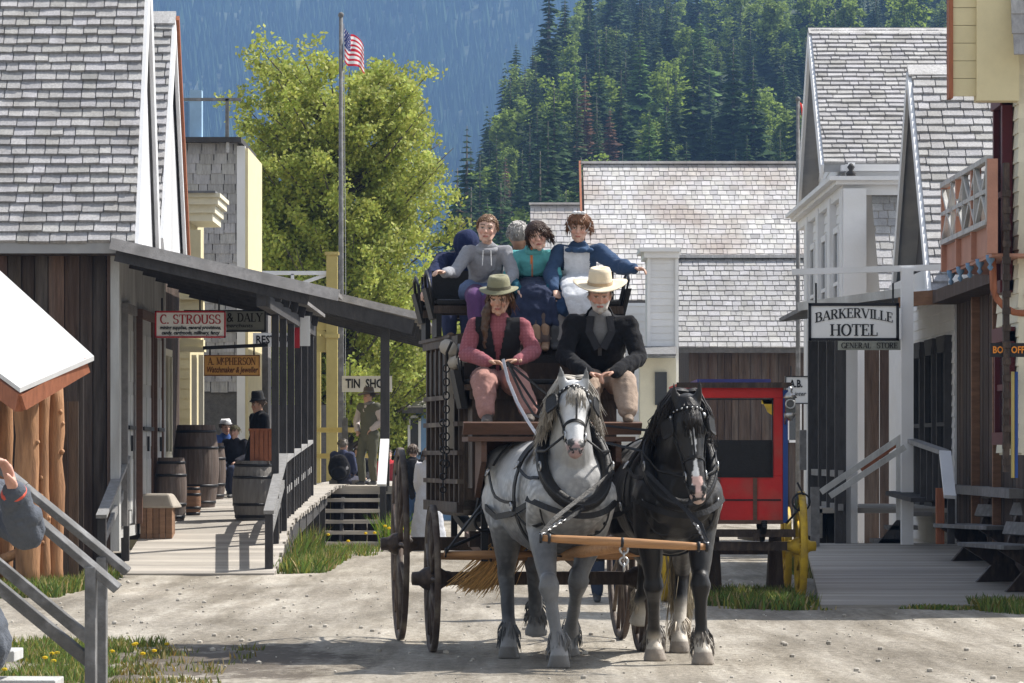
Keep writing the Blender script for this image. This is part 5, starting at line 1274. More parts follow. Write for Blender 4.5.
# ============================================================ HORSES
def smooth(e0, e1, x): t = np.clip((x-e0)/(e1-e0), 0, 1); return t*t*(3-2*t)
class Head:      # head axis from poll to muzzle, with the radii along it
    def __init__(s, poll, muz, side):
        s.a = V(poll); s.b = V(muz); s.d = (s.b-s.a).normalized(); s.x = V(side).normalized(); s.x = (s.x-s.d*s.x.dot(s.d)).normalized()
        s.L = (s.b-s.a).length; s.y = s.d.cross(s.x).normalized()          # y points out of the face front
        if s.y.y > 0: s.y = -s.y
    T = [0,.12,.28,.42,.58,.75,.88,1.0]; RX = [.085,.100,.116,.100,.078,.066,.072,.058]; RY = [.10,.125,.155,.135,.10,.078,.075,.060]
    OFF = [0,-.01,-.035,-.035,-.02,-.005,-.005,0]
    def r(s, t): return np.interp(t, s.T, s.RX)*.98, np.interp(t, s.T, s.RY)*.98, np.interp(t, s.T, s.OFF)
    def pt(s, t, ang, k=1.0):     # ang: 0 = front of the face, 90 = viewer's right side
        rx, ry, o = s.r(t); a = R(ang); return s.a+s.d*(s.L*t)+s.y*(o+ry*k*math.cos(a))+s.x*(rx*k*math.sin(a))
def horse(name, label, ox, oy, yaw, legs, poll, muz, coat, mane_col, lean=0, mane_side=-1, tailspec=None, feather=((.3,.29,.28),(.3,.29,.28))):
    root = thing(name, (ox, oy, 0), label, 'horse')
    ca, sa = math.cos(yaw), math.sin(yaw)
    def Wd(x, y, z): return V((ox+x*ca-y*sa, oy+x*sa+y*ca, z))
    side = V((ca, sa, 0))
    b = MB()
    secs = [(-.44,1.22,.10,.13),(-.36,1.22,.22,.25),(-.22,1.23,.275,.34),(0,1.22,.31,.40),(.25,1.20,.345,.43),(.6,1.19,.375,.42),(.92,1.22,.36,.40),(1.18,1.26,.35,.37),(1.42,1.23,.29,.34),(1.58,1.16,.16,.24)]
    b.tube([Wd(0,y,z) for y,z,_,_ in secs], [(rx*.94,rz) for _,_,rx,rz in secs], 20)
    for s_ in (-1,1):
        b.ball(Wd(.12*s_,-.33,1.16),(.12,.10,.15),12,8)               # breast muscle
        b.ball(Wd(.17*s_,1.2,1.38),(.19,.30,.20),12,8)                # croup
    b.ball(Wd(0,.12,1.52),(.11,.30,.16),12,8)                          # withers
    pl = V(poll); mz = V(muz)
    n0, n1 = Wd(0,.10,1.34), Wd(0,-.16,1.47)
    n3 = pl+V((0,.06,-.02)); n2 = n1.lerp(n3,.5)+V((0,-.015,.02))
    b.limb([n0,n1,n2,n3],[(.21,.34),(.17,.29),(.125,.205),(.085,.13)],16,fx=side)
    H = Head(pl, mz, V((ca,sa,0))*1+V((lean,0,0)))
    ts = np.linspace(0,1,10)
    hp = [H.a+H.d*(H.L*t)+H.y*H.r(t)[2] for t in ts]; hr = [(H.r(t)[0],H.r(t)[1]) for t in ts]
    b.limb(hp, hr, 18, fx=H.x)
    for s_ in (-1,1):
        b.ball(H.pt(.30,78*s_,.90),(.030,.030,.036),10,6)               # eye
        b.limb([H.pt(.2,50*s_,.97),H.pt(.3,62*s_,1.0),H.pt(.40,66*s_,.93)],[.016,.02,.012],8)     # brow ridge
        b.limb([H.pt(.40,60*s_,.90),H.pt(.70,50*s_,.9)],[.018,.012],8)   # cheek line
        b.ball(H.pt(.93,48*s_,.80),(.030,.03,.032),10,6)
        ea = H.pt(.03,75*s_,.75); tip = ea+V((.03*s_,-.02,.175)); 
        b.limb([ea-V((0,0,.04)),ea+V((.012*s_,-.01,.05)),ea.lerp(tip,.6)+V((.008*s_,0,0)),tip],[(.026,.022),(.038,.018),(.028,.014),(.007,.007)],10,fx=(1,0,0))
    b.limb([H.pt(.9,180,.6),H.pt(.99,180,.6)],[.045,.036],10)          # chin
    b.limb([H.pt(.97,20,.8),H.pt(.97,-20,.8)],[.024,.024],10)
    for L in legs:
        s_, fr, hoof, lift = L['s'], L['front'], V(L['hoof']), L.get('lift',0)
        if fr:
            sh, el = Wd(.19*s_,-.20,1.22), Wd(.19*s_,-.06,.98)
            kn = V(L['knee']) if 'knee' in L else el.lerp(hoof,.47)+V((0,-.05,0))
            ft = hoof+V(L.get('fet',(0,.05,.15)))
            b.limb([sh,el,kn+(el-kn)*.38,kn+(el-kn)*.12,kn],[(.14,.19),(.115,.13),(.078,.09),(.060,.066),(.066,.07)],14,fx=side)
            b.limb([kn+V((0,0,.05)),kn,kn.lerp(ft,.25),kn.lerp(ft,.72),ft],[.066,.078,.050,.044,.065],12,fx=side)
        else:
            hp_, st = Wd(.20*s_,1.2,1.18), Wd(.215*s_,1.0,.95)
            hk = V(L['knee']) if 'knee' in L else hoof+V((0,.18,.5))
            ft = hoof+V(L.get('fet',(0,.05,.15)))
            b.limb([hp_,st,st.lerp(hk,.55),hk],[(.17,.26),(.13,.17),(.09,.10),(.062,.08)],14,fx=side)
            b.limb([hk+V((0,.02,.04)),hk,hk.lerp(ft,.3),hk.lerp(ft,.75),ft],[.062,.066,.053,.05,.064],12,fx=side)
        hd = (hoof-ft).normalized() if lift else V((0,-.25,-1)).normalized()
        # pastern, feather and hoof
        ht = hoof+(ft-hoof)*.42 if lift else hoof+V((0,.005,.085))
        b.limb([ft,ht],[.058,.066],12)
        if lift: b.tube([ht,hoof],[.07,.092],16)
        else: b.tube([hoof+V((0,.0,.10)),hoof+V((0,-.005,.05)),hoof],[.064,.076,.086],16)
        b.limb([ft+V((0,.035,.02)),ft+V((0,.055,-.05))],[.045,.055],10)      # feather at the back
    me = remeshed(b, .0125, 3, disp=.012, disp_size=.15)
    inv = lambda co: np.stack([(co[:,0]-ox)*ca+(co[:,1]-oy)*sa, -(co[:,0]-ox)*sa+(co[:,1]-oy)*ca, co[:,2]],1)
    ha, hd_, hx, hy = np.array(H.a), np.array(H.d), np.array(H.x), np.array(H.y)
    def paintfn(co):
        rel = co-ha; t = rel@hd_/H.L; u = rel@hx; v_ = rel@hy
        ishead = (t>-.25)&(t<1.15)&(np.abs(u)<.17)&(np.abs(v_)<.24)
        return coat(inv(co), co, t, u, v_, ishead, H)
    paint(me, paintfn)
    finish('body', me, M['coatattr'], root, True)
    # mane and forelock: thin locks
    rnd = random.Random(len(name)+int(ox*10)); q = MB()
    crest = [n1+V((0,.16,.27)), n2+V((0,.1,.19)), n3+V((0,.05,.12)), pl+V((0,.02,.08))]
    def cr(t): k = t*(len(crest)-1); i = min(int(k),len(crest)-2); return crest[i].lerp(crest[i+1],k-i)
    for i in range(620):
        t = rnd.random(); p = cr(t)+V((rnd.uniform(-.02,.02),rnd.uniform(-.03,.03),rnd.uniform(-.02,.01))); L_ = rnd.uniform(.20,.36)*(1-.2*t); sd = mane_side if rnd.random()<.86 else -mane_side
        w0 = (.085+.06*(1-t))*sd
        a1 = p+side*(w0*.8)+V((0,0,.01)); a2 = p+side*(w0*1.55+rnd.uniform(-.02,.02))+V((0,rnd.uniform(-.04,.04),-L_*.55)); a3 = p+side*(w0*1.75+rnd.uniform(-.04,.04))+V((0,rnd.uniform(-.08,.08),-L_))
        g = rnd.uniform(.6,1.3); q.tube([p,a1,a2,a3],[(.007,.005),(.008,.005),(.006,.004),.0015],4,tuple(c*g for c in mane_col))
    for i in range(110):
        a0 = H.pt(rnd.uniform(-.05,.05),rnd.uniform(-50,50),.8); t1 = rnd.uniform(.18,.42); an = rnd.uniform(-32,38); g = rnd.uniform(.6,1.3)
        q.tube([a0,H.pt(t1*.5,an,1.06),H.pt(t1,an+rnd.uniform(-12,12),1.05)],[(.007,.004),(.006,.004),.0015],4,tuple(c*g for c in mane_col))
    q.build('mane', mat('horse_hair',(1,1,1),.5,.15,20,attr='col',bump=0,spec=.4), root, True)
    if tailspec:
        q = MB(); p0 = Wd(0,1.60,1.34)
        for i in range(420):
            g = rnd.uniform(.6,1.4); e = V(tailspec['tip'])+V((rnd.gauss(0,tailspec['sp'][0]),rnd.gauss(0,.05),rnd.gauss(0,tailspec['sp'][1]))); m1 = V(tailspec['mid'])+V((rnd.gauss(0,.05),rnd.gauss(0,.05),rnd.gauss(0,.05)))
            q.tube([p0,p0+V((rnd.gauss(0,.02),.08,-.12)),m1,m1.lerp(e,.55)+V((0,0,rnd.gauss(0,.02)-.02)),e],[.009,.009,.007,.005,.0015],4,tuple(c*g for c in tailspec['col']))
        q.build('tail', MATS['horse_hair'], root, True)
    for L in legs:       # long hair round the fetlocks
        hoof = V(L['hoof']); ft = hoof+V(L.get('fet',(0,.05,.15))); q = MB(); hi = 0 if L['front'] else 1
        for i in range(80):
            a = rnd.uniform(0,6.283); d = V((math.cos(a),math.sin(a),0)); p0 = ft+d*.052+V((0,.01,rnd.uniform(-.03,.10))); g = rnd.uniform(.6,1.3)
            ln = (hoof-ft).normalized(); e = p0+ln*rnd.uniform(.07,.13)+d*rnd.uniform(.015,.045)+V((0,.02,0))
            q.tube([p0,p0.lerp(e,.5)+d*.012,e],[.006,.005,.0015],4,tuple(c*g for c in feather[hi]))
        q.build('fetlock_hair', MATS['horse_hair'], root, True)
    # ---------------- harness
    K = M['black']; 
    def seg(t):        # trunk section at y
        ys = [s[0] for s in secs]; return (np.interp(t,ys,[s[1] for s in secs]),np.interp(t,ys,[s[2] for s in secs]),np.interp(t,ys,[s[3] for s in secs]))
    def trunk(y, ang, k=1.05):      # ang 0 = top, 90 = viewer's right, 180 = belly
        z, rx, rz = seg(y); a = R(ang); return Wd(rx*k*math.sin(a), y, z+rz*k*math.cos(a))
    # bridle
    def hring(t0, t1, w, k=1.07, n=28, a0=0, a1=360, tw=0.006):
        pts = []; nr = []
        for i in range(n+1):
            an = a0+(a1-a0)*i/n; t = t0+(t1-t0)*(.5-.5*math.cos(R(an))); p = H.pt(t,an,k); pts.append(p); c = H.a+H.d*(H.L*t)+H.y*H.r(t)[2]; nr.append((p-c))
        q = MB(); q.strap(pts,w,tw,nr); return q
    br = hring(.60,.66,.024); brd = br.build('bridle', K, root)
    hring(.08,.10,.026,1.08,24,-105,105).build('brow_band', K, brd)
    for s_ in (-1,1):
        pts = [H.pt(t,a*s_,1.10) for t,a in ((.02,95),(.12,88),(.3,84),(.48,80),(.62,84),(.74,84))]
        q = MB(); q.strap(pts,.026,.007,[p-(H.a+H.d*H.L*.4) for p in pts]); q.build('cheek_strap', K, brd)
        q = MB(); q.ring(H.pt(.78,84*s_,1.12),H.x,.036,.006,18,6); q.build('bit_ring', M['steel'], brd, True)
        q = MB(); c = H.pt(.26,80*s_,1.22)+H.x*(.02*s_)+H.y*.01; ax = (H.x*s_*1.0+H.y*.55).normalized(); vx = H.d; vy = ax.cross(vx)
        pts = []
        n = 18
        for lay,(kk,off) in enumerate(((1,0),(.94,.012))):
            for i in range(n):
                a = 2*math.pi*i/n; ssx = abs(math.cos(a))**.7*math.copysign(1,math.cos(a)); ssy = abs(math.sin(a))**.7*math.copysign(1,math.sin(a))
                pts.append(c+vx*(.072*ssx*kk)+vy*(.066*ssy*kk)+ax*(off+.012*(1-ssy*ssy)))
        q.add(pts,[tuple(range(n-1,-1,-1)),tuple(range(n,2*n))]+[(i,(i+1)%n,n+(i+1)%n,n+i) for i in range(n)])
        q.build('blinker', K, brd)
    q = MB()
    for i in range(8): q.ball(H.pt(.09,-70+20*i,1.14),.008,6,4)
    q.ball(H.pt(.12,100,1.2),.024); q.ball(H.pt(.12,-100,1.2),.024); q.build('metal_studs', M['steel'], brd, True)
    q = MB(); q.strap([H.pt(.10,-8,1.10),H.pt(.35,0,1.05),H.pt(.6,0,1.08)],.014,.005,[H.y]*3); q.build('face_strap', K, brd)
    # neck collar and hames
    cc = Wd(0,-.27,1.43); axc = (Wd(0,-.75,.0)-Wd(0,0,0)); axc = (axc.normalized()*.80+V((0,0,.60))).normalized()
    q = MB(); q.ring(cc,axc,.232,(.044,.055),36,12,R2=.36,xdir=side); q.build('collar', K, root, True)
    q = MB()
    q.ring(cc-axc*-.03,axc,.262,(.013,.018),36,8,R2=.385,xdir=side); q.build('hames', M['blackiron'], root, True)
    q = MB()
    up_ = axc.cross(side); up_ = up_ if up_.z > 0 else -up_
    for s_ in (-1,1): q.ball(cc+up_*.40+side*(.05*s_)+axc*.02,.028,10,6); q.ring(cc-up_*.05+side*(.265*s_)+axc*.05,side,.032,.007,14,6)
    q.build('hame_knobs', M['steel'], root, True)
    # body straps: saddle pad with girth, back strap, breast strap, breeching
    def band(y, w, a0=0, a1=360, k=1.045, y2=None, nm='girth', m=K, n=40):
        q = MB(); pts=[]; nr=[]
        for i in range(n+1):
            an = a0+(a1-a0)*i/n; yy = y+((y2 or y)-y)*(i/n); p = trunk(yy,an,k); pts.append(p); z,_,_ = seg(yy); nr.append(p-Wd(0,yy,z))
        q.strap(pts,w,.012,nr); q.build(nm,m,root)
    band(.16,.07); band(.16,.16,-58,58,1.075,nm='saddle_pad')
    for a in (-62,62): band(.95,.035,a if a<0 else 0,0 if a<0 else a,1.05,nm='hip_strap',n=12)
    for s_ in (-1,1):
        q = MB(); ps=[trunk(y,s_*a,1.09) for y,a in ((-.30,100),(-.1,102),(.2,106),(.6,108),(1.0,108),(1.35,104))]; nr=[side*s_]*6
        q.strap(ps,.042,.014,nr); q.build('trace', K, root)
        q = MB(); ps=[cc+up_*.32+side*(.10*s_),trunk(.16,s_*30,1.12)]; q.strap([ps[0],ps[0].lerp(ps[1],.5)+V((0,0,.02)),ps[1]],.03,.008,[side*s_]*3); q.build('back_strap', K, root)
        q = MB(); ps=[trunk(-.22,s_*140,1.06),trunk(.16,s_*150,1.07)]; q.strap(ps,.03,.008,[V((0,0,-1))]*2); q.build('belly_strap',K,root)
    # breast strap hanging in a curve below the collar
    q = MB(); ps=[]; nr=[]
    for i in range(17):
        u = -1+2*i/16; ps.append(Wd(.33*u,-.50-.06*(1-u*u)+.30*abs(u)**3,1.07+.12*u*u)); nr.append(Wd(.3*u,-1,1.1)-Wd(0,0,1.1))
    q.strap(ps,.042,.014,nr); q.build('breast_strap', K, root)
    for k,(y0,a0,y1,a1) in enumerate(((.16,100,-.25,128),(.16,96,.95,70),(-.28,70,.16,62),(-.28,-70,.16,-62),(.16,-100,-.25,-128),(.16,-96,.95,-70),(-.30,-95,-.30,-160),(-.30,95,-.30,160))):
        ps=[]; nr=[]
        for i in range(7):
            t_=i/6; yy=y0+(y1-y0)*t_; an=a0+(a1-a0)*t_; p=trunk(yy,an,1.09); z,_,_=seg(yy); ps.append(p-V((0,0,.05*math.sin(math.pi*t_)))); nr.append(p-Wd(0,yy,z))
        q = MB(); q.strap(ps,.022,.009,nr); q.build('harness_strap', K, root)
    q = MB()
    for y0,an in ((.16,62),(.16,-62),(.16,100),(.16,-100),(-.30,100),(-.30,-100),(.95,70),(.95,-70)):
        p = trunk(yy:=y0,an,1.12); z,_,_ = seg(y0); q.ring(p,p-Wd(0,y0,z),.030,.007,14,6); q.ball(p,.012,8,5)
    q.build('harness_rings', M['steel'], root, True)
    return dict(root=root, H=H, W=Wd, cc=cc, axc=axc, side=side, up=up_, trunk=trunk)
def coat_grey(l, co, t, u, v, ishead, H):
    n = nfield(l, 2.2, 3); fine = nfield(l, 9, 5)
    base = np.full((len(l),3), .44)
    base *= (1+.20*n+.10*nfield(l,14,2))[:,None]
    # dapples
    g_ = l/.058+.9*np.sin(l[:,[1,2,0]]*9)+.5*np.sin(l[:,[2,0,1]]*23); c = np.round(g_); d = np.linalg.norm(g_-c, axis=1)
    dap = smooth(.34,.55,d)*smooth(-.35,.1,n)*smooth(1.55,1.25,l[:,2])
    base = base*(1-.45*dap*smooth(-.5,.3,nfield(l,4,12)))[:,None]
    dark = np.array([.030,.030,.033])
    leg = smooth(1.22,.78,l[:,2])
    f = np.clip(leg*(.80+.25*n+.1*fine),0,1)[:,None]; base = base*(1-f)+dark*f
    low = smooth(.34,.14,l[:,2])[:,None]; base = base*(1-low*.65)+np.array([.30,.29,.28])*low*.65
    hoof = (l[:,2]<.085)[:,None]; base = np.where(hoof, np.array([.13,.12,.11])*(1+.3*fine[:,None]), base)
    chest = smooth(.35,.0,np.hypot((l[:,0]),(l[:,1]+.42)*.8))*smooth(.8,1.0,l[:,2]); base = base*(1-.45*chest*(.6+.4*fine))[:,None]
    flank = smooth(.1,.7,nfield(l,5,9))*smooth(.6,1.0,l[:,2])*smooth(1.5,1.2,l[:,2]); base = base*(1-.10*flank[:,None])+np.array([.05,.02,.0])*flank[:,None]
    # head: white face, grey sides, dark muzzle and nostrils
    hd = np.full((len(l),3), .60)*(1+.06*fine)[:,None]
    sidek = smooth(.045,.10,np.abs(u))[:,None]; hd = hd*(1-.52*sidek)
    mz = smooth(.84,.97,t)[:,None]; hd = hd*(1-mz)+np.array([.30,.20,.19])*mz
    no = (np.linalg.norm(np.stack([np.abs(u)-.043,(t-.94)*.45,v-.055],1),axis=1)<.030)[:,None]; hd = np.where(no, .03, hd)
    mo = ((t>1.015)&(t<1.05)&(np.abs(v)<.07))[:,None]; hd = np.where(mo,.06,hd)
    ey = (np.linalg.norm(np.stack([np.abs(u)-.105,(t-.30)*H.L,v-.0],1),axis=1)<.036)[:,None]; hd = np.where(ey, .012, hd)
    ear = ((t<-.10)&(np.abs(u)>.03))[:,None]; hd = np.where(ear, .30*(1-.5*(v>0.0)[:,None]), hd)
    return np.where((ishead&(l[:,1]<-.45))[:,None], hd, base)
def coat_black(l, co, t, u, v, ishead, H):
    n = nfield(l, 3, 4); fine = nfield(l, 10, 6)
    base = np.array([.0085,.0068,.006])*(1+.4*n)[:,None]
    br = smooth(.0,.8,n)*smooth(1.0,1.4,l[:,2]); base = base+np.array([.010,.005,.002])*br[:,None]
    # roan grey hind flank
    sock = np.where((l[:,1]>.55)|(l[:,0]<-3), smooth(.44,.30,l[:,2]+.04*fine), smooth(.24,.13,l[:,2]+.04*fine))[:,None]
    base = base*(1-sock)+np.array([.50,.45,.38])*sock
    hoof = (l[:,2]<.085)[:,None]; base = np.where(hoof, np.array([.26,.22,.18])*(1+.3*fine[:,None]), base)
    w = .020+.014*np.sin(t*7+.5)+.010*smooth(.6,.8,t)+.004*fine*3
    blaze = (np.abs(u+.006*np.sin(t*9))<w)&(t>.10)&(t<.93)&(v>0)
    hd = base.copy(); hd = np.where(blaze[:,None], .72, hd)
    sn = ((t>.80)&(v>-.02)&(np.abs(u)<.04+.02*fine))[:,None]; hd = np.where(sn, np.array([.60,.40,.35]), hd)
    lip = (t>.98)[:,None]; hd = np.where(lip, np.array([.52,.38,.33]), hd)
    no = (np.linalg.norm(np.stack([np.abs(u)-.043,(t-.94)*.45,v-.055],1),axis=1)<.026)[:,None]; hd = np.where(no, .012, hd)
    mo = ((t>1.02)&(t<1.05)&(np.abs(v)<.06))[:,None]; hd = np.where(mo,.03,hd)
    return np.where((ishead&(l[:,1]<-.35))[:,None], hd, base)
GY = R(12); gx, gy = .385, 30.15
def PZ(px, py, D): return P(px, py, D)
grey = horse('draft_horse','dapple grey draft horse with white face and black harness, one of the coach pair', gx, gy, GY,
  [dict(s=-1,front=True,hoof=(XP(559,29.6),29.62,0),knee=(XP(549,29.7),29.72,.56),fet=(-.005,.045,.16)),
   dict(s=1,front=True,hoof=(XP(569,30.75),30.75,.03),knee=(XP(578,30.2),30.02,.60),fet=(.01,-.02,.17)),
   dict(s=-1,front=False,hoof=(XP(509,31.05),31.0,0),knee=(XP(506,31.2),31.28,.62),fet=(-.0,.06,.17)),
   dict(s=1,front=False,hoof=(XP(536,31.7),31.75,.15),knee=(XP(533,31.7),31.62,.68),fet=(.0,-.06,.16),lift=1)],
  P(573,391,29.62), P(575,451,29.33), coat_grey, (.34,.31,.27), feather=((.20,.195,.19),(.14,.14,.14)), tailspec=dict(mid=(XP(528,31.9),31.9,.98),tip=(XP(476,31.7),31.7,.50),sp=(.085,.03),col=(.62,.36,.12)))
black = horse('draft_horse','black draft horse with white blaze and white feet beside the dapple grey one', 1.17, 30.35, R(6),
  [dict(s=-1,front=True,hoof=(XP(655,30.6),30.65,0),knee=(XP(653,30.4),30.28,.56),fet=(-.005,.05,.16)),
   dict(s=1,front=True,hoof=(XP(703,30.15),30.15,0),knee=(XP(700,30.2),30.12,.57),fet=(-.01,.045,.16)),
   dict(s=1,front=False,hoof=(XP(679,32),31.9,0),knee=(XP(683,32),32.1,.62),fet=(0,.06,.17)),
   dict(s=-1,front=False,hoof=(XP(640,32),31.95,.22),knee=(XP(645,32),31.75,.72),fet=(.01,-.05,.17),lift=1)],
  P(686,404,29.68), P(698,497,29.50), coat_black, (.012,.009,.008), feather=((.16,.14,.12),(.52,.45,.36)), tailspec=dict(mid=(XP(683,32.2),32.2,.9),tip=(XP(682,32),32.15,.32),sp=(.05,.08),col=(.42,.36,.26)))
# ============================================================ PEOPLE
class HeadF:
    def __init__(s, c, fwd=(0,-1,0), up=(0,0,1), k=1.0):
        s.c = V(c); f = V(fwd).normalized(); s.y = -f; u = V(up); s.x = s.y.cross(u).normalized(); s.z = s.x.cross(s.y).normalized(); s.k = k
    def p(s, x, y, z): return s.c+(s.x*x+s.y*y+s.z*z)*s.k
    def m(s): return Matrix((s.x, s.y, s.z)).transposed()
def hand(b, w, d, curl, side, k=1.0, thumb=1):
    """palm and five separate fingers; d: hand direction, curl: direction the fingers bend to, thumb: +1/-1 side of the palm"""
    w, d = V(w), V(d).normalized(); c = V(curl); c = (c-d*c.dot(d)).normalized(); s_ = d.cross(c).normalized()*thumb
    b.limb([w-d*.02*k, w+d*.035*k, w+d*.08*k],[(.026*k,.020*k),(.034*k,.017*k),(.040*k,.014*k)],10,fx=s_)
    for i,(o,L_) in enumerate(((.030,.066),(.011,.075),(-.009,.070),(-.028,.055))):
        r = .0088*k; p0 = w+d*.072*k+s_*o*k; p1 = p0+(d*.9+c*.35).normalized()*L_*.5*k+s_*o*.12*k; p2 = p1+(d*.45+c*.9).normalized()*L_*.35*k; p3 = p2+(c*1.0-d*.05).normalized()*L_*.25*k
        b.limb([p0-d*.02*k,p0,p1,p2,p3],[r*1.1,r*1.1,r,r*.95,r*.8],8)
    t0 = w+d*.02*k+s_*.026*k; t1 = t0+(d*.5+s_*.8+c*.3).normalized()*.034*k; t2 = t1+(d*.8+s_*.15+c*.5).normalized()*.032*k
    b.limb([t0-s_*.01*k,t0,t1,t2],[.012*k,.0125*k,.0105*k,.009*k],8)
def body_vol(b, J, k, inf=0.0, parts=('torso','arms','legs'), arm_to=1.0, leg_to=1.0, bust=0, arm_inf=None, leg_inf=None):
    sx = (J['shr']-J['shl']).normalized(); ai = inf if arm_inf is None else arm_inf; li = inf if leg_inf is None else leg_inf
    if 'torso' in parts:
        pe, ch, ne = J['pelvis'], J['chest'], J['neck']; w = J.get('w',1.0)
        dn = (pe-ch).normalized()
        pts = [pe+dn*.06*k, pe, pe.lerp(ch,.45), ch, ch.lerp(ne,.55), ne.lerp(ch,.10)]
        rr = [(.13,.11),(.155,.118),(.135,.10),(.165,.118),(.150,.098),(.075,.066)]
        b.limb(pts, [((x*w)*k+inf, (y*w)*k+inf) for x,y in rr], 18, fx=sx)
        for q in ('l','r'): b.limb([ch.lerp(ne,.45), J['sh'+q]],[.07*k+inf,.055*k+inf],12)
        if bust:
            for t in (-1,1): b.ball(ch+sx*(.07*k*t)+V((0,-.10*k-inf*.6,-.02*k)), (.058*k,.05*k,.058*k), 10, 7)
    if 'arms' in parts:
        for q in ('l','r'):
            s_, e, w_ = J['sh'+q], J['el'+q], J['wr'+q]; e2 = e.lerp(w_, arm_to) if arm_to <= 1 else w_
            b.limb([s_, s_.lerp(e,.5), e],[.053*k+ai,.046*k+ai,.040*k+ai],12)
            if arm_to > 0: b.limb([e, e.lerp(e2,.4), e2],[.040*k+ai,.040*k+ai,(.040-.013*arm_to)*k+ai*.8],12)
    if 'legs' in parts:
        for q in ('l','r'):
            h, kn, an = J['hp'+q], J['kn'+q], J['an'+q]; an2 = kn.lerp(an, leg_to)
            b.limb([h, h.lerp(kn,.5), kn],[.088*k+li,.078*k+li,.056*k+li],14)
            b.limb([kn, kn.lerp(an2,.35), an2],[.056*k+li,.056*k+li,(.056-.018*leg_to)*k+li],12)
def head_vol(b, H, male=False):
    k = H.k; rot = H.m(); P_ = H.p
    b.ball(P_(0,.015,.032),(.076*k,.094*k,.082*k),18,12,rot=rot)
    b.limb([P_(0,-.018,.03),P_(0,-.026,-.03),P_(0,-.046,-.085),P_(0,-.058,-.103)],[(.066*k,.066*k),(.060*k,.060*k),(.040*k,.038*k),(.022*k,.022*k)],14,fx=H.x)
    for s_ in (-1,1):
        b.limb([P_(.056*s_,.012,-.035),P_(.036*s_,-.045,-.088)],[.020*k,.018*k],8)
        b.ball(P_(.038*s_,-.056,-.026),(.024*k,.022*k,.022*k),10,6,rot=rot)
        b.limb([P_(.012*s_,-.086,.030),P_(.050*s_,-.066,.030)],[.009*k,.008*k],8)
        b.ball(P_(.031*s_,-.070,.008),(.013*k,.011*k,.010*k),8,6,rot=rot)
        b.ball(P_(.011*s_,-.096,-.030),(.008*k,.009*k,.007*k),8,5,rot=rot)
        b.ball(P_(.076*s_,.012,-.003),(.010*k,.019*k,.030*k),8,6,rot=rot)
    b.limb([P_(0,-.082,.022),P_(0,-.097,-.008),P_(0,-.108,-.026)],[.009*k,.010*k,.012*k],8)
    b.limb([P_(-.022,-.082,-.060),P_(0,-.091,-.056),P_(.022,-.082,-.060)],[.006*k,.008*k,.006*k],8)
    b.limb([P_(-.018,-.082,-.069),P_(0,-.089,-.071),P_(.018,-.082,-.069)],[.006*k,.008*k,.006*k],8)
    b.ball(P_(0,-.080,-.096),(.018*k,.014*k,.014*k),8,6,rot=rot)
def skin_paint(H, J, skin, brow=(.10,.06,.035), beard=None, lip=(.42,.15,.12), eye=(.05,.035,.02)):
    hx,hy,hz = np.array(H.x),np.array(H.y),np.array(H.z); c = np.array(H.c); sk = np.array(skin)
    def f(co):
        r = (co-c)/H.k; x,y,z = r@hx, r@hy, r@hz; n = nfield(co, 14, 2)
        col = np.tile(sk,(len(co),1))*(1+.05*n)[:,None]
        near = (np.abs(x)<.1)&(np.abs(z)<.16)&(y<.02)&(np.abs(y)<.14)
        ax = np.abs(x)
        ch = np.exp(-((ax-.040)**2+(z+.030)**2)/.0005)*near; col = col*(1-.20*ch[:,None]*np.array([.0,1,1]))
        no = np.exp(-((x)**2+(z+.028)**2)/.0002)*near; col = col*(1-.14*no[:,None]*np.array([0,1,1]))
        m = (((x/.026)**2+((z+.063)/.0095)**2)<1)&near&(y<-.06); col[m] = lip
        ml = (np.abs(z+.0635)<.0020)&(ax<.022)&near&(y<-.06); col[ml] = np.array(lip)*.4
        e = ((((ax-.031)/.0165)**2+((z-.008)/.0075)**2)<1)&near&(y<-.05); col[e] = (.50,.46,.43)
        ir = ((((ax-.031)/.0085)**2+((z-.008)/.0080)**2)<1)&near&(y<-.05); col[ir] = eye
        ll = ((((ax-.031)/.018)**2+((z-.0135)/.0045)**2)<1)&near&(y<-.05); col[ll] = np.array(sk)*.35
        bz = .031+.006*(1-((ax-.03)/.03)**2); bb = (np.abs(z-bz)<.0045)&(ax>.010)&(ax<.052)&near&(y<-.04); col[bb] = brow
        if beard is not None:
            bd = ((z<-.045)&(y<.03)&(ax<.075)&(z>-.14)&~m)|((z<-.035)&(ax>.045)&(y<.02)&(z>-.14)); bd &= (np.abs(y)<.14)
            col[bd] = np.array(beard)*(1+.25*n[bd])[:,None]
        return col
    return f
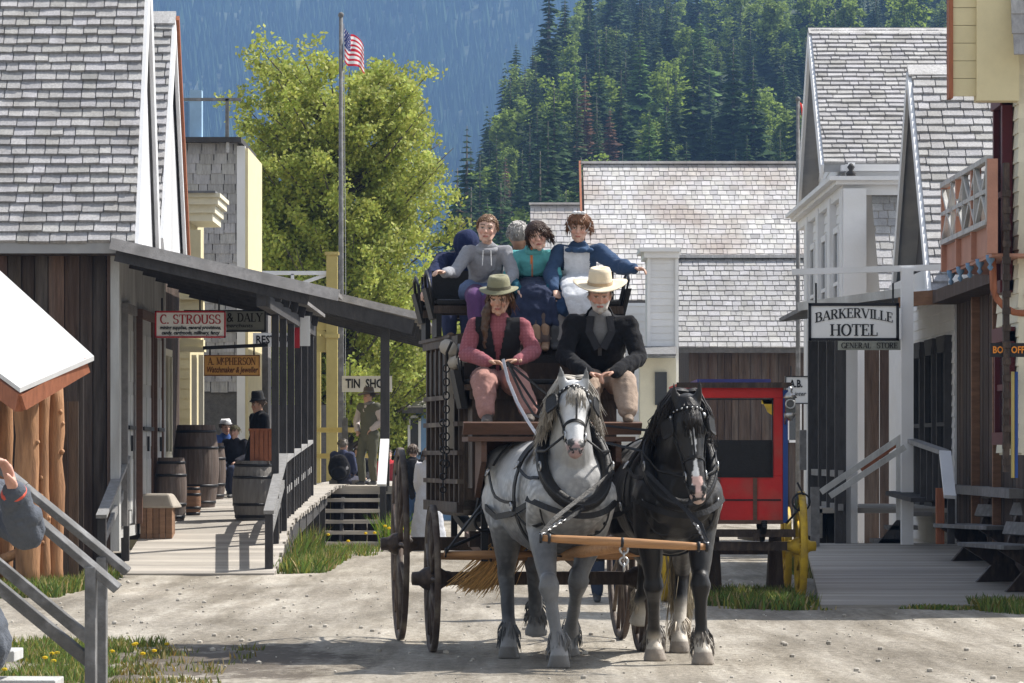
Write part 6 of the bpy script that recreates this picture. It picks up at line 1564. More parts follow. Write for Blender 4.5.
def hair_cap(H, parent, col, length=.05, n=260, back=.0, frizz=.02, hairline=.052, side_low=-.04, name='hair', thick=.004, cover=1.03, drape=None):
    b = MB(); rot = H.m(); k = H.k; rnd = random.Random(int(abs(H.c.x)*1000)+n)
    def inv(p): r = (p-H.c)/k; return r.dot(H.x), r.dot(H.y), r.dot(H.z)
    cap = MB(); cap.ball(H.p(0,.018,.034),(.083*k*cover,.101*k*cover,.089*k*cover),24,18,rot=rot)
    me = remeshed(cap,.009*k,1,disp=.008,disp_size=.03,cut=None)
    cc,hx,hy,hz = np.array(H.c),np.array(H.x),np.array(H.y),np.array(H.z)
    import bmesh
    bm = bmesh.new(); bm.from_mesh(me); kill=[]
    for v in bm.verts:
        x,y,z = inv(v.co)
        if (y < -.015 and z < hairline-.5*abs(x)*0) or z < side_low-.02 or (y<.02 and z<side_low+.03): kill.append(v)
    bmesh.ops.delete(bm, geom=kill, context='VERTS'); bm.to_mesh(me); bm.free()
    paint(me, lambda co: np.tile(np.array(col),(len(co),1))*(1+.3*nfield(co,40,3))[:,None])
    hm_ = mat('hair',(1,1,1),.5,.15,30,attr='col',bump=.1,bump_scale=150,spec=.4)
    base = finish(name, me, hm_, parent, True)
    q = MB()
    for i in range(n):
        th = rnd.uniform(0,6.283); ph = rnd.uniform(-.35,1.45); x = math.cos(th)*math.cos(ph); y = math.sin(th)*math.cos(ph); z = math.sin(ph)
        px,py,pz = .083*x*cover, .018+.101*y*cover, .034+.089*z*cover
        if (py < -.02 and pz < hairline) or pz < side_low: continue
        p0 = H.p(px,py,pz); out = (H.x*x+H.y*y*.8+H.z*z*.3).normalized()
        dn = -H.z+H.y*(.35+back)+out*.10
        if drape: dn = dn+V(drape)
        L_ = length*rnd.uniform(.5,1.2)*k
        j = lambda: V((rnd.gauss(0,1),rnd.gauss(0,1),rnd.gauss(0,1)))*frizz
        p1 = p0+out*.010*k+dn.normalized()*L_*.4+j()*.4; p2 = p1+dn.normalized()*L_*.6+j()
        g = rnd.uniform(.65,1.35); q.tube([p0,p1,p2],[thick,thick*.9,.0015],4,tuple(c*g for c in col))
    q.build('hair_strands', hm_, base, True)
    return base
def cloth_obj(name, mb, colfn, voxel, parent, mname='fabric', disp=.02, dsize=.10, smooth=2, cut=None):
    me = remeshed(mb, voxel, smooth, disp=disp*.7, disp_size=dsize, cut=cut)
    crease(me, min(.011, disp*.42), 3.4, int(len(me.vertices))%50)
    paint(me, colfn if callable(colfn) else (lambda co: np.tile(np.array(colfn),(len(co),1))*(1+.10*nfield(co,6,1)+.06*nfield(co,25,8))[:,None]))
    fm = mat(mname,(1,1,1),.9,.10,50,attr='col',bump=.22,bump_scale=140,spec=.08,sheen=.05)
    return finish(name, me, fm, parent, True)
def shoes(J, parent, col, k=1.0, h=.10, name='boot', voxel=.008):
    for q in ('l','r'):
        an = J['an'+q]; f = J.get('ft'+q, V((0,-1,0))).normalized(); b = MB()
        b.limb([an+V((0,0,h-.03)), an+V((0,0,-.02))],[.046*k,.050*k],12)
        heel = an+V((0,0,-.062*k))-f*.035*k; toe = an+V((0,0,-.068*k))+f*.15*k
        b.limb([heel, an+V((0,0,-.055*k))+f*.05*k, toe],[(.038*k,.035*k),(.044*k,.038*k),(.036*k,.026*k)],12,fx=f.cross(V((0,0,1))))
        me = remeshed(b, voxel, 2); paint(me, lambda co: np.tile(np.array(col),(len(co),1))*(1+.2*nfield(co,20,1))[:,None])
        finish(name, me, mat('boot_leather',(1,1,1),.6,.2,20,attr='col',bump=.15,bump_scale=80), parent, True)
def hat(H, parent, col, band, brim=.155, crown_h=.115, dip=.03, curl=.02, crown_r=.088, pinch=.02, tilt=0.0, z0=.075, top_r=.8, bend_front=.02):
    k = H.k; prof=[]; n=40; vs=[]; fs=[]
    def ringv(r, z, f=lambda a:0, ry=1.18):
        return [H.p(r*math.cos(a), .010+r*ry*math.sin(a)-.0, z0+z+f(a)+tilt*math.sin(a)*r) for a in [2*math.pi*i/n for i in range(n)]]
    rings=[]
    R_=[ (crown_r*.98,.0,0),(crown_r+.03,-.004,.25),(brim*.8,-.006,.6),(brim,-.002,1),(brim,.004,1),(brim*.8,.000,.6),(crown_r+.03,.004,.25),(crown_r+.004,.010,0)]
    for r,z,t in R_: rings.append(ringv(r,z,lambda a,t=t: t*(curl*abs(math.cos(a))**2 - dip*(abs(math.sin(a)))**2 - (bend_front if math.sin(a)<0 else 0)*math.sin(a)**2), 1.18 if r<crown_r+.02 else 1.08))
    for r,z in ((crown_r,.03),(crown_r*.98,.06),(crown_r*.92,crown_h*.8),(crown_r*top_r,crown_h),(crown_r*top_r*.6,crown_h-.0),(crown_r*.05,crown_h-.012)):
        rings.append(ringv(r,z,lambda a,z=z: (-pinch*math.exp(-((math.cos(a))**2)*6) if z>crown_h*.7 and False else 0)-(pinch if z<crown_h and z>crown_h-.02 else 0)*1.0, 1.15))
    for r in rings: vs+=r
    for i in range(len(rings)-1):
        for j in range(n): a=i*n+j; b_=i*n+(j+1)%n; fs.append((a,b_,b_+n,a+n))
    fs.append(tuple(range((len(rings)-1)*n,len(rings)*n)))
    q = MB(); q.add(vs,fs,col); 
    hm_ = mat('felt',(1,1,1),.85,.12,12,attr='col',bump=.15,bump_scale=80,sheen=.1)
    ho_ = q.build('hat', hm_, parent, True)
    q = MB(); a_ = ringv(crown_r+.006,.012); b_ = ringv(crown_r+.004,.034); q.add(a_+b_,[(j,(j+1)%n,n+(j+1)%n,n+j) for j in range(n)],band); q.build('hat_band', hm_, ho_, True)
    return ho_
def J_from(d):
    J = {}
    for kk, v in d.items():
        J[kk] = v if isinstance(v,(V,float,int)) else P(*v)
    return J
def person(label, J, base, skin, H, k=1.0, voxel=.0075, handspec=None, paint_kw={}, group=None, male=False):
    rt = thing('person', base, label, 'person', group)
    b = MB(); body_vol(b, J, k*.97)
    b.limb([J['neck'].lerp(J['chest'],.25), J['neck'], H.p(0,.02,-.04)],[.055*k,.048*k,.048*k],12)
    head_vol(b, H, male)
    for q in ('l','r'):
        hs = (handspec or {}).get(q, {})
        d = V(hs.get('d', (J['wr'+q]-J['el'+q]))); hand(b, J['wr'+q], d, hs.get('c',(0,-.3,-1)), q, k, hs.get('t', 1 if q=='l' else -1))
        an = J['an'+q]; f = J.get('ft'+q, V((0,-1,0))).normalized()
        b.limb([an, an+V((0,0,-.05*k))],[.036*k,.034*k],8); b.limb([an+V((0,0,-.06*k))-f*.02*k, an+V((0,0,-.062*k))+f*.12*k],[.028*k,.022*k],8)
    me = remeshed(b, voxel, 1)
    paint(me, skin_paint(H, J, skin, **paint_kw))
    finish('body', me, M['skinattr'], rt, True)
    return rt
FAIR=(.60,.38,.29); TAN=(.50,.30,.21)
def arr(c, var=.08, sc=6): return lambda co: np.tile(np.array(c),(len(co),1))*(1+var*nfield(co,sc,1)+.05*nfield(co,30,8))[:,None]
# ---- driver in the olive hat
D=31.6
J = J_from(dict(pelvis=(497,379,31.78),chest=(498,338,31.62),neck=(499,317,31.55),shl=(475,327,31.58),shr=(522,327,31.58),ell=(466,354,31.5),elr=(534,352,31.5),
    wrl=(489,362,31.12),wrr=(517,361,31.14),hpl=(486,381,31.75),hpr=(508,381,31.75),knl=(484,383,31.27),knr=(519,382,31.27),anl=(487,413,31.12),anr=(529,411,31.12)))
H = HeadF(P(499,299,31.48),(-.15,-1,-.20),(0,0,1),.98)
rt = person('coach driver in olive green hat, black vest and rose shirt holding the reins', J, V((J['pelvis'].x,31.8,1.95)), TAN, H, 1.0, handspec=dict(l=dict(d=(1,-.25,-.05),c=(.1,-.3,-1),t=-1),r=dict(d=(-1,-.25,-.05),c=(-.1,-.3,-1),t=1)), paint_kw=dict(brow=(.12,.07,.04)))
b = MB(); body_vol(b,J,1,.014,('torso','arms'),arm_to=.97,arm_inf=.016)
def rose(co):
    n = nfield(co,6,1); chk = ((np.sin(co[:,0]*260)>.2)|(np.sin(co[:,2]*260)>.2)); c = np.where(chk[:,None],np.array([.25,.082,.098]),np.array([.30,.110,.128])); return c*(1+.1*n)[:,None]
cloth_obj('shirt', b, rose, .009, rt, disp=.022, dsize=.07)
b = MB(); body_vol(b,J,1,.027,('torso',),bust=0); b.ball(J['pelvis'],(.17,.14,.05))
nk, ch = np.array(J['neck']), np.array(J['chest'])
def vcut(co):
    x = co[:,0]-ch[0]; z = co[:,2]; top = nk[2]-.01
    v_ = (co[:,1]<ch[1])&(np.abs(x)<.010+.20*np.clip(z-(ch[2]-.13),0,1))
    arm = np.abs(x)>.172
    return v_|arm|(z>top+.01)|(z<J['pelvis'].z+.0)
cloth_obj('vest', b, arr((.020,.020,.022)), .009, rt, disp=.014, cut=vcut)
b = MB(); body_vol(b,J,1,.016,('legs',),leg_to=.93,leg_inf=.030); b.limb([J['hpl'],J['hpr']],[.12,.12])
cloth_obj('trousers', b, arr((.36,.20,.175)), .009, rt, disp=.028, dsize=.08)
shoes(J, rt, (.10,.085,.075), h=.05); hair_cap(H, rt, (.10,.055,.03), .14, 500, frizz=.012, side_low=-.06)
q = MB()
q.limb([H.p(-.06,-.01,-.02),H.p(-.095,-.03,-.10),H.p(-.105,-.045,-.22),H.p(-.11,-.05,-.36)],[.030,.038,.034,.016],10)
me = remeshed(q,.008,1,disp=.03,disp_size=.035); paint(me,lambda co: np.tile(np.array((.075,.042,.025)),(len(co),1))*(1+.3*nfield(co,50,3))[:,None]); finish('braid',me,MATS['hair'],rt,True)
hat(H, rt, (.22,.21,.13),(.09,.08,.05), brim=.150, crown_h=.108, dip=.006, curl=.010, z0=.070, bend_front=.006, tilt=.03)
# ---- driver in the cream hat
J = J_from(dict(pelvis=(602,379,31.85),chest=(600,340,31.68),neck=(600,315,31.6),shl=(573,326,31.63),shr=(628,326,31.63),ell=(564,356,31.5),elr=(640,358,31.5),
    wrl=(589,374,31.15),wrr=(614,373,31.15),hpl=(590,383,31.8),hpr=(614,383,31.8),knl=(588,386,31.28),knr=(624,381,31.28),anl=(590,414,31.12),anr=(628,411,31.12)))
H = HeadF(P(600,296,31.50),(0,-1,-.22),(0,0,1),1.03)
rt = person('bearded coach driver in cream wide brimmed hat and black coat, hands folded', J, V((J['pelvis'].x,31.85,1.95)), (.52,.30,.22), H, 1.04, handspec=dict(l=dict(d=(.95,-.3,-.15),c=(.1,-.3,-1),t=-1),r=dict(d=(-.95,-.3,-.15),c=(-.1,-.3,-1),t=1)), paint_kw=dict(beard=(.42,.39,.36),brow=(.25,.2,.17)))
b = MB(); body_vol(b,J,1.04,.016,('torso',)); b.limb([J['neck']+V((0,0,-.02)),J['neck']+V((0,0,.03))],[.07,.062]); cloth_obj('shirt', b, arr((.16,.16,.165)), .01, rt, disp=.01)
b = MB(); body_vol(b,J,1.04,.034,('torso','arms'),arm_to=1.0,arm_inf=.020); b.limb([J['pelvis']+V((-.1,-.0,-.05)),J['pelvis']+V((-.14,-.22,-.02))],[.11,.09]); b.limb([J['pelvis']+V((.1,0,-.05)),J['pelvis']+V((.13,-.12,-.02))],[.11,.09])
nk2 = np.array(J['neck']); ch2 = np.array(J['chest'])
cloth_obj('coat', b, arr((.013,.013,.015)), .010, rt, disp=.035, dsize=.07, cut=lambda co: ((co[:,1]<nk2[1]-.02)&(np.abs(co[:,0]-ch2[0])<.01+.42*np.clip(co[:,2]-(ch2[2]-.06),0,1))))
q = MB()
for s_ in (-1,1):
    a0 = V((nk2[0]+.07*s_,nk2[1]-.06,nk2[2]-.01)); a1 = V((ch2[0]+.085*s_,ch2[1]-.155,ch2[2]+.06)); a2 = V((ch2[0]+.02*s_,ch2[1]-.172,ch2[2]-.07)); q.strap([a0,a1,a2],.055,.014,[V((s_*.3,-1,.2))]*3)
q.build('lapels', mat('black_lapel',(.022,.022,.026),.8,.2,20), rt)
b = MB(); body_vol(b,J,1.04,.016,('legs',),leg_to=.95,leg_inf=.032); b.limb([J['hpl'],J['hpr']],[.12,.12])
cloth_obj('trousers', b, arr((.34,.26,.205)), .009, rt, disp=.028, dsize=.08)
shoes(J, rt, (.14,.10,.07), 1.0, .05)
hair_cap(H, rt, (.36,.33,.30), .03, 160, frizz=.01, side_low=-.03)
hat(H, rt, (.66,.56,.41),(.40,.29,.18), brim=.20, crown_h=.130, dip=.0, curl=.035, z0=.075, crown_r=.088, bend_front=.008, tilt=.02)
# ---- three girls on the roof seat
def child(label, J, H, skin, top, topfn, low, lowfn, k=.85, sk=.014, shoe=(.2,.13,.08), hs=None, voxel=.0065, sleeve=.95, leginf=.014, top_inf=.014, arm_inf=.014, leg_to=.95, shoe_h=.10):
    rt = person(label, J, V((J['pelvis'].x, J['pelvis'].y, J['pelvis'].z-.12)), skin, H, k, voxel, handspec=hs)
    b = MB(); body_vol(b,J,k,top_inf,('torso','arms'),arm_to=sleeve,arm_inf=arm_inf); cloth_obj(top, b, topfn, .0095, rt, disp=.024, dsize=.06)
    b = MB(); body_vol(b,J,k,sk,('legs',),leg_to=leg_to,leg_inf=leginf); b.limb([J['hpl'],J['hpr']],[.10*k,.10*k]); cloth_obj(low, b, lowfn, .0095, rt, disp=.015, dsize=.07)
    shoes(J, rt, shoe, k*.95, shoe_h); return rt
J = J_from(dict(pelvis=(484,292,32.85),chest=(486,264,32.72),neck=(487,247,32.65),shl=(468,253,32.66),shr=(506,253,32.66),ell=(454,272,32.5),elr=(513,275,32.55),
    wrl=(444,273,32.25),wrr=(500,290,32.28),hpl=(476,294,32.8),hpr=(492,294,32.8),knl=(474,298,32.38),knr=(490,299,32.38),anl=(478,342,32.32),anr=(490,342,32.32)))
H = HeadF(P(487,229,32.58),(-.10,-1,-.04),(.08,0,1),.91)
rt = child('girl with tied back brown hair in a grey hooded sweatshirt, on the coach roof', J, H, FAIR, 'hoodie', arr((.27,.275,.30)), 'leggings', arr((.11,.055,.14)), hs=dict(l=dict(d=(-.5,-.4,.1),c=(0,-.3,-1)),r=dict(d=(-.6,-.6,-.1),c=(0,-.3,-1))))
b = MB(); nk = J['neck']; b.ring(nk+V((0,.01,-.015)),(0,-.35,1),.075,(.024,.028),20,10); b.ball(nk+V((0,.09,-.05)),(.11,.05,.08)); cloth_obj('hood', b, arr((.29,.295,.32)), .009, rt, disp=.01)
q = MB()
for s_ in (-1,1): q.tube([nk+V((.03*s_,-.09,-.03)),nk+V((.035*s_,-.13,-.15))],.004,5)
q.build('drawstring', mat('pale_cord',(.6,.6,.6),.8), rt)
b = MB(); b.limb([J['pelvis']+V((-.1,-.08,.0)),J['pelvis']+V((.12,-.1,-.01))],[.10,.10]); b.limb([J['knr']+V((0,.05,.02)),J['hpr']],[.085,.10]); cloth_obj('wrap', b, arr((.12,.16,.27),.2), .010, rt, disp=.02, dsize=.05)
hair_cap(H, rt, (.20,.115,.065), .035, 800, back=.8, frizz=.004, hairline=.066, side_low=-.01, cover=1.0)
q = MB(); q.ball(H.p(0,.12,.07),(.04,.035,.04)); q.build('hair_bun', MATS['hair'], rt, True).data; 
for o_ in list(rt.children):
    if o_.name.startswith('hair_bun'):
        paint(o_.data, lambda co: np.tile(np.array((.17,.095,.05)),(len(co),1)))
J = J_from(dict(pelvis=(534,290,32.85),chest=(532,267,32.72),neck=(534,250,32.65),shl=(514,257,32.66),shr=(552,257,32.66),ell=(508,277,32.6),elr=(557,277,32.6),
    wrl=(519,291,32.35),wrr=(547,292,32.35),hpl=(526,293,32.8),hpr=(542,293,32.8),knl=(529,296,32.35),knr=(543,296,32.35),anl=(536,343,32.22),anr=(545,342,32.24)))
H = HeadF(P(537,236,32.56),(.10,-1,-.14),(-.16,0,1),.91)
c0,p0_ = J['chest'],J['pelvis']
def teal(co):
    z = co[:,2]; x = co[:,0]-(c0.x+.0); lo = z < c0.z-.07; c = np.where(lo[:,None],np.array([.015,.085,.125]),np.array([.10,.34,.355]))
    zp = (np.abs(x+.01*(z-c0.z)*3)<.008)&(co[:,1]<c0.y-.05); c = np.where(zp[:,None],np.array([.60,.17,.05]),c)
    return c*(1+.07*nfield(co,6,1))[:,None]
rt = child('girl with loose dark hair squinting, in a teal fleece with orange zip', J, H, FAIR, 'fleece', teal, 'stockings', arr((.12,.09,.08)), shoe=(.30,.19,.12), shoe_h=.14, hs=dict(l=dict(d=(.4,-.6,-.5),c=(0,-.3,-1)),r=dict(d=(-.4,-.6,-.5),c=(0,-.3,-1))))
b = MB(); b.ring(J['neck']+V((0,.0,-.01)),(0,-.2,1),.062,(.016,.026),20,10); cloth_obj('collar', b, (.11,.35,.36), .008, rt, disp=.006)
def skirt(J, rt, col, k=1, drop=.27, name='skirt', spread=.03):
    b = MB(); hp = J['pelvis']; kn = J['knl'].lerp(J['knr'],.5); fr = kn+V((0,-.05,-.02))
    b.limb([hp+V((0,.02,.03)), hp.lerp(kn,.5)+V((0,0,.02)), kn+V((0,-.01,0))],[(.165*k,.12*k),(.165*k,.11*k),(.16*k,.10*k)],18,fx=(1,0,0))
    b.limb([kn, fr+V((0,0,-drop*.5)), fr+V((.0,0,-drop))],[(.155*k,.085*k),(.165*k+spread,.08*k),(.165*k+spread*1.6,.07*k)],18,fx=(1,0,0))
    for i in range(6):
        x = -.13+.052*i; b.limb([kn+V((x,-.075,-.02)),fr+V((x*1.15,-.06,-drop*.98))],[.016,.028],8)
    return cloth_obj(name, b, arr(col,.14), .0095, rt, disp=.03, dsize=.06)
skirt(J, rt, (.030,.038,.072), .92, .20)
hair_cap(H, rt, (.055,.028,.018), .11, 1400, frizz=.012, hairline=.062, side_low=-.05, cover=1.10, drape=(.35,0,0), thick=.0035)
J = J_from(dict(pelvis=(576,292,32.85),chest=(577,264,32.72),neck=(579,246,32.65),shl=(559,253,32.66),shr=(599,252,32.66),ell=(550,273,32.6),elr=(618,266,32.5),
    wrl=(555,290,32.35),wrr=(634,269,32.28),hpl=(568,295,32.8),hpr=(586,295,32.8),knl=(562,300,32.38),knr=(588,300,32.38),anl=(555,341,32.24),anr=(592,338,32.3)))
H = HeadF(P(579,227,32.58),(-.12,-1,-.26),(.05,0,1),.91)
c0 = J['chest']
rt = child('girl in blue dress and white apron with hair ribbon, arm out to the rail', J, H, FAIR, 'dress_top', arr((.040,.072,.140),.16), 'stockings', arr((.24,.22,.21)), shoe=(.05,.05,.05), shoe_h=.12, arm_inf=.024, hs=dict(l=dict(d=(.2,-.6,-.5),c=(0,-.3,-1)),r=dict(d=(.9,-.3,0),c=(0,-.3,-1))))
b = MB(); b.ring(J['neck']+V((0,0,-.02)),(0,-.2,1),.07,(.022,.024),20,10)
for i in range(10):
    a = i*.628; b.ball(J['neck']+V((.10*math.cos(a),.09*math.sin(a),-.035)),(.035,.035,.02))
cloth_obj('collar', b, arr((.045,.085,.165)), .008, rt, disp=.008)
skirt(J, rt, (.040,.074,.15), .95, .07, spread=.03)
b = MB(); body_vol(b,J,.85,.034,('torso',)); fr = J['pelvis'].lerp(J['knr'],.8)+V((.02,-.02,.04))
b.limb([J['pelvis']+V((0,-.08,.08)), J['pelvis'].lerp(J['knr'],.5)+V((0,-.03,.11)), J['knr']+V((-.03,-.05,.09)), J['knr']+V((-.02,-.15,.02)), J['knr']+V((.0,-.18,-.10))],[(.13,.07),(.18,.06),(.18,.05),(.17,.04),(.15,.03)],18,fx=(1,0,0))
cloth_obj('apron', b, arr((.62,.63,.66),.04), .0095, rt, disp=.022, dsize=.06, cut=lambda co: (co[:,1]>c0.y-.02)&(co[:,2]>c0.z-.10)|((np.abs(co[:,0]-c0.x)>.105)&(co[:,2]>c0.z-.05))|(co[:,2]>c0.z+.10+.4*np.abs(co[:,0]-c0.x)))
hair_cap(H, rt, (.20,.095,.05), .085, 1400, frizz=.013, hairline=.064, side_low=-.05, cover=1.10, thick=.0035)
q = MB(); q.ring(H.p(0,-.005,.045),H.y*.35+H.z*-.2+H.y,.088,(.006,.012),24,6,arc=(0,.5),xdir=H.x)
for s_ in (-1,0,1): q.ball(H.p(.035*s_,-.03,.128),(.022,.016,.014))
q.build('hair_ribbon', mat('white_ribbon',(.7,.7,.72),.7), rt, True)
# ---- passengers sitting behind
J = J_from(dict(pelvis=(456,300,34.0),chest=(456,272,33.9),neck=(465,257,33.8),shl=(442,259,33.8),shr=(478,258,33.8),ell=(432,275,33.5),elr=(484,285,33.7),
    wrl=(426,290,33.3),wrr=(480,300,33.3),hpl=(448,303,33.9),hpr=(466,303,33.9),knl=(448,306,33.5),knr=(468,306,33.5),anl=(450,345,33.4),anr=(468,345,33.4)))
H = HeadF(P(467,247,33.75),(.3,1,0),(0,0,1),.88)
rt = child('passenger in navy hooded top seated behind the girl in grey', J, H, FAIR, 'hoodie', arr((.018,.025,.065)), 'jeans', arr((.04,.05,.10)), k=.95, voxel=.012)
b = MB(); b.ball(H.p(0,.01,.03),(.105,.12,.12),16,10,rot=H.m()); b.limb([H.p(0,.0,-.04),J['neck']],[.09,.085]); cloth_obj('hood', b, arr((.020,.028,.075)), .010, rt, disp=.014)
J = J_from(dict(pelvis=(520,298,34.2),chest=(520,268,34.1),neck=(519,250,34.0),shl=(500,258,34.0),shr=(540,258,34.0),ell=(498,282,33.9),elr=(543,282,33.9),
    wrl=(508,298,33.6),wrr=(532,298,33.6),hpl=(512,303,34.1),hpr=(530,303,34.1),knl=(512,306,33.7),knr=(530,306,33.7),anl=(512,345,33.6),anr=(530,345,33.6)))
H = HeadF(P(519,236,33.9),(.3,1,0),(0,0,1),.98)
rt = child('grey haired passenger facing away between the girls', J, H, TAN, 'jacket', arr((.10,.11,.12)), 'trousers', arr((.06,.06,.07)), k=1.0, voxel=.012)
hair_cap(H, rt, (.36,.34,.32), .035, 260, frizz=.006, hairline=.05)
# ---- standing and sitting people farther off
def stand(px, D, zf, h, yaw, pose={}):
    k = h/1.72; x0 = XP(px,D); ca,sa = math.cos(yaw),math.sin(yaw)
    T = dict(pelvis=(0,0,.94),chest=(0,-.0,1.24),neck=(0,.01,1.46),shl=(-.17,0,1.41),shr=(.17,0,1.41),ell=(-.21,.02,1.13),elr=(.21,.02,1.13),wrl=(-.21,-.08,.90),wrr=(.21,-.08,.90),
        hpl=(-.09,0,.90),hpr=(.09,0,.90),knl=(-.10,-.02,.50),knr=(.10,-.02,.50),anl=(-.10,.02,.088),anr=(.10,.02,.088),head=(0,-.02,1.60))
    T.update(pose); J = {}
    for a,(x,y,z) in T.items(): J[a] = V((x0+(x*ca-y*sa)*k, D+(x*sa+y*ca)*k, zf+z*k))
    f = V((sa,-ca,0)); J['ftl']=f; J['ftr']=f
    return J, k, f
def folk(label, px, D, zf, h, yaw, top, low, skin=FAIR, pose={}, hairc=(.08,.05,.03), topfn=None, voxel=.016, look=None, hatspec=None, shoe=(.05,.05,.05), k2=1.0, hair=True, skirtc=None, wide=1.0, hairlen=.04, base_z=None):
    J,k,f = stand(px,D,zf,h,yaw,pose); J['w']=wide
    H = HeadF(J['head'], look or f, (0,0,1), k)
    rt = person(label, J, V((J['pelvis'].x,D,base_z if base_z is not None else zf)), skin, H, k, voxel)
    b = MB(); body_vol(b,J,k,.022,('torso','arms'),arm_to=.95); cloth_obj('top', b, topfn or arr(top), voxel, rt, disp=.02)
    b = MB(); body_vol(b,J,k,.02,('legs',),leg_inf=.026,leg_to=.96); b.limb([J['hpl'],J['hpr']],[.13*k,.13*k]); cloth_obj('trousers', b, arr(low), voxel, rt, disp=.025)
    if skirtc:
        b = MB(); m = J['hpl'].lerp(J['hpr'],.5); b.limb([J['pelvis']+V((0,0,.05)),m,V((m.x,m.y,zf+.12))],[(.16,.14),(.19,.17),(.30,.28)],16); cloth_obj('skirt', b, arr(skirtc), voxel, rt, disp=.04)
    shoes(J, rt, shoe, k, .09, 'shoe', .012)
    if hair: hair_cap(H, rt, hairc, hairlen, 160, frizz=.008, thick=.006)
    if hatspec: hat(H, rt, *hatspec)
    return rt, J, H
# woman on the landing, hand on hip
zf = .985
rt,J,H = folk('standing woman in straw hat, olive vest and olive trousers on the landing', 369, 73, zf, 1.64, R(-42), (.52,.46,.45),(.115,.115,.085), TAN,
    pose=dict(shl=(-.20,0,1.41),shr=(.20,0,1.41),ell=(-.34,.02,1.14),wrl=(-.18,-.12,.98),elr=(.24,.12,1.15),wrr=(.13,-.07,1.0),knl=(-.12,-.1,.50),anl=(-.13,-.04,.088)), hatspec=((.10,.075,.055),(.16,.15,.13),.19,.11,.035,.0), look=V((-.9,-.6,0)), hairc=(.10,.08,.06), wide=.92)
b = MB(); body_vol(b,J,.97,.032,('torso',)); cloth_obj('vest', b, arr((.12,.12,.09)), .016, rt, disp=.015)
q = MB(); q.ring(J['neck']+V((0,0,.02)),(0,0,1),.07,.03,14,8); q.build('scarf', cloth('grey_scarf',(.22,.21,.20)), rt, True)
sit = dict(pelvis=(0,0,.48),chest=(0,-.02,.78),neck=(0,-.04,1.0),shl=(-.17,-.03,.95),shr=(.17,-.03,.95),ell=(-.22,-.06,.70),elr=(.22,-.06,.70),wrl=(-.12,-.28,.62),wrr=(.12,-.28,.62),
    hpl=(-.09,0,.46),hpr=(.09,0,.46),knl=(-.11,-.43,.48),knr=(.11,-.43,.48),anl=(-.11,-.42,.088),anr=(.11,-.42,.088),head=(0,-.07,1.14))
rt,J,H = folk('person in black dress and tall black hat at the end of the walk', 259, 60, deck_z(60)+.02, 1.62, R(-60), (.012,.012,.014),(.015,.015,.016), TAN, hatspec=((.015,.015,.016),(.03,.03,.03),.125,.14,.0,.0), look=V((-.9,-.4,-.1)), skirtc=(.014,.014,.016))
zs = deck_z(66)-.25
rt,J,H = folk('seated visitor in blue jacket and white cap beside the barrels', 224, 65, deck_z(65)+.02, 1.55, R(30), (.06,.11,.30),(.05,.06,.10), pose=sit, hatspec=((.75,.75,.77),(.7,.7,.72),.10,.085,.0,.0))
folk('seated visitor in dark top and pale hair beside the white cap', 236, 64.2, deck_z(64)+.02, 1.5, R(-20), (.035,.035,.045),(.05,.06,.10), pose=sit, hairc=(.35,.30,.16))
for px,D,t in ((224,65,'low plank bench under the seated visitor in blue'),(236,64.2,'low plank bench under the seated visitor in dark top')):
    z = deck_z(D)+.02; r_ = thing('low_bench',(XP(px,D),D,z),t,'bench'); q = MB(); q.box(-.32,.32,-.15,.18,.32,.36); q.build('seat',M['greywood'],r_,local=True)
    for s_ in (-1,1): q = MB(); q.box(.24*s_-.03,.24*s_+.03,-.12,.15,0,.32); q.build('leg',M['greywood'],r_,local=True)
rt,J,H = folk('crouching visitor in navy jacket seen from behind with black backpack', 342, 73.5, .60, 1.62, R(160), (.06,.07,.13),(.06,.06,.08), pose=sit, hairc=(.22,.20,.18))
b = MB(); back = V((-math.sin(R(160))*-1,0,0)); bp = J['chest']+V((-.05,-.20,-.06)); b.ball(bp,(.20,.13,.24)); b.ball(bp+V((0,-.1,-.08)),(.14,.07,.12)); pk = cloth_obj('backpack', b, lambda co: np.where((nfield(co,9,4)>.55)[:,None],np.array([.35,.35,.38]),np.array([.015,.015,.018])), .016, None, disp=.02); tag(pk,'black backpack with pale pattern on the crouching visitor','backpack')
q = MB(); q.box(XP(330,73.8),XP(360,73.8),73.4,74.1,.98,1.06); tag(q.build('plank_seat', M['greywood']),'low plank seat under the crouching visitor','bench')
folk('visitor in dark top bending beside the crouching backpacker', 358, 74.6, .55, 1.5, R(10), (.03,.03,.035),(.05,.05,.06), pose=sit, hairc=(.06,.04,.03))
folk('visitor in bright blue cap and red jacket in the street beyond the landing', 399, 84, 0, 1.55, R(-30), (.32,.05,.06),(.06,.07,.12), hatspec=((.02,.10,.42),(.02,.09,.38),.10,.09,.0,.0))
folk('visitor in red top partly behind the corner post', 388, 86, 0, 1.62, R(20), (.45,.04,.05),(.10,.10,.12))
folk('visitor in white summer dress in the street, left of the stagecoach', 428, 66, 0, 1.62, R(150), (.60,.60,.64),(.5,.5,.54), hairc=(.07,.045,.03), skirtc=(.55,.56,.60), hairlen=.12)
rt,J,H = folk('visitor in blue jeans carrying a black printed backpack, left of the coach', 413, 70, 0, 1.68, R(170), (.03,.03,.035),(.07,.12,.24), hairc=(.10,.07,.05), hairlen=.10)
b = MB(); b.ball(J['chest']+V((0,-.17,-.02)),(.17,.12,.25)); pk = cloth_obj('backpack', b, lambda co: np.where((nfield(co,12,7)>.42)[:,None],np.array([.6,.6,.62]),np.array([.015,.015,.018])), .016, None, disp=.02); tag(pk,'black backpack with white print on the visitor in blue jeans','backpack')
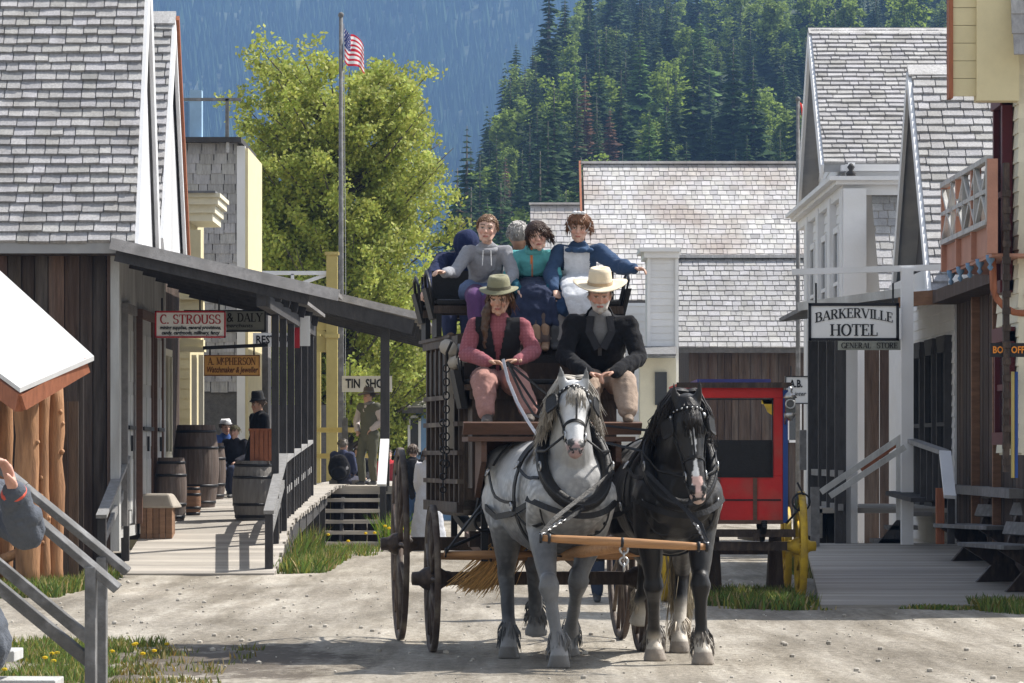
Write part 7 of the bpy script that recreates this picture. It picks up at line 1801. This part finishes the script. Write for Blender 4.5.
folk('pedestrian in dark trousers walking behind the stagecoach, feet seen beneath it', 606, 43, 0, 1.62, R(0), (.08,.08,.10),(.035,.045,.07), pose=dict(anl=(-.10,-.16,.088),knl=(-.10,-.12,.5),anr=(.10,.12,.12)))
# ---- photographer at the left edge
D=14.0
J = J_from(dict(pelvis=(-62,640,14.1),chest=(-62,545,14.05),neck=(-55,482,14.0),shl=(-112,500,14.1),shr=(-8,503,14.0),ell=(-120,560,13.8),elr=(26,532,13.75),
    wrl=(-60,470,13.6),wrr=(13,490,13.62),hpl=(-90,650,14.1),hpr=(-36,650,14.1),knl=(-90,780,14.1),knr=(-34,780,14.1),anl=(-90,880,14.1),anr=(-34,880,14.1)))
for q in ('l','r'): J['an'+q].z = .09; J['kn'+q].z=.5
H = HeadF(P(-40,438,13.9),(.35,-1,0),(0,0,1),1.0)
rt = person('photographer in grey sweatshirt raising a phone at the left edge, cut by the frame', J, V((J['pelvis'].x,14.1,0)), (.60,.33,.25), H, 1.0, .0075, handspec=dict(r=dict(d=(-.25,-.2,1),c=(-.7,-.4,.3),t=1),l=dict(d=(.3,-.2,1),c=(.7,-.4,.3),t=-1)))
b = MB(); body_vol(b,J,1,.028,('torso','arms'),arm_to=.93,arm_inf=.017)
for t_ in (.15,.35,.62,.85): b.ring(J['elr'].lerp(J['wrr'],t_),(J['wrr']-J['elr'])+V((.03,0,.0)),.046-.010*t_,.012,16,6)
b.limb([J['pelvis']+V((-.06,0,.0)),J['pelvis']+V((.08,0,.0))],[.16,.16]); cloth_obj('sweatshirt', b, arr((.095,.105,.125),.12), .007, rt, disp=.05, dsize=.06)
b = MB(); body_vol(b,J,1,.02,('legs',),leg_inf=.03,leg_to=.97); b.limb([J['hpl'],J['hpr']],[.13,.13]); cloth_obj('trousers', b, arr((.34,.32,.28)), .01, rt, disp=.03)
shoes(J, rt, (.1,.1,.1)); hair_cap(H, rt, (.12,.08,.05), .05, 200)
q = MB(); q.ring(J['wrr'].lerp(J['elr'],.06),(J['wrr']-J['elr']),.036,.008,20,8); q.build('wrist_band', mat('coral_band',(.65,.10,.06),.5), rt, True)
q = MB(); c = P(-22,462,13.5); q.box(c.x-.08,c.x+.07,c.y-.01,c.y,c.z-.045,c.z+.045); tag(q.build('phone', M['black'], bevel=.004),'dark phone held up by the photographer at the left edge','phone')

# ============================================================ STAGECOACH
cx, cy, CT = .19, 32.05, R(5.5); cca, csa = math.cos(CT), math.sin(CT)
def C(x,y,z): return V((cx+x*cca-y*csa, cy+x*csa+y*cca, z))
CX = V((cca,csa,0)); CY = V((-csa,cca,0))
def Cb(x,y,z): return C(x*(1.03+.085*max(0,y)),y,z)
coach = thing('stagecoach',(cx,cy,0),'worn brown four-wheeled stagecoach with roof seats, drawn by the pair of horses','stagecoach')
def cbox(q,x0,x1,y0,y1,z0,z1,c=1.0): q.hexa([C(x0,y0,z0),C(x1,y0,z0),C(x1,y1,z0),C(x0,y1,z0),C(x0,y0,z1),C(x1,y0,z1),C(x1,y1,z1),C(x0,y1,z1)],c)
def cboxb(q,x0,x1,y0,y1,z0,z1,c=1.0): q.hexa([Cb(x0,y0,z0),Cb(x1,y0,z0),Cb(x1,y1,z0),Cb(x0,y1,z0),Cb(x0,y0,z1),Cb(x1,y0,z1),Cb(x1,y1,z1),Cb(x0,y1,z1)],c)
# body shell with curved belly
prof = [(-.12,1.16),(.1,1.08),(.6,1.03),(1.2,1.03),(1.7,1.08),(1.95,1.2),(2.05,1.6),(2.02,2.38),(.24,2.38),(.24,2.2),(-.12,2.2)]
q = MB(); a_ = [Cb(-.55,y,z) for y,z in prof]; b_ = [Cb(.55,y,z) for y,z in prof]; n=len(prof)
q.add(a_+b_,[tuple(range(n)),tuple(range(2*n-1,n-1,-1))]+[(i,n+i,n+(i+1)%n,(i+1)%n) for i in range(n)]); q.build('body', M['coachwood'], coach)
# side framing (both sides)
for s_ in (-1,1):
    X = .55*s_
    for y in (-.08,.22,.50,.78,1.06,1.34,1.62,1.90):
        q = MB(); cboxb(q,min(X,X+.035*s_),max(X,X+.035*s_),y,y+.06,1.12,2.36); q.build('side_post', M['coachwood'], coach)
    q = MB()
    for z in (1.28,1.50,1.72,1.93): cboxb(q,min(X,X+.05*s_),max(X,X+.05*s_),-.1,2.0,z,z+.035)
    q.pieces('side_batten', M['wheelwood'], coach)
    q = MB(); cboxb(q,min(X,X+.05*s_),max(X,X+.05*s_),-.12,2.04,2.34,2.41); cboxb(q,min(X,X+.05*s_),max(X,X+.05*s_),-.05,2.0,1.06,1.14); q.pieces('side_rail', M['coachwood'], coach)
    for y0,y1 in ((.0,.46),(.86,1.3),(1.42,1.88)):
        q = MB(); cboxb(q,min(X,X+.022*s_),max(X,X+.022*s_),y0,y1,1.98,2.32); q.build('leather_curtain', M['black'], coach)
# pale rolled canvas curtain straps on the near-left corner
q = MB(); cboxb(q,-.64,-.60,.15,.23,1.55,2.36); q.build('side_strap', M['canvas'], coach)
q = MB(); q.tube([C(-.60,.0,2.30),C(-.66,.3,2.33),C(-.62,.9,2.34)],[.05,.065,.05],10); q.tube([C(-.58,-.12,2.22),C(-.64,.02,2.20)],[.05,.05],8); o_ = q.build('bedroll', M['canvas'], None, True); tag(o_,'rolled canvas bundle strapped at the top side of the stagecoach','bedroll')
q = MB()
for k in range(16): q.ring(C(-.69,.05,2.16-.052*k),(1,0,0) if k%2 else (0,1,0),.024,.006,10,5,R2=.03)
q.build('side_chain', M['blackiron'], coach, True)
q = MB(); q.tube([C(-.66,-.1,2.36),C(-.69,.0,2.28),C(-.68,.05,2.18)],.012,6); q.build('hanging_strap', M['blackiron'], coach, True); q = MB()
for k in range(12): q.ring(C(-.67,.62,1.75-.052*k),(1,0,0) if k%2 else (0,1,0),.024,.006,10,5)
q.build('hanging_chain', M['blackiron'], coach, True)
# roof, driver's box, seats
q = MB(); 
for i in range(8):
    x0 = -.62+1.24*i/8; x1 = -.62+1.24*(i+1)/8; z0_ = 2.42+.05*math.cos(x0*2.4); z1_=2.42+.05*math.cos(x1*2.4)
    q.hexa([Cb(x0,.24,2.40),Cb(x1,.24,2.40),Cb(x1,2.1,2.40),Cb(x0,2.1,2.40),Cb(x0,.24,z0_),Cb(x1,.24,z1_),Cb(x1,2.1,z1_),Cb(x0,2.1,z0_)])
q.build('roof', M['coachwood'], coach)
q = MB(); cbox(q,-.54,.54,-.52,-.12,1.25,1.99); cbox(q,-.56,.56,-.56,-.50,1.92,1.99); q.build('box_boot', M['coachwood'], coach)
q = MB(); cbox(q,-.60,.60,-.55,-.08,1.985,2.03); seat = q.build('driver_seat', M['coachwood'], coach)
q = MB(); cbox(q,-.58,.58,-.52,-.10,2.03,2.07); q.build('cushion', M['black'], seat, bevel=.015)
q = MB(); cbox(q,-.60,.60,-.10,-.04,2.05,2.26); q.build('seat_back', M['black'], coach)
# foot board
q = MB(); q.hexa([C(-.66,-1.11,1.65),C(.66,-1.11,1.65),C(.66,-1.07,1.65),C(-.66,-1.07,1.65),C(-.66,-1.18,1.735),C(.66,-1.18,1.735),C(.66,-1.12,1.745),C(-.66,-1.12,1.745)]); fb = q.build('foot_board', M['coachred'], coach)
q = MB(); cbox(q,-.62,.62,-1.10,-.55,1.60,1.635); q.build('foot_floor', M['coachred'], fb)
for s_ in (-1,1):
    q = MB(); q.hexa([C(.50*s_-.02,-1.06,1.45),C(.50*s_+.02,-1.06,1.45),C(.50*s_+.02,-.50,1.18),C(.50*s_-.02,-.50,1.18),C(.50*s_-.02,-1.06,1.60),C(.50*s_+.02,-1.06,1.60),C(.50*s_+.02,-.50,1.62),C(.50*s_-.02,-.50,1.62)]); q.build('foot_bracket', M['coachred'], fb)
q = MB(); cbox(q,-.46,.46,-.70,-.66,1.20,1.60); q.build('dash_panel', M['coachred'], coach)
# driver box arm irons
for s_ in (-1,1):
    q = MB(); q.tube([C(.60*s_,-.10,2.05),C(.62*s_,-.12,2.26),C(.62*s_,-.28,2.33),C(.62*s_,-.42,2.27),C(.61*s_,-.46,2.05)],.012,6); q.tube([C(.60*s_,-.2,2.05),C(.62*s_,-.24,2.24)],.010,6); q.build('arm_iron', M['blackiron'], coach, True)
    q = MB(); q.hexa([C(.60*s_-.02,-.5,1.85),C(.60*s_+.03,-.5,1.85),C(.60*s_+.03,-.1,1.85),C(.60*s_-.02,-.1,1.85),C(.66*s_-.02,-.5,2.14),C(.66*s_+.03,-.5,2.14),C(.66*s_+.03,-.1,2.14),C(.66*s_-.02,-.1,2.14)]); q.build('arm_leather', M['black'], coach)
q = MB(); cbox(q,.56,.62,-.06,.0,2.08,2.50); q.build('corner_canvas', M['canvas'], coach, bevel=.01)
# roof seats
for y in (.62,1.75):
    q = MB(); cbox(q,-.74,.74,y-.02,y+.45,2.60,2.66); rs = q.build('roof_seat', M['coachwood'], coach)
    q = MB(); cbox(q,-.72,.72,y,y+.43,2.66,2.71); q.build('cushion', M['black'], rs, bevel=.015)
    q = MB(); cbox(q,-.72,.72,y+.45,y+.49,2.70,2.95); q.build('seat_back', M['black'], rs)
    for s_ in (-1,1):
        q = MB(); cbox(q,.70*s_-.02,.70*s_+.02,y+.0,y+.45,2.42,2.6); q.build('seat_leg', M['black'], rs)
        q = MB(); q.tube([C(.74*s_,y+.02,2.64),C(.78*s_,y-.02,2.86),C(.79*s_,y+.12,2.93),C(.79*s_,y+.28,2.90),C(.76*s_,y+.42,2.66)],.013,6); q.tube([C(.74*s_,y+.14,2.64),C(.78*s_,y+.14,2.92)],.010,6); q.build('arm_iron', M['blackiron'], rs, True)
        q = MB(); q.hexa([C(.73*s_-.015,y+.02,2.56),C(.73*s_+.02,y+.02,2.56),C(.73*s_+.02,y+.42,2.56),C(.73*s_-.015,y+.42,2.56),C(.79*s_-.015,y+.02,2.80),C(.79*s_+.02,y+.02,2.80),C(.79*s_+.02,y+.42,2.80),C(.79*s_-.015,y+.42,2.80)]); q.build('arm_leather', M['black'], rs)
# running gear
def wheel(center, axis, r, spokes, parent, mrim, mhub, tw=.05, name='wheel', mty=None):
    c = V(center); ax = V(axis).normalized(); x, y = frame_of(ax)
    q = MB(); q.ring(c,ax,r-.035,(.032,tw*.45),48,8); w_ = q.build(name, mrim, parent, True)
    q = MB(); q.ring(c,ax,r-.004,(.006,tw*.55),48,6); q.build('tyre', mty or M['wheelwood'], w_, True)
    q = MB(); q.lathe([(.03,-.16),(.05,-.155),(.055,-.10),(.085,-.06),(.095,0),(.085,.06),(.06,.10),(.055,.14)],18,1,c,ax); q.build('hub', mhub, w_, True)
    q = MB()
    for k in range(spokes):
        a = 2*math.pi*k/spokes; d = x*math.cos(a)+y*math.sin(a); q.tube([c+d*.08,c+d*(r*.4)+ax*(-.012),c+d*(r-.05)],[(.022,.017),(.016,.012),(.018,.014)],8)
    q.build('spokes', mrim, w_, True)
    return w_
RF, RR = .56, .78
for s_ in (-1,1):
    wheel(C(.80*s_,0,RF),CX*-s_,RF,12,coach,M['wheelwood'],M['coachwood'])
    wheel(C(.90*s_,2.1,RR),CX*-s_,RR,14,coach,M['wheelwood'],M['coachwood'])
q = MB(); q.beam(C(-.78,0,RF),C(.78,0,RF),.09,.10); q.build('front_axle', M['coachwood'], coach)
q = MB(); q.beam(C(-.88,2.1,RR),C(.88,2.1,RR),.09,.11); q.build('rear_axle', M['coachwood'], coach)
q = MB(); q.beam(C(-.52,0,.86),C(.52,0,.86),.10,.12); q.beam(C(-.25,0,RF),C(-.45,0,.86),.06,.06,up=CY); q.beam(C(.25,0,RF),C(.45,0,.86),.06,.06,up=CY); q.build('bolster', M['coachwood'], coach)
for s_ in (-1,0,1):
    q = MB(); q.beam(C(.32*s_,-.3,.66),C(.32*s_,2.3,.84),.08,.09); q.build('perch', M['coachred'], coach)
for s_ in (-1,1):
    q = MB(); ps = [C(.44*s_,-.42,1.20),C(.44*s_,0,1.02),C(.44*s_,.9,.93),C(.44*s_,1.9,1.02),C(.44*s_,2.35,1.28)]; q.strap(ps,.09,.06,[V((0,0,-1))]*5); q.build('thoroughbrace', M['black'], coach)
    q = MB(); q.beam(C(.44*s_,-.42,.70),C(.44*s_,-.42,1.26),.05,.06,up=CY); q.beam(C(.44*s_,2.35,.8),C(.44*s_,2.35,1.34),.05,.06,up=CY); q.pieces('brace_stand', M['blackiron'], coach)
q = MB(); q.tube([C(-.30,-.05,.95),C(-.55,-.3,.86),C(-.72,-.45,.80)],.014,6); q.ring(C(-.45,-.5,1.0),CY,.07,.012,16,6); q.ring(C(-.38,-.48,.88),CX,.06,.012,16,6); q.build('brake_iron', M['blackiron'], coach, True)
# pole with splinter bar, single trees and neck yoke
yk = [P(541,538,29.02), P(707,547,29.02)]
q = MB(); q.tube([C(0,.1,.70),C(0,-1.6,.78),yk[0].lerp(yk[1],.5)+V((0,.06,-.03))],[.055,.048,.038],12); pole = q.build('pole', M['yokewood'], coach, True)
q = MB(); q.tube([C(-.78,-.42,.74),C(0,-.44,.74),C(.78,-.42,.74)],[.028,.04,.028],10); q.build('splinter_bar', M['yokewood'], coach, True)
for s_ in (-1,1):
    q = MB(); q.tube([C(.40*s_-.36,-.60,.76),C(.40*s_,-.60,.755),C(.40*s_+.36,-.60,.76)],[.022,.033,.022],10); st_ = q.build('single_tree', M['yokewood'], coach, True)
    q = MB(); q.ring(C(.4*s_,-.52,.75),CX,.045,.009,14,6); 
    for e in (-.35,.35): q.ring(C(.40*s_+e,-.63,.77),CX,.03,.007,12,6)
    q.build('iron_ring', M['blackiron'], st_, True)
yoke = thing('neck_yoke', yk[0].lerp(yk[1],.5)-V((0,0,.05)), 'long varnished neck yoke bar hanging in front of both horses', 'yoke')
q = MB(); q.tube([yk[0],yk[0].lerp(yk[1],.1),yk[0].lerp(yk[1],.5),yk[0].lerp(yk[1],.9),yk[1]],[.022,.028,.035,.028,.022],14); q.build('bar', M['yokewood'], yoke, True)
for t in (0.0,.05,.49,.95,1.0):
    q = MB(); q.ring(yk[0].lerp(yk[1],t),yk[1]-yk[0],.033,(.004,.012),18,6); q.build('iron_band', M['blackiron'], yoke, True)
q = MB(); m_ = yk[0].lerp(yk[1],.5)
for k in range(4): q.ring(m_+V((0,.02,-.05-.04*k)),(1,0,0) if k%2 else (0,1,0),.028,.008,12,6)
q.build('centre_ring', M['steel'], yoke, True)
# chains and straps from the collars to the yoke ends
def chain(q, a, b, n, r=.022, w=.0055):
    a,b = V(a),V(b); d=(b-a).normalized(); x,y = frame_of(d)
    for k in range(n): q.ring(a.lerp(b,(k+.5)/n), x if k%2 else y, (b-a).length/n*.70, w, 10, 5, R2=r*.6, xdir=d)
for hs, end in ((grey,yk[0]),(black,yk[1])):
    b0 = hs['cc']-hs['up']*.42+hs['axc']*.06; e = end+V((0,-.01,.03))
    q = MB(); chain(q, e, e.lerp(b0,.55), 9); q.build('pole_chain', M['steel'], hs['root'], True)
    q = MB(); q.strap([e.lerp(b0,.5),e.lerp(b0,.78)+V((0,-.03,0)),b0],.04,.012,[V((0,-1,0))]*3); q.build('pole_strap', M['black'], hs['root'])
    q = MB(); t_ = e+V((0,0,0)); q.strap([hs['cc']+hs['side']*(.26 if hs is grey else -.26)-hs['up']*.12+hs['axc']*.08, e.lerp(b0,.3)+V((0,-.06,.05)), e],.028,.010,[V((0,-1,0))]*3); q.build('side_strap', M['black'], hs['root'])
    # traces run back to the single trees
    for s_ in (-1,1):
        tgt = C((-.40 if hs is grey else .40)+.35*s_,-.63,.77); st0 = hs['trunk'](1.35,s_*104,1.09)
        q = MB(); q.strap([st0, tgt],.05,.014,[hs['side']*s_]*2); q.build('rear_trace', M['black'], hs['root'])
    # reins along the neck and to the bit
    for s_ in (-1,1):
        Hh = hs['H']; q = MB(); a = Hh.pt(.78,86*s_,1.2); m1 = hs['cc']+hs['side']*(.27*s_)+hs['up']*.10+hs['axc']*.03
        q.strap([a, a.lerp(m1,.5)+V((.03*s_,0,-.05)), m1],.018,.006,[hs['side']*s_]*3)
        chain(q, Hh.pt(.80,80*s_,1.2), Hh.pt(.95,20*s_,1.15)+V((0,-.01,-.07)), 6, .016, .004); q.build('rein', M['black'], hs['root'], True)
# driving lines from the driver's hands
q = MB(); hl = P(503,362,31.02)
q.strap([hl+V((0,-.02,.02)),P(508,380,30.9),P(517,402,30.7),P(527,420,30.5),P(541,441,30.2),grey['cc']+grey['side']*-.26+grey['up']*.12],.022,.008,[V((-.3,-1,.3))]*6); tag(q.build('driving_line', mat('pale_leather',(.42,.42,.45),.5,.15,12)),'pale grey driving line hanging from the driver to the grey horse','rein','driving lines')
for i,(mid,tgt) in enumerate(((P(534,415,30.7),grey['cc']+grey['side']*.24+grey['up']*.18),(P(560,432,30.9),black['cc']+black['side']*-.25+black['up']*.12),(P(600,425,30.9),black['cc']+black['side']*.22+black['up']*.25))):
    q = MB(); q.strap([hl+V((.03,-.02,.0)),hl.lerp(mid,.5)+V((.03,-.02,-.06)),mid,tgt],.018,.007,[V((0,-1,.4))]*4); tag(q.build('driving_line', M['black']),['dark driving line beside the pale one, down to the grey horse','dark driving line reaching the near shoulder of the black horse','dark driving line reaching the far shoulder of the black horse'][i],'rein','driving lines')

# ============================================================ RED COACH
rc = thing('red_coach',(2.35,44,0),'parked red mud wagon with blue corner trim and yellow wheels beside the ramp','stagecoach')
X0,X1 = XP(688,43),XP(783,43); y0_,y1_ = 43.0,44.9
def rb(q,*a): q.box(*a)
Z = lambda py: ZP(py,43)
q = MB(); q.box(X0,X1,y0_,y0_+.04,Z(523),Z(476)); q.box(X0,X1,y0_,y0_+.05,Z(398),Z(386)); q.box(X1-.10,X1,y0_,y0_+.05,Z(476),Z(398)); q.box(X0,X0+.1,y0_,y0_+.05,Z(476),Z(398)); q.build('rear_panel', M['red'], rc, bevel=.006)
q = MB(); q.box(X0,X1,y0_-.012,y0_,Z(524),Z(520)); q.box(XP(753,43),XP(757,43),y0_-.015,y0_,Z(520),Z(478)); q.box(XP(716,43),XP(720,43),y0_-.015,y0_,Z(520),Z(478)); q.build('panel_straps', M['coachred'], rc)
q = MB(); q.box(X1,X1+.05,y0_-.01,y1_,Z(523),Z(386)-.25*0); 
for a,b in ((y0_,y0_+.1),(y1_-.1,y1_)): q.box(X0-.05,X0,a,b,Z(523),Z(386))
q = MB(); q.box(X1,X1+.05,y0_-.01,y0_+.08,Z(523),Z(390)); q.box(X1,X1+.05,y1_-.1,y1_,Z(523),Z(390)); q.box(X1,X1+.05,y0_+.08,y1_-.1,Z(523),Z(478)); q.box(X0-.05,X0,y0_,y1_,Z(523),Z(478)); q.build('side_panel', M['redblue'], rc)
q = MB(); q.box(X0-.12,X1+.08,y0_-.06,y1_+.1,Z(386),Z(384)); rf = q.build('roof', M['red'], rc)
q = MB(); q.box(X0+.1,X1-.12,y0_+.1,y1_-.1,Z(384),Z(379)); q.build('roof_rack', M['redblue'], rf)
q = MB(); q.box(X0-.12,X1+.08,y0_-.075,y0_-.06,Z(388),Z(382.5)); q.build('roof_trim', M['coachwood'], rf)
q = MB(); q.box(X0+.1,X1-.1,y0_+.05,y0_+.07,Z(476),Z(440)); q.build('leather_curtain', M['black'], rc)
q = MB(); q.box(X1-.22,X1-.1,y0_-.008,y0_,Z(404),Z(399)); q.hexa([(X1-.16,y0_-.008,Z(412)),(X1-.1,y0_-.008,Z(416)),(X1-.1,y0_,Z(416)),(X1-.16,y0_,Z(412)),(X1-.22,y0_-.008,Z(399)),(X1-.1,y0_-.008,Z(399)),(X1-.1,y0_,Z(399)),(X1-.22,y0_,Z(399))]); q.build('corner_scroll', M['yellowwheel'], rc)
q = MB(); q.box(X0+.02,X1-.02,y0_+.05,y1_-.05,Z(523),Z(519)); q.build('floor', M['coachwood'], rc)
q = MB(); q.box(X0+.1,X1-.1,y1_-.4,y1_-.35,Z(520),Z(470)); q.build('seat', M['black'], rc)
for s_,x in ((1,XP(800,43.2)),(-1,1.57)):
    for y,r in ((43.1,.565),(45.4,.47)):
        wheel((x,y,r),(-s_,0,0),r,12,rc,M['yellowwheel'],M['yellowwheel'],.075,mty=M['yellowwheel'])
q = MB(); q.beam((1.57,43.1,.565),(XP(800,43.2),43.1,.565),.08,.09); q.beam((1.57,45.4,.47),(XP(800,43.2),45.4,.47),.08,.09); q.pieces('axle', M['coachwood'], rc)
q = MB()
for s_ in (-1,1):
    c_ = 2.12+.45*s_
    for k in range(4): q.tube([(c_,42.75,.83-.02*k),(c_,43.2,.70-.028*k),(c_,43.7,.83-.02*k)],[(.03,.008)]*3,6)
q.build('leaf_springs', M['blackiron'], rc)
q = MB(); q.beam((1.5,43.0,.70),(2.9,43.0,.70),.06,.08); q.beam((1.7,42.9,.66),(1.7,46,.62),.06,.08); q.beam((2.5,42.9,.66),(2.5,46,.62),.06,.08); q.build('under_frame', M['coachwood'], rc)
q = MB(); q.tube([(X1+.03,42.95,.8),(X1+.16,42.9,.95),(X1+.20,42.9,1.1),(X1+.14,42.9,1.22)],.012,6); q.ring((X1+.18,42.9,1.02),(0,1,0),.09,.010,18,6); q.build('brake_lever', M['blackiron'], rc, True)
q = MB()
for zz in (Z(500),): q.box(X0+.02,X1-.02,y0_-.010,y0_-.001,zz-.008,zz+.008)
for a in (X0+.11,X1-.115): q.box(a,a+.012,y0_-.012,y0_,Z(476),Z(398))
q.box(X0+.1,X1-.1,y0_-.012,y0_,Z(400),Z(398.6)); q.box(X0+.1,X1-.1,y0_-.012,y0_,Z(477.5),Z(475.5)); q.build('panel_moulding', M['black'], rc)
ln = MB(); lc = P(790,404,42.8); ln.box(lc.x-.05,lc.x+.05,lc.y-.05,lc.y+.05,lc.z-.09,lc.z+.06); lo_ = ln.build('lamp', M['glass'], rc)
q = MB(); q.lathe([(.075,.06),(.05,.10),(.02,.13),(.03,.15),(.01,.18)],12,1,lc); q.lathe([(.02,-.17),(.05,-.13),(.065,-.09)],12,1,lc); q.ring(lc+V((0,-.055,0)),(0,1,0),.045,.01,16,6); q.tube([lc+V((-.05,0,-.1)),V((X1+.02,42.95,lc.z-.2))],.012,6); q.build('lamp_frame', M['steel'], lo_, True)
for i,px in enumerate((713,775)):
    q = MB(); x = XP(px,44.2); q.hexa([(x-.09,44.0,0),(x+.09,44.0,0),(x+.09,44.4,0),(x-.09,44.4,0),(x-.06,44.1,.64),(x+.06,44.1,.64),(x+.06,44.3,.64),(x-.06,44.3,.64)]); tag(q.build('wooden_stand', M['darkboard']), ['dark wooden block under the red coach near the black horse','dark wooden block under the red coach near its yellow wheel'][i], 'stand','blocks under the red coach')
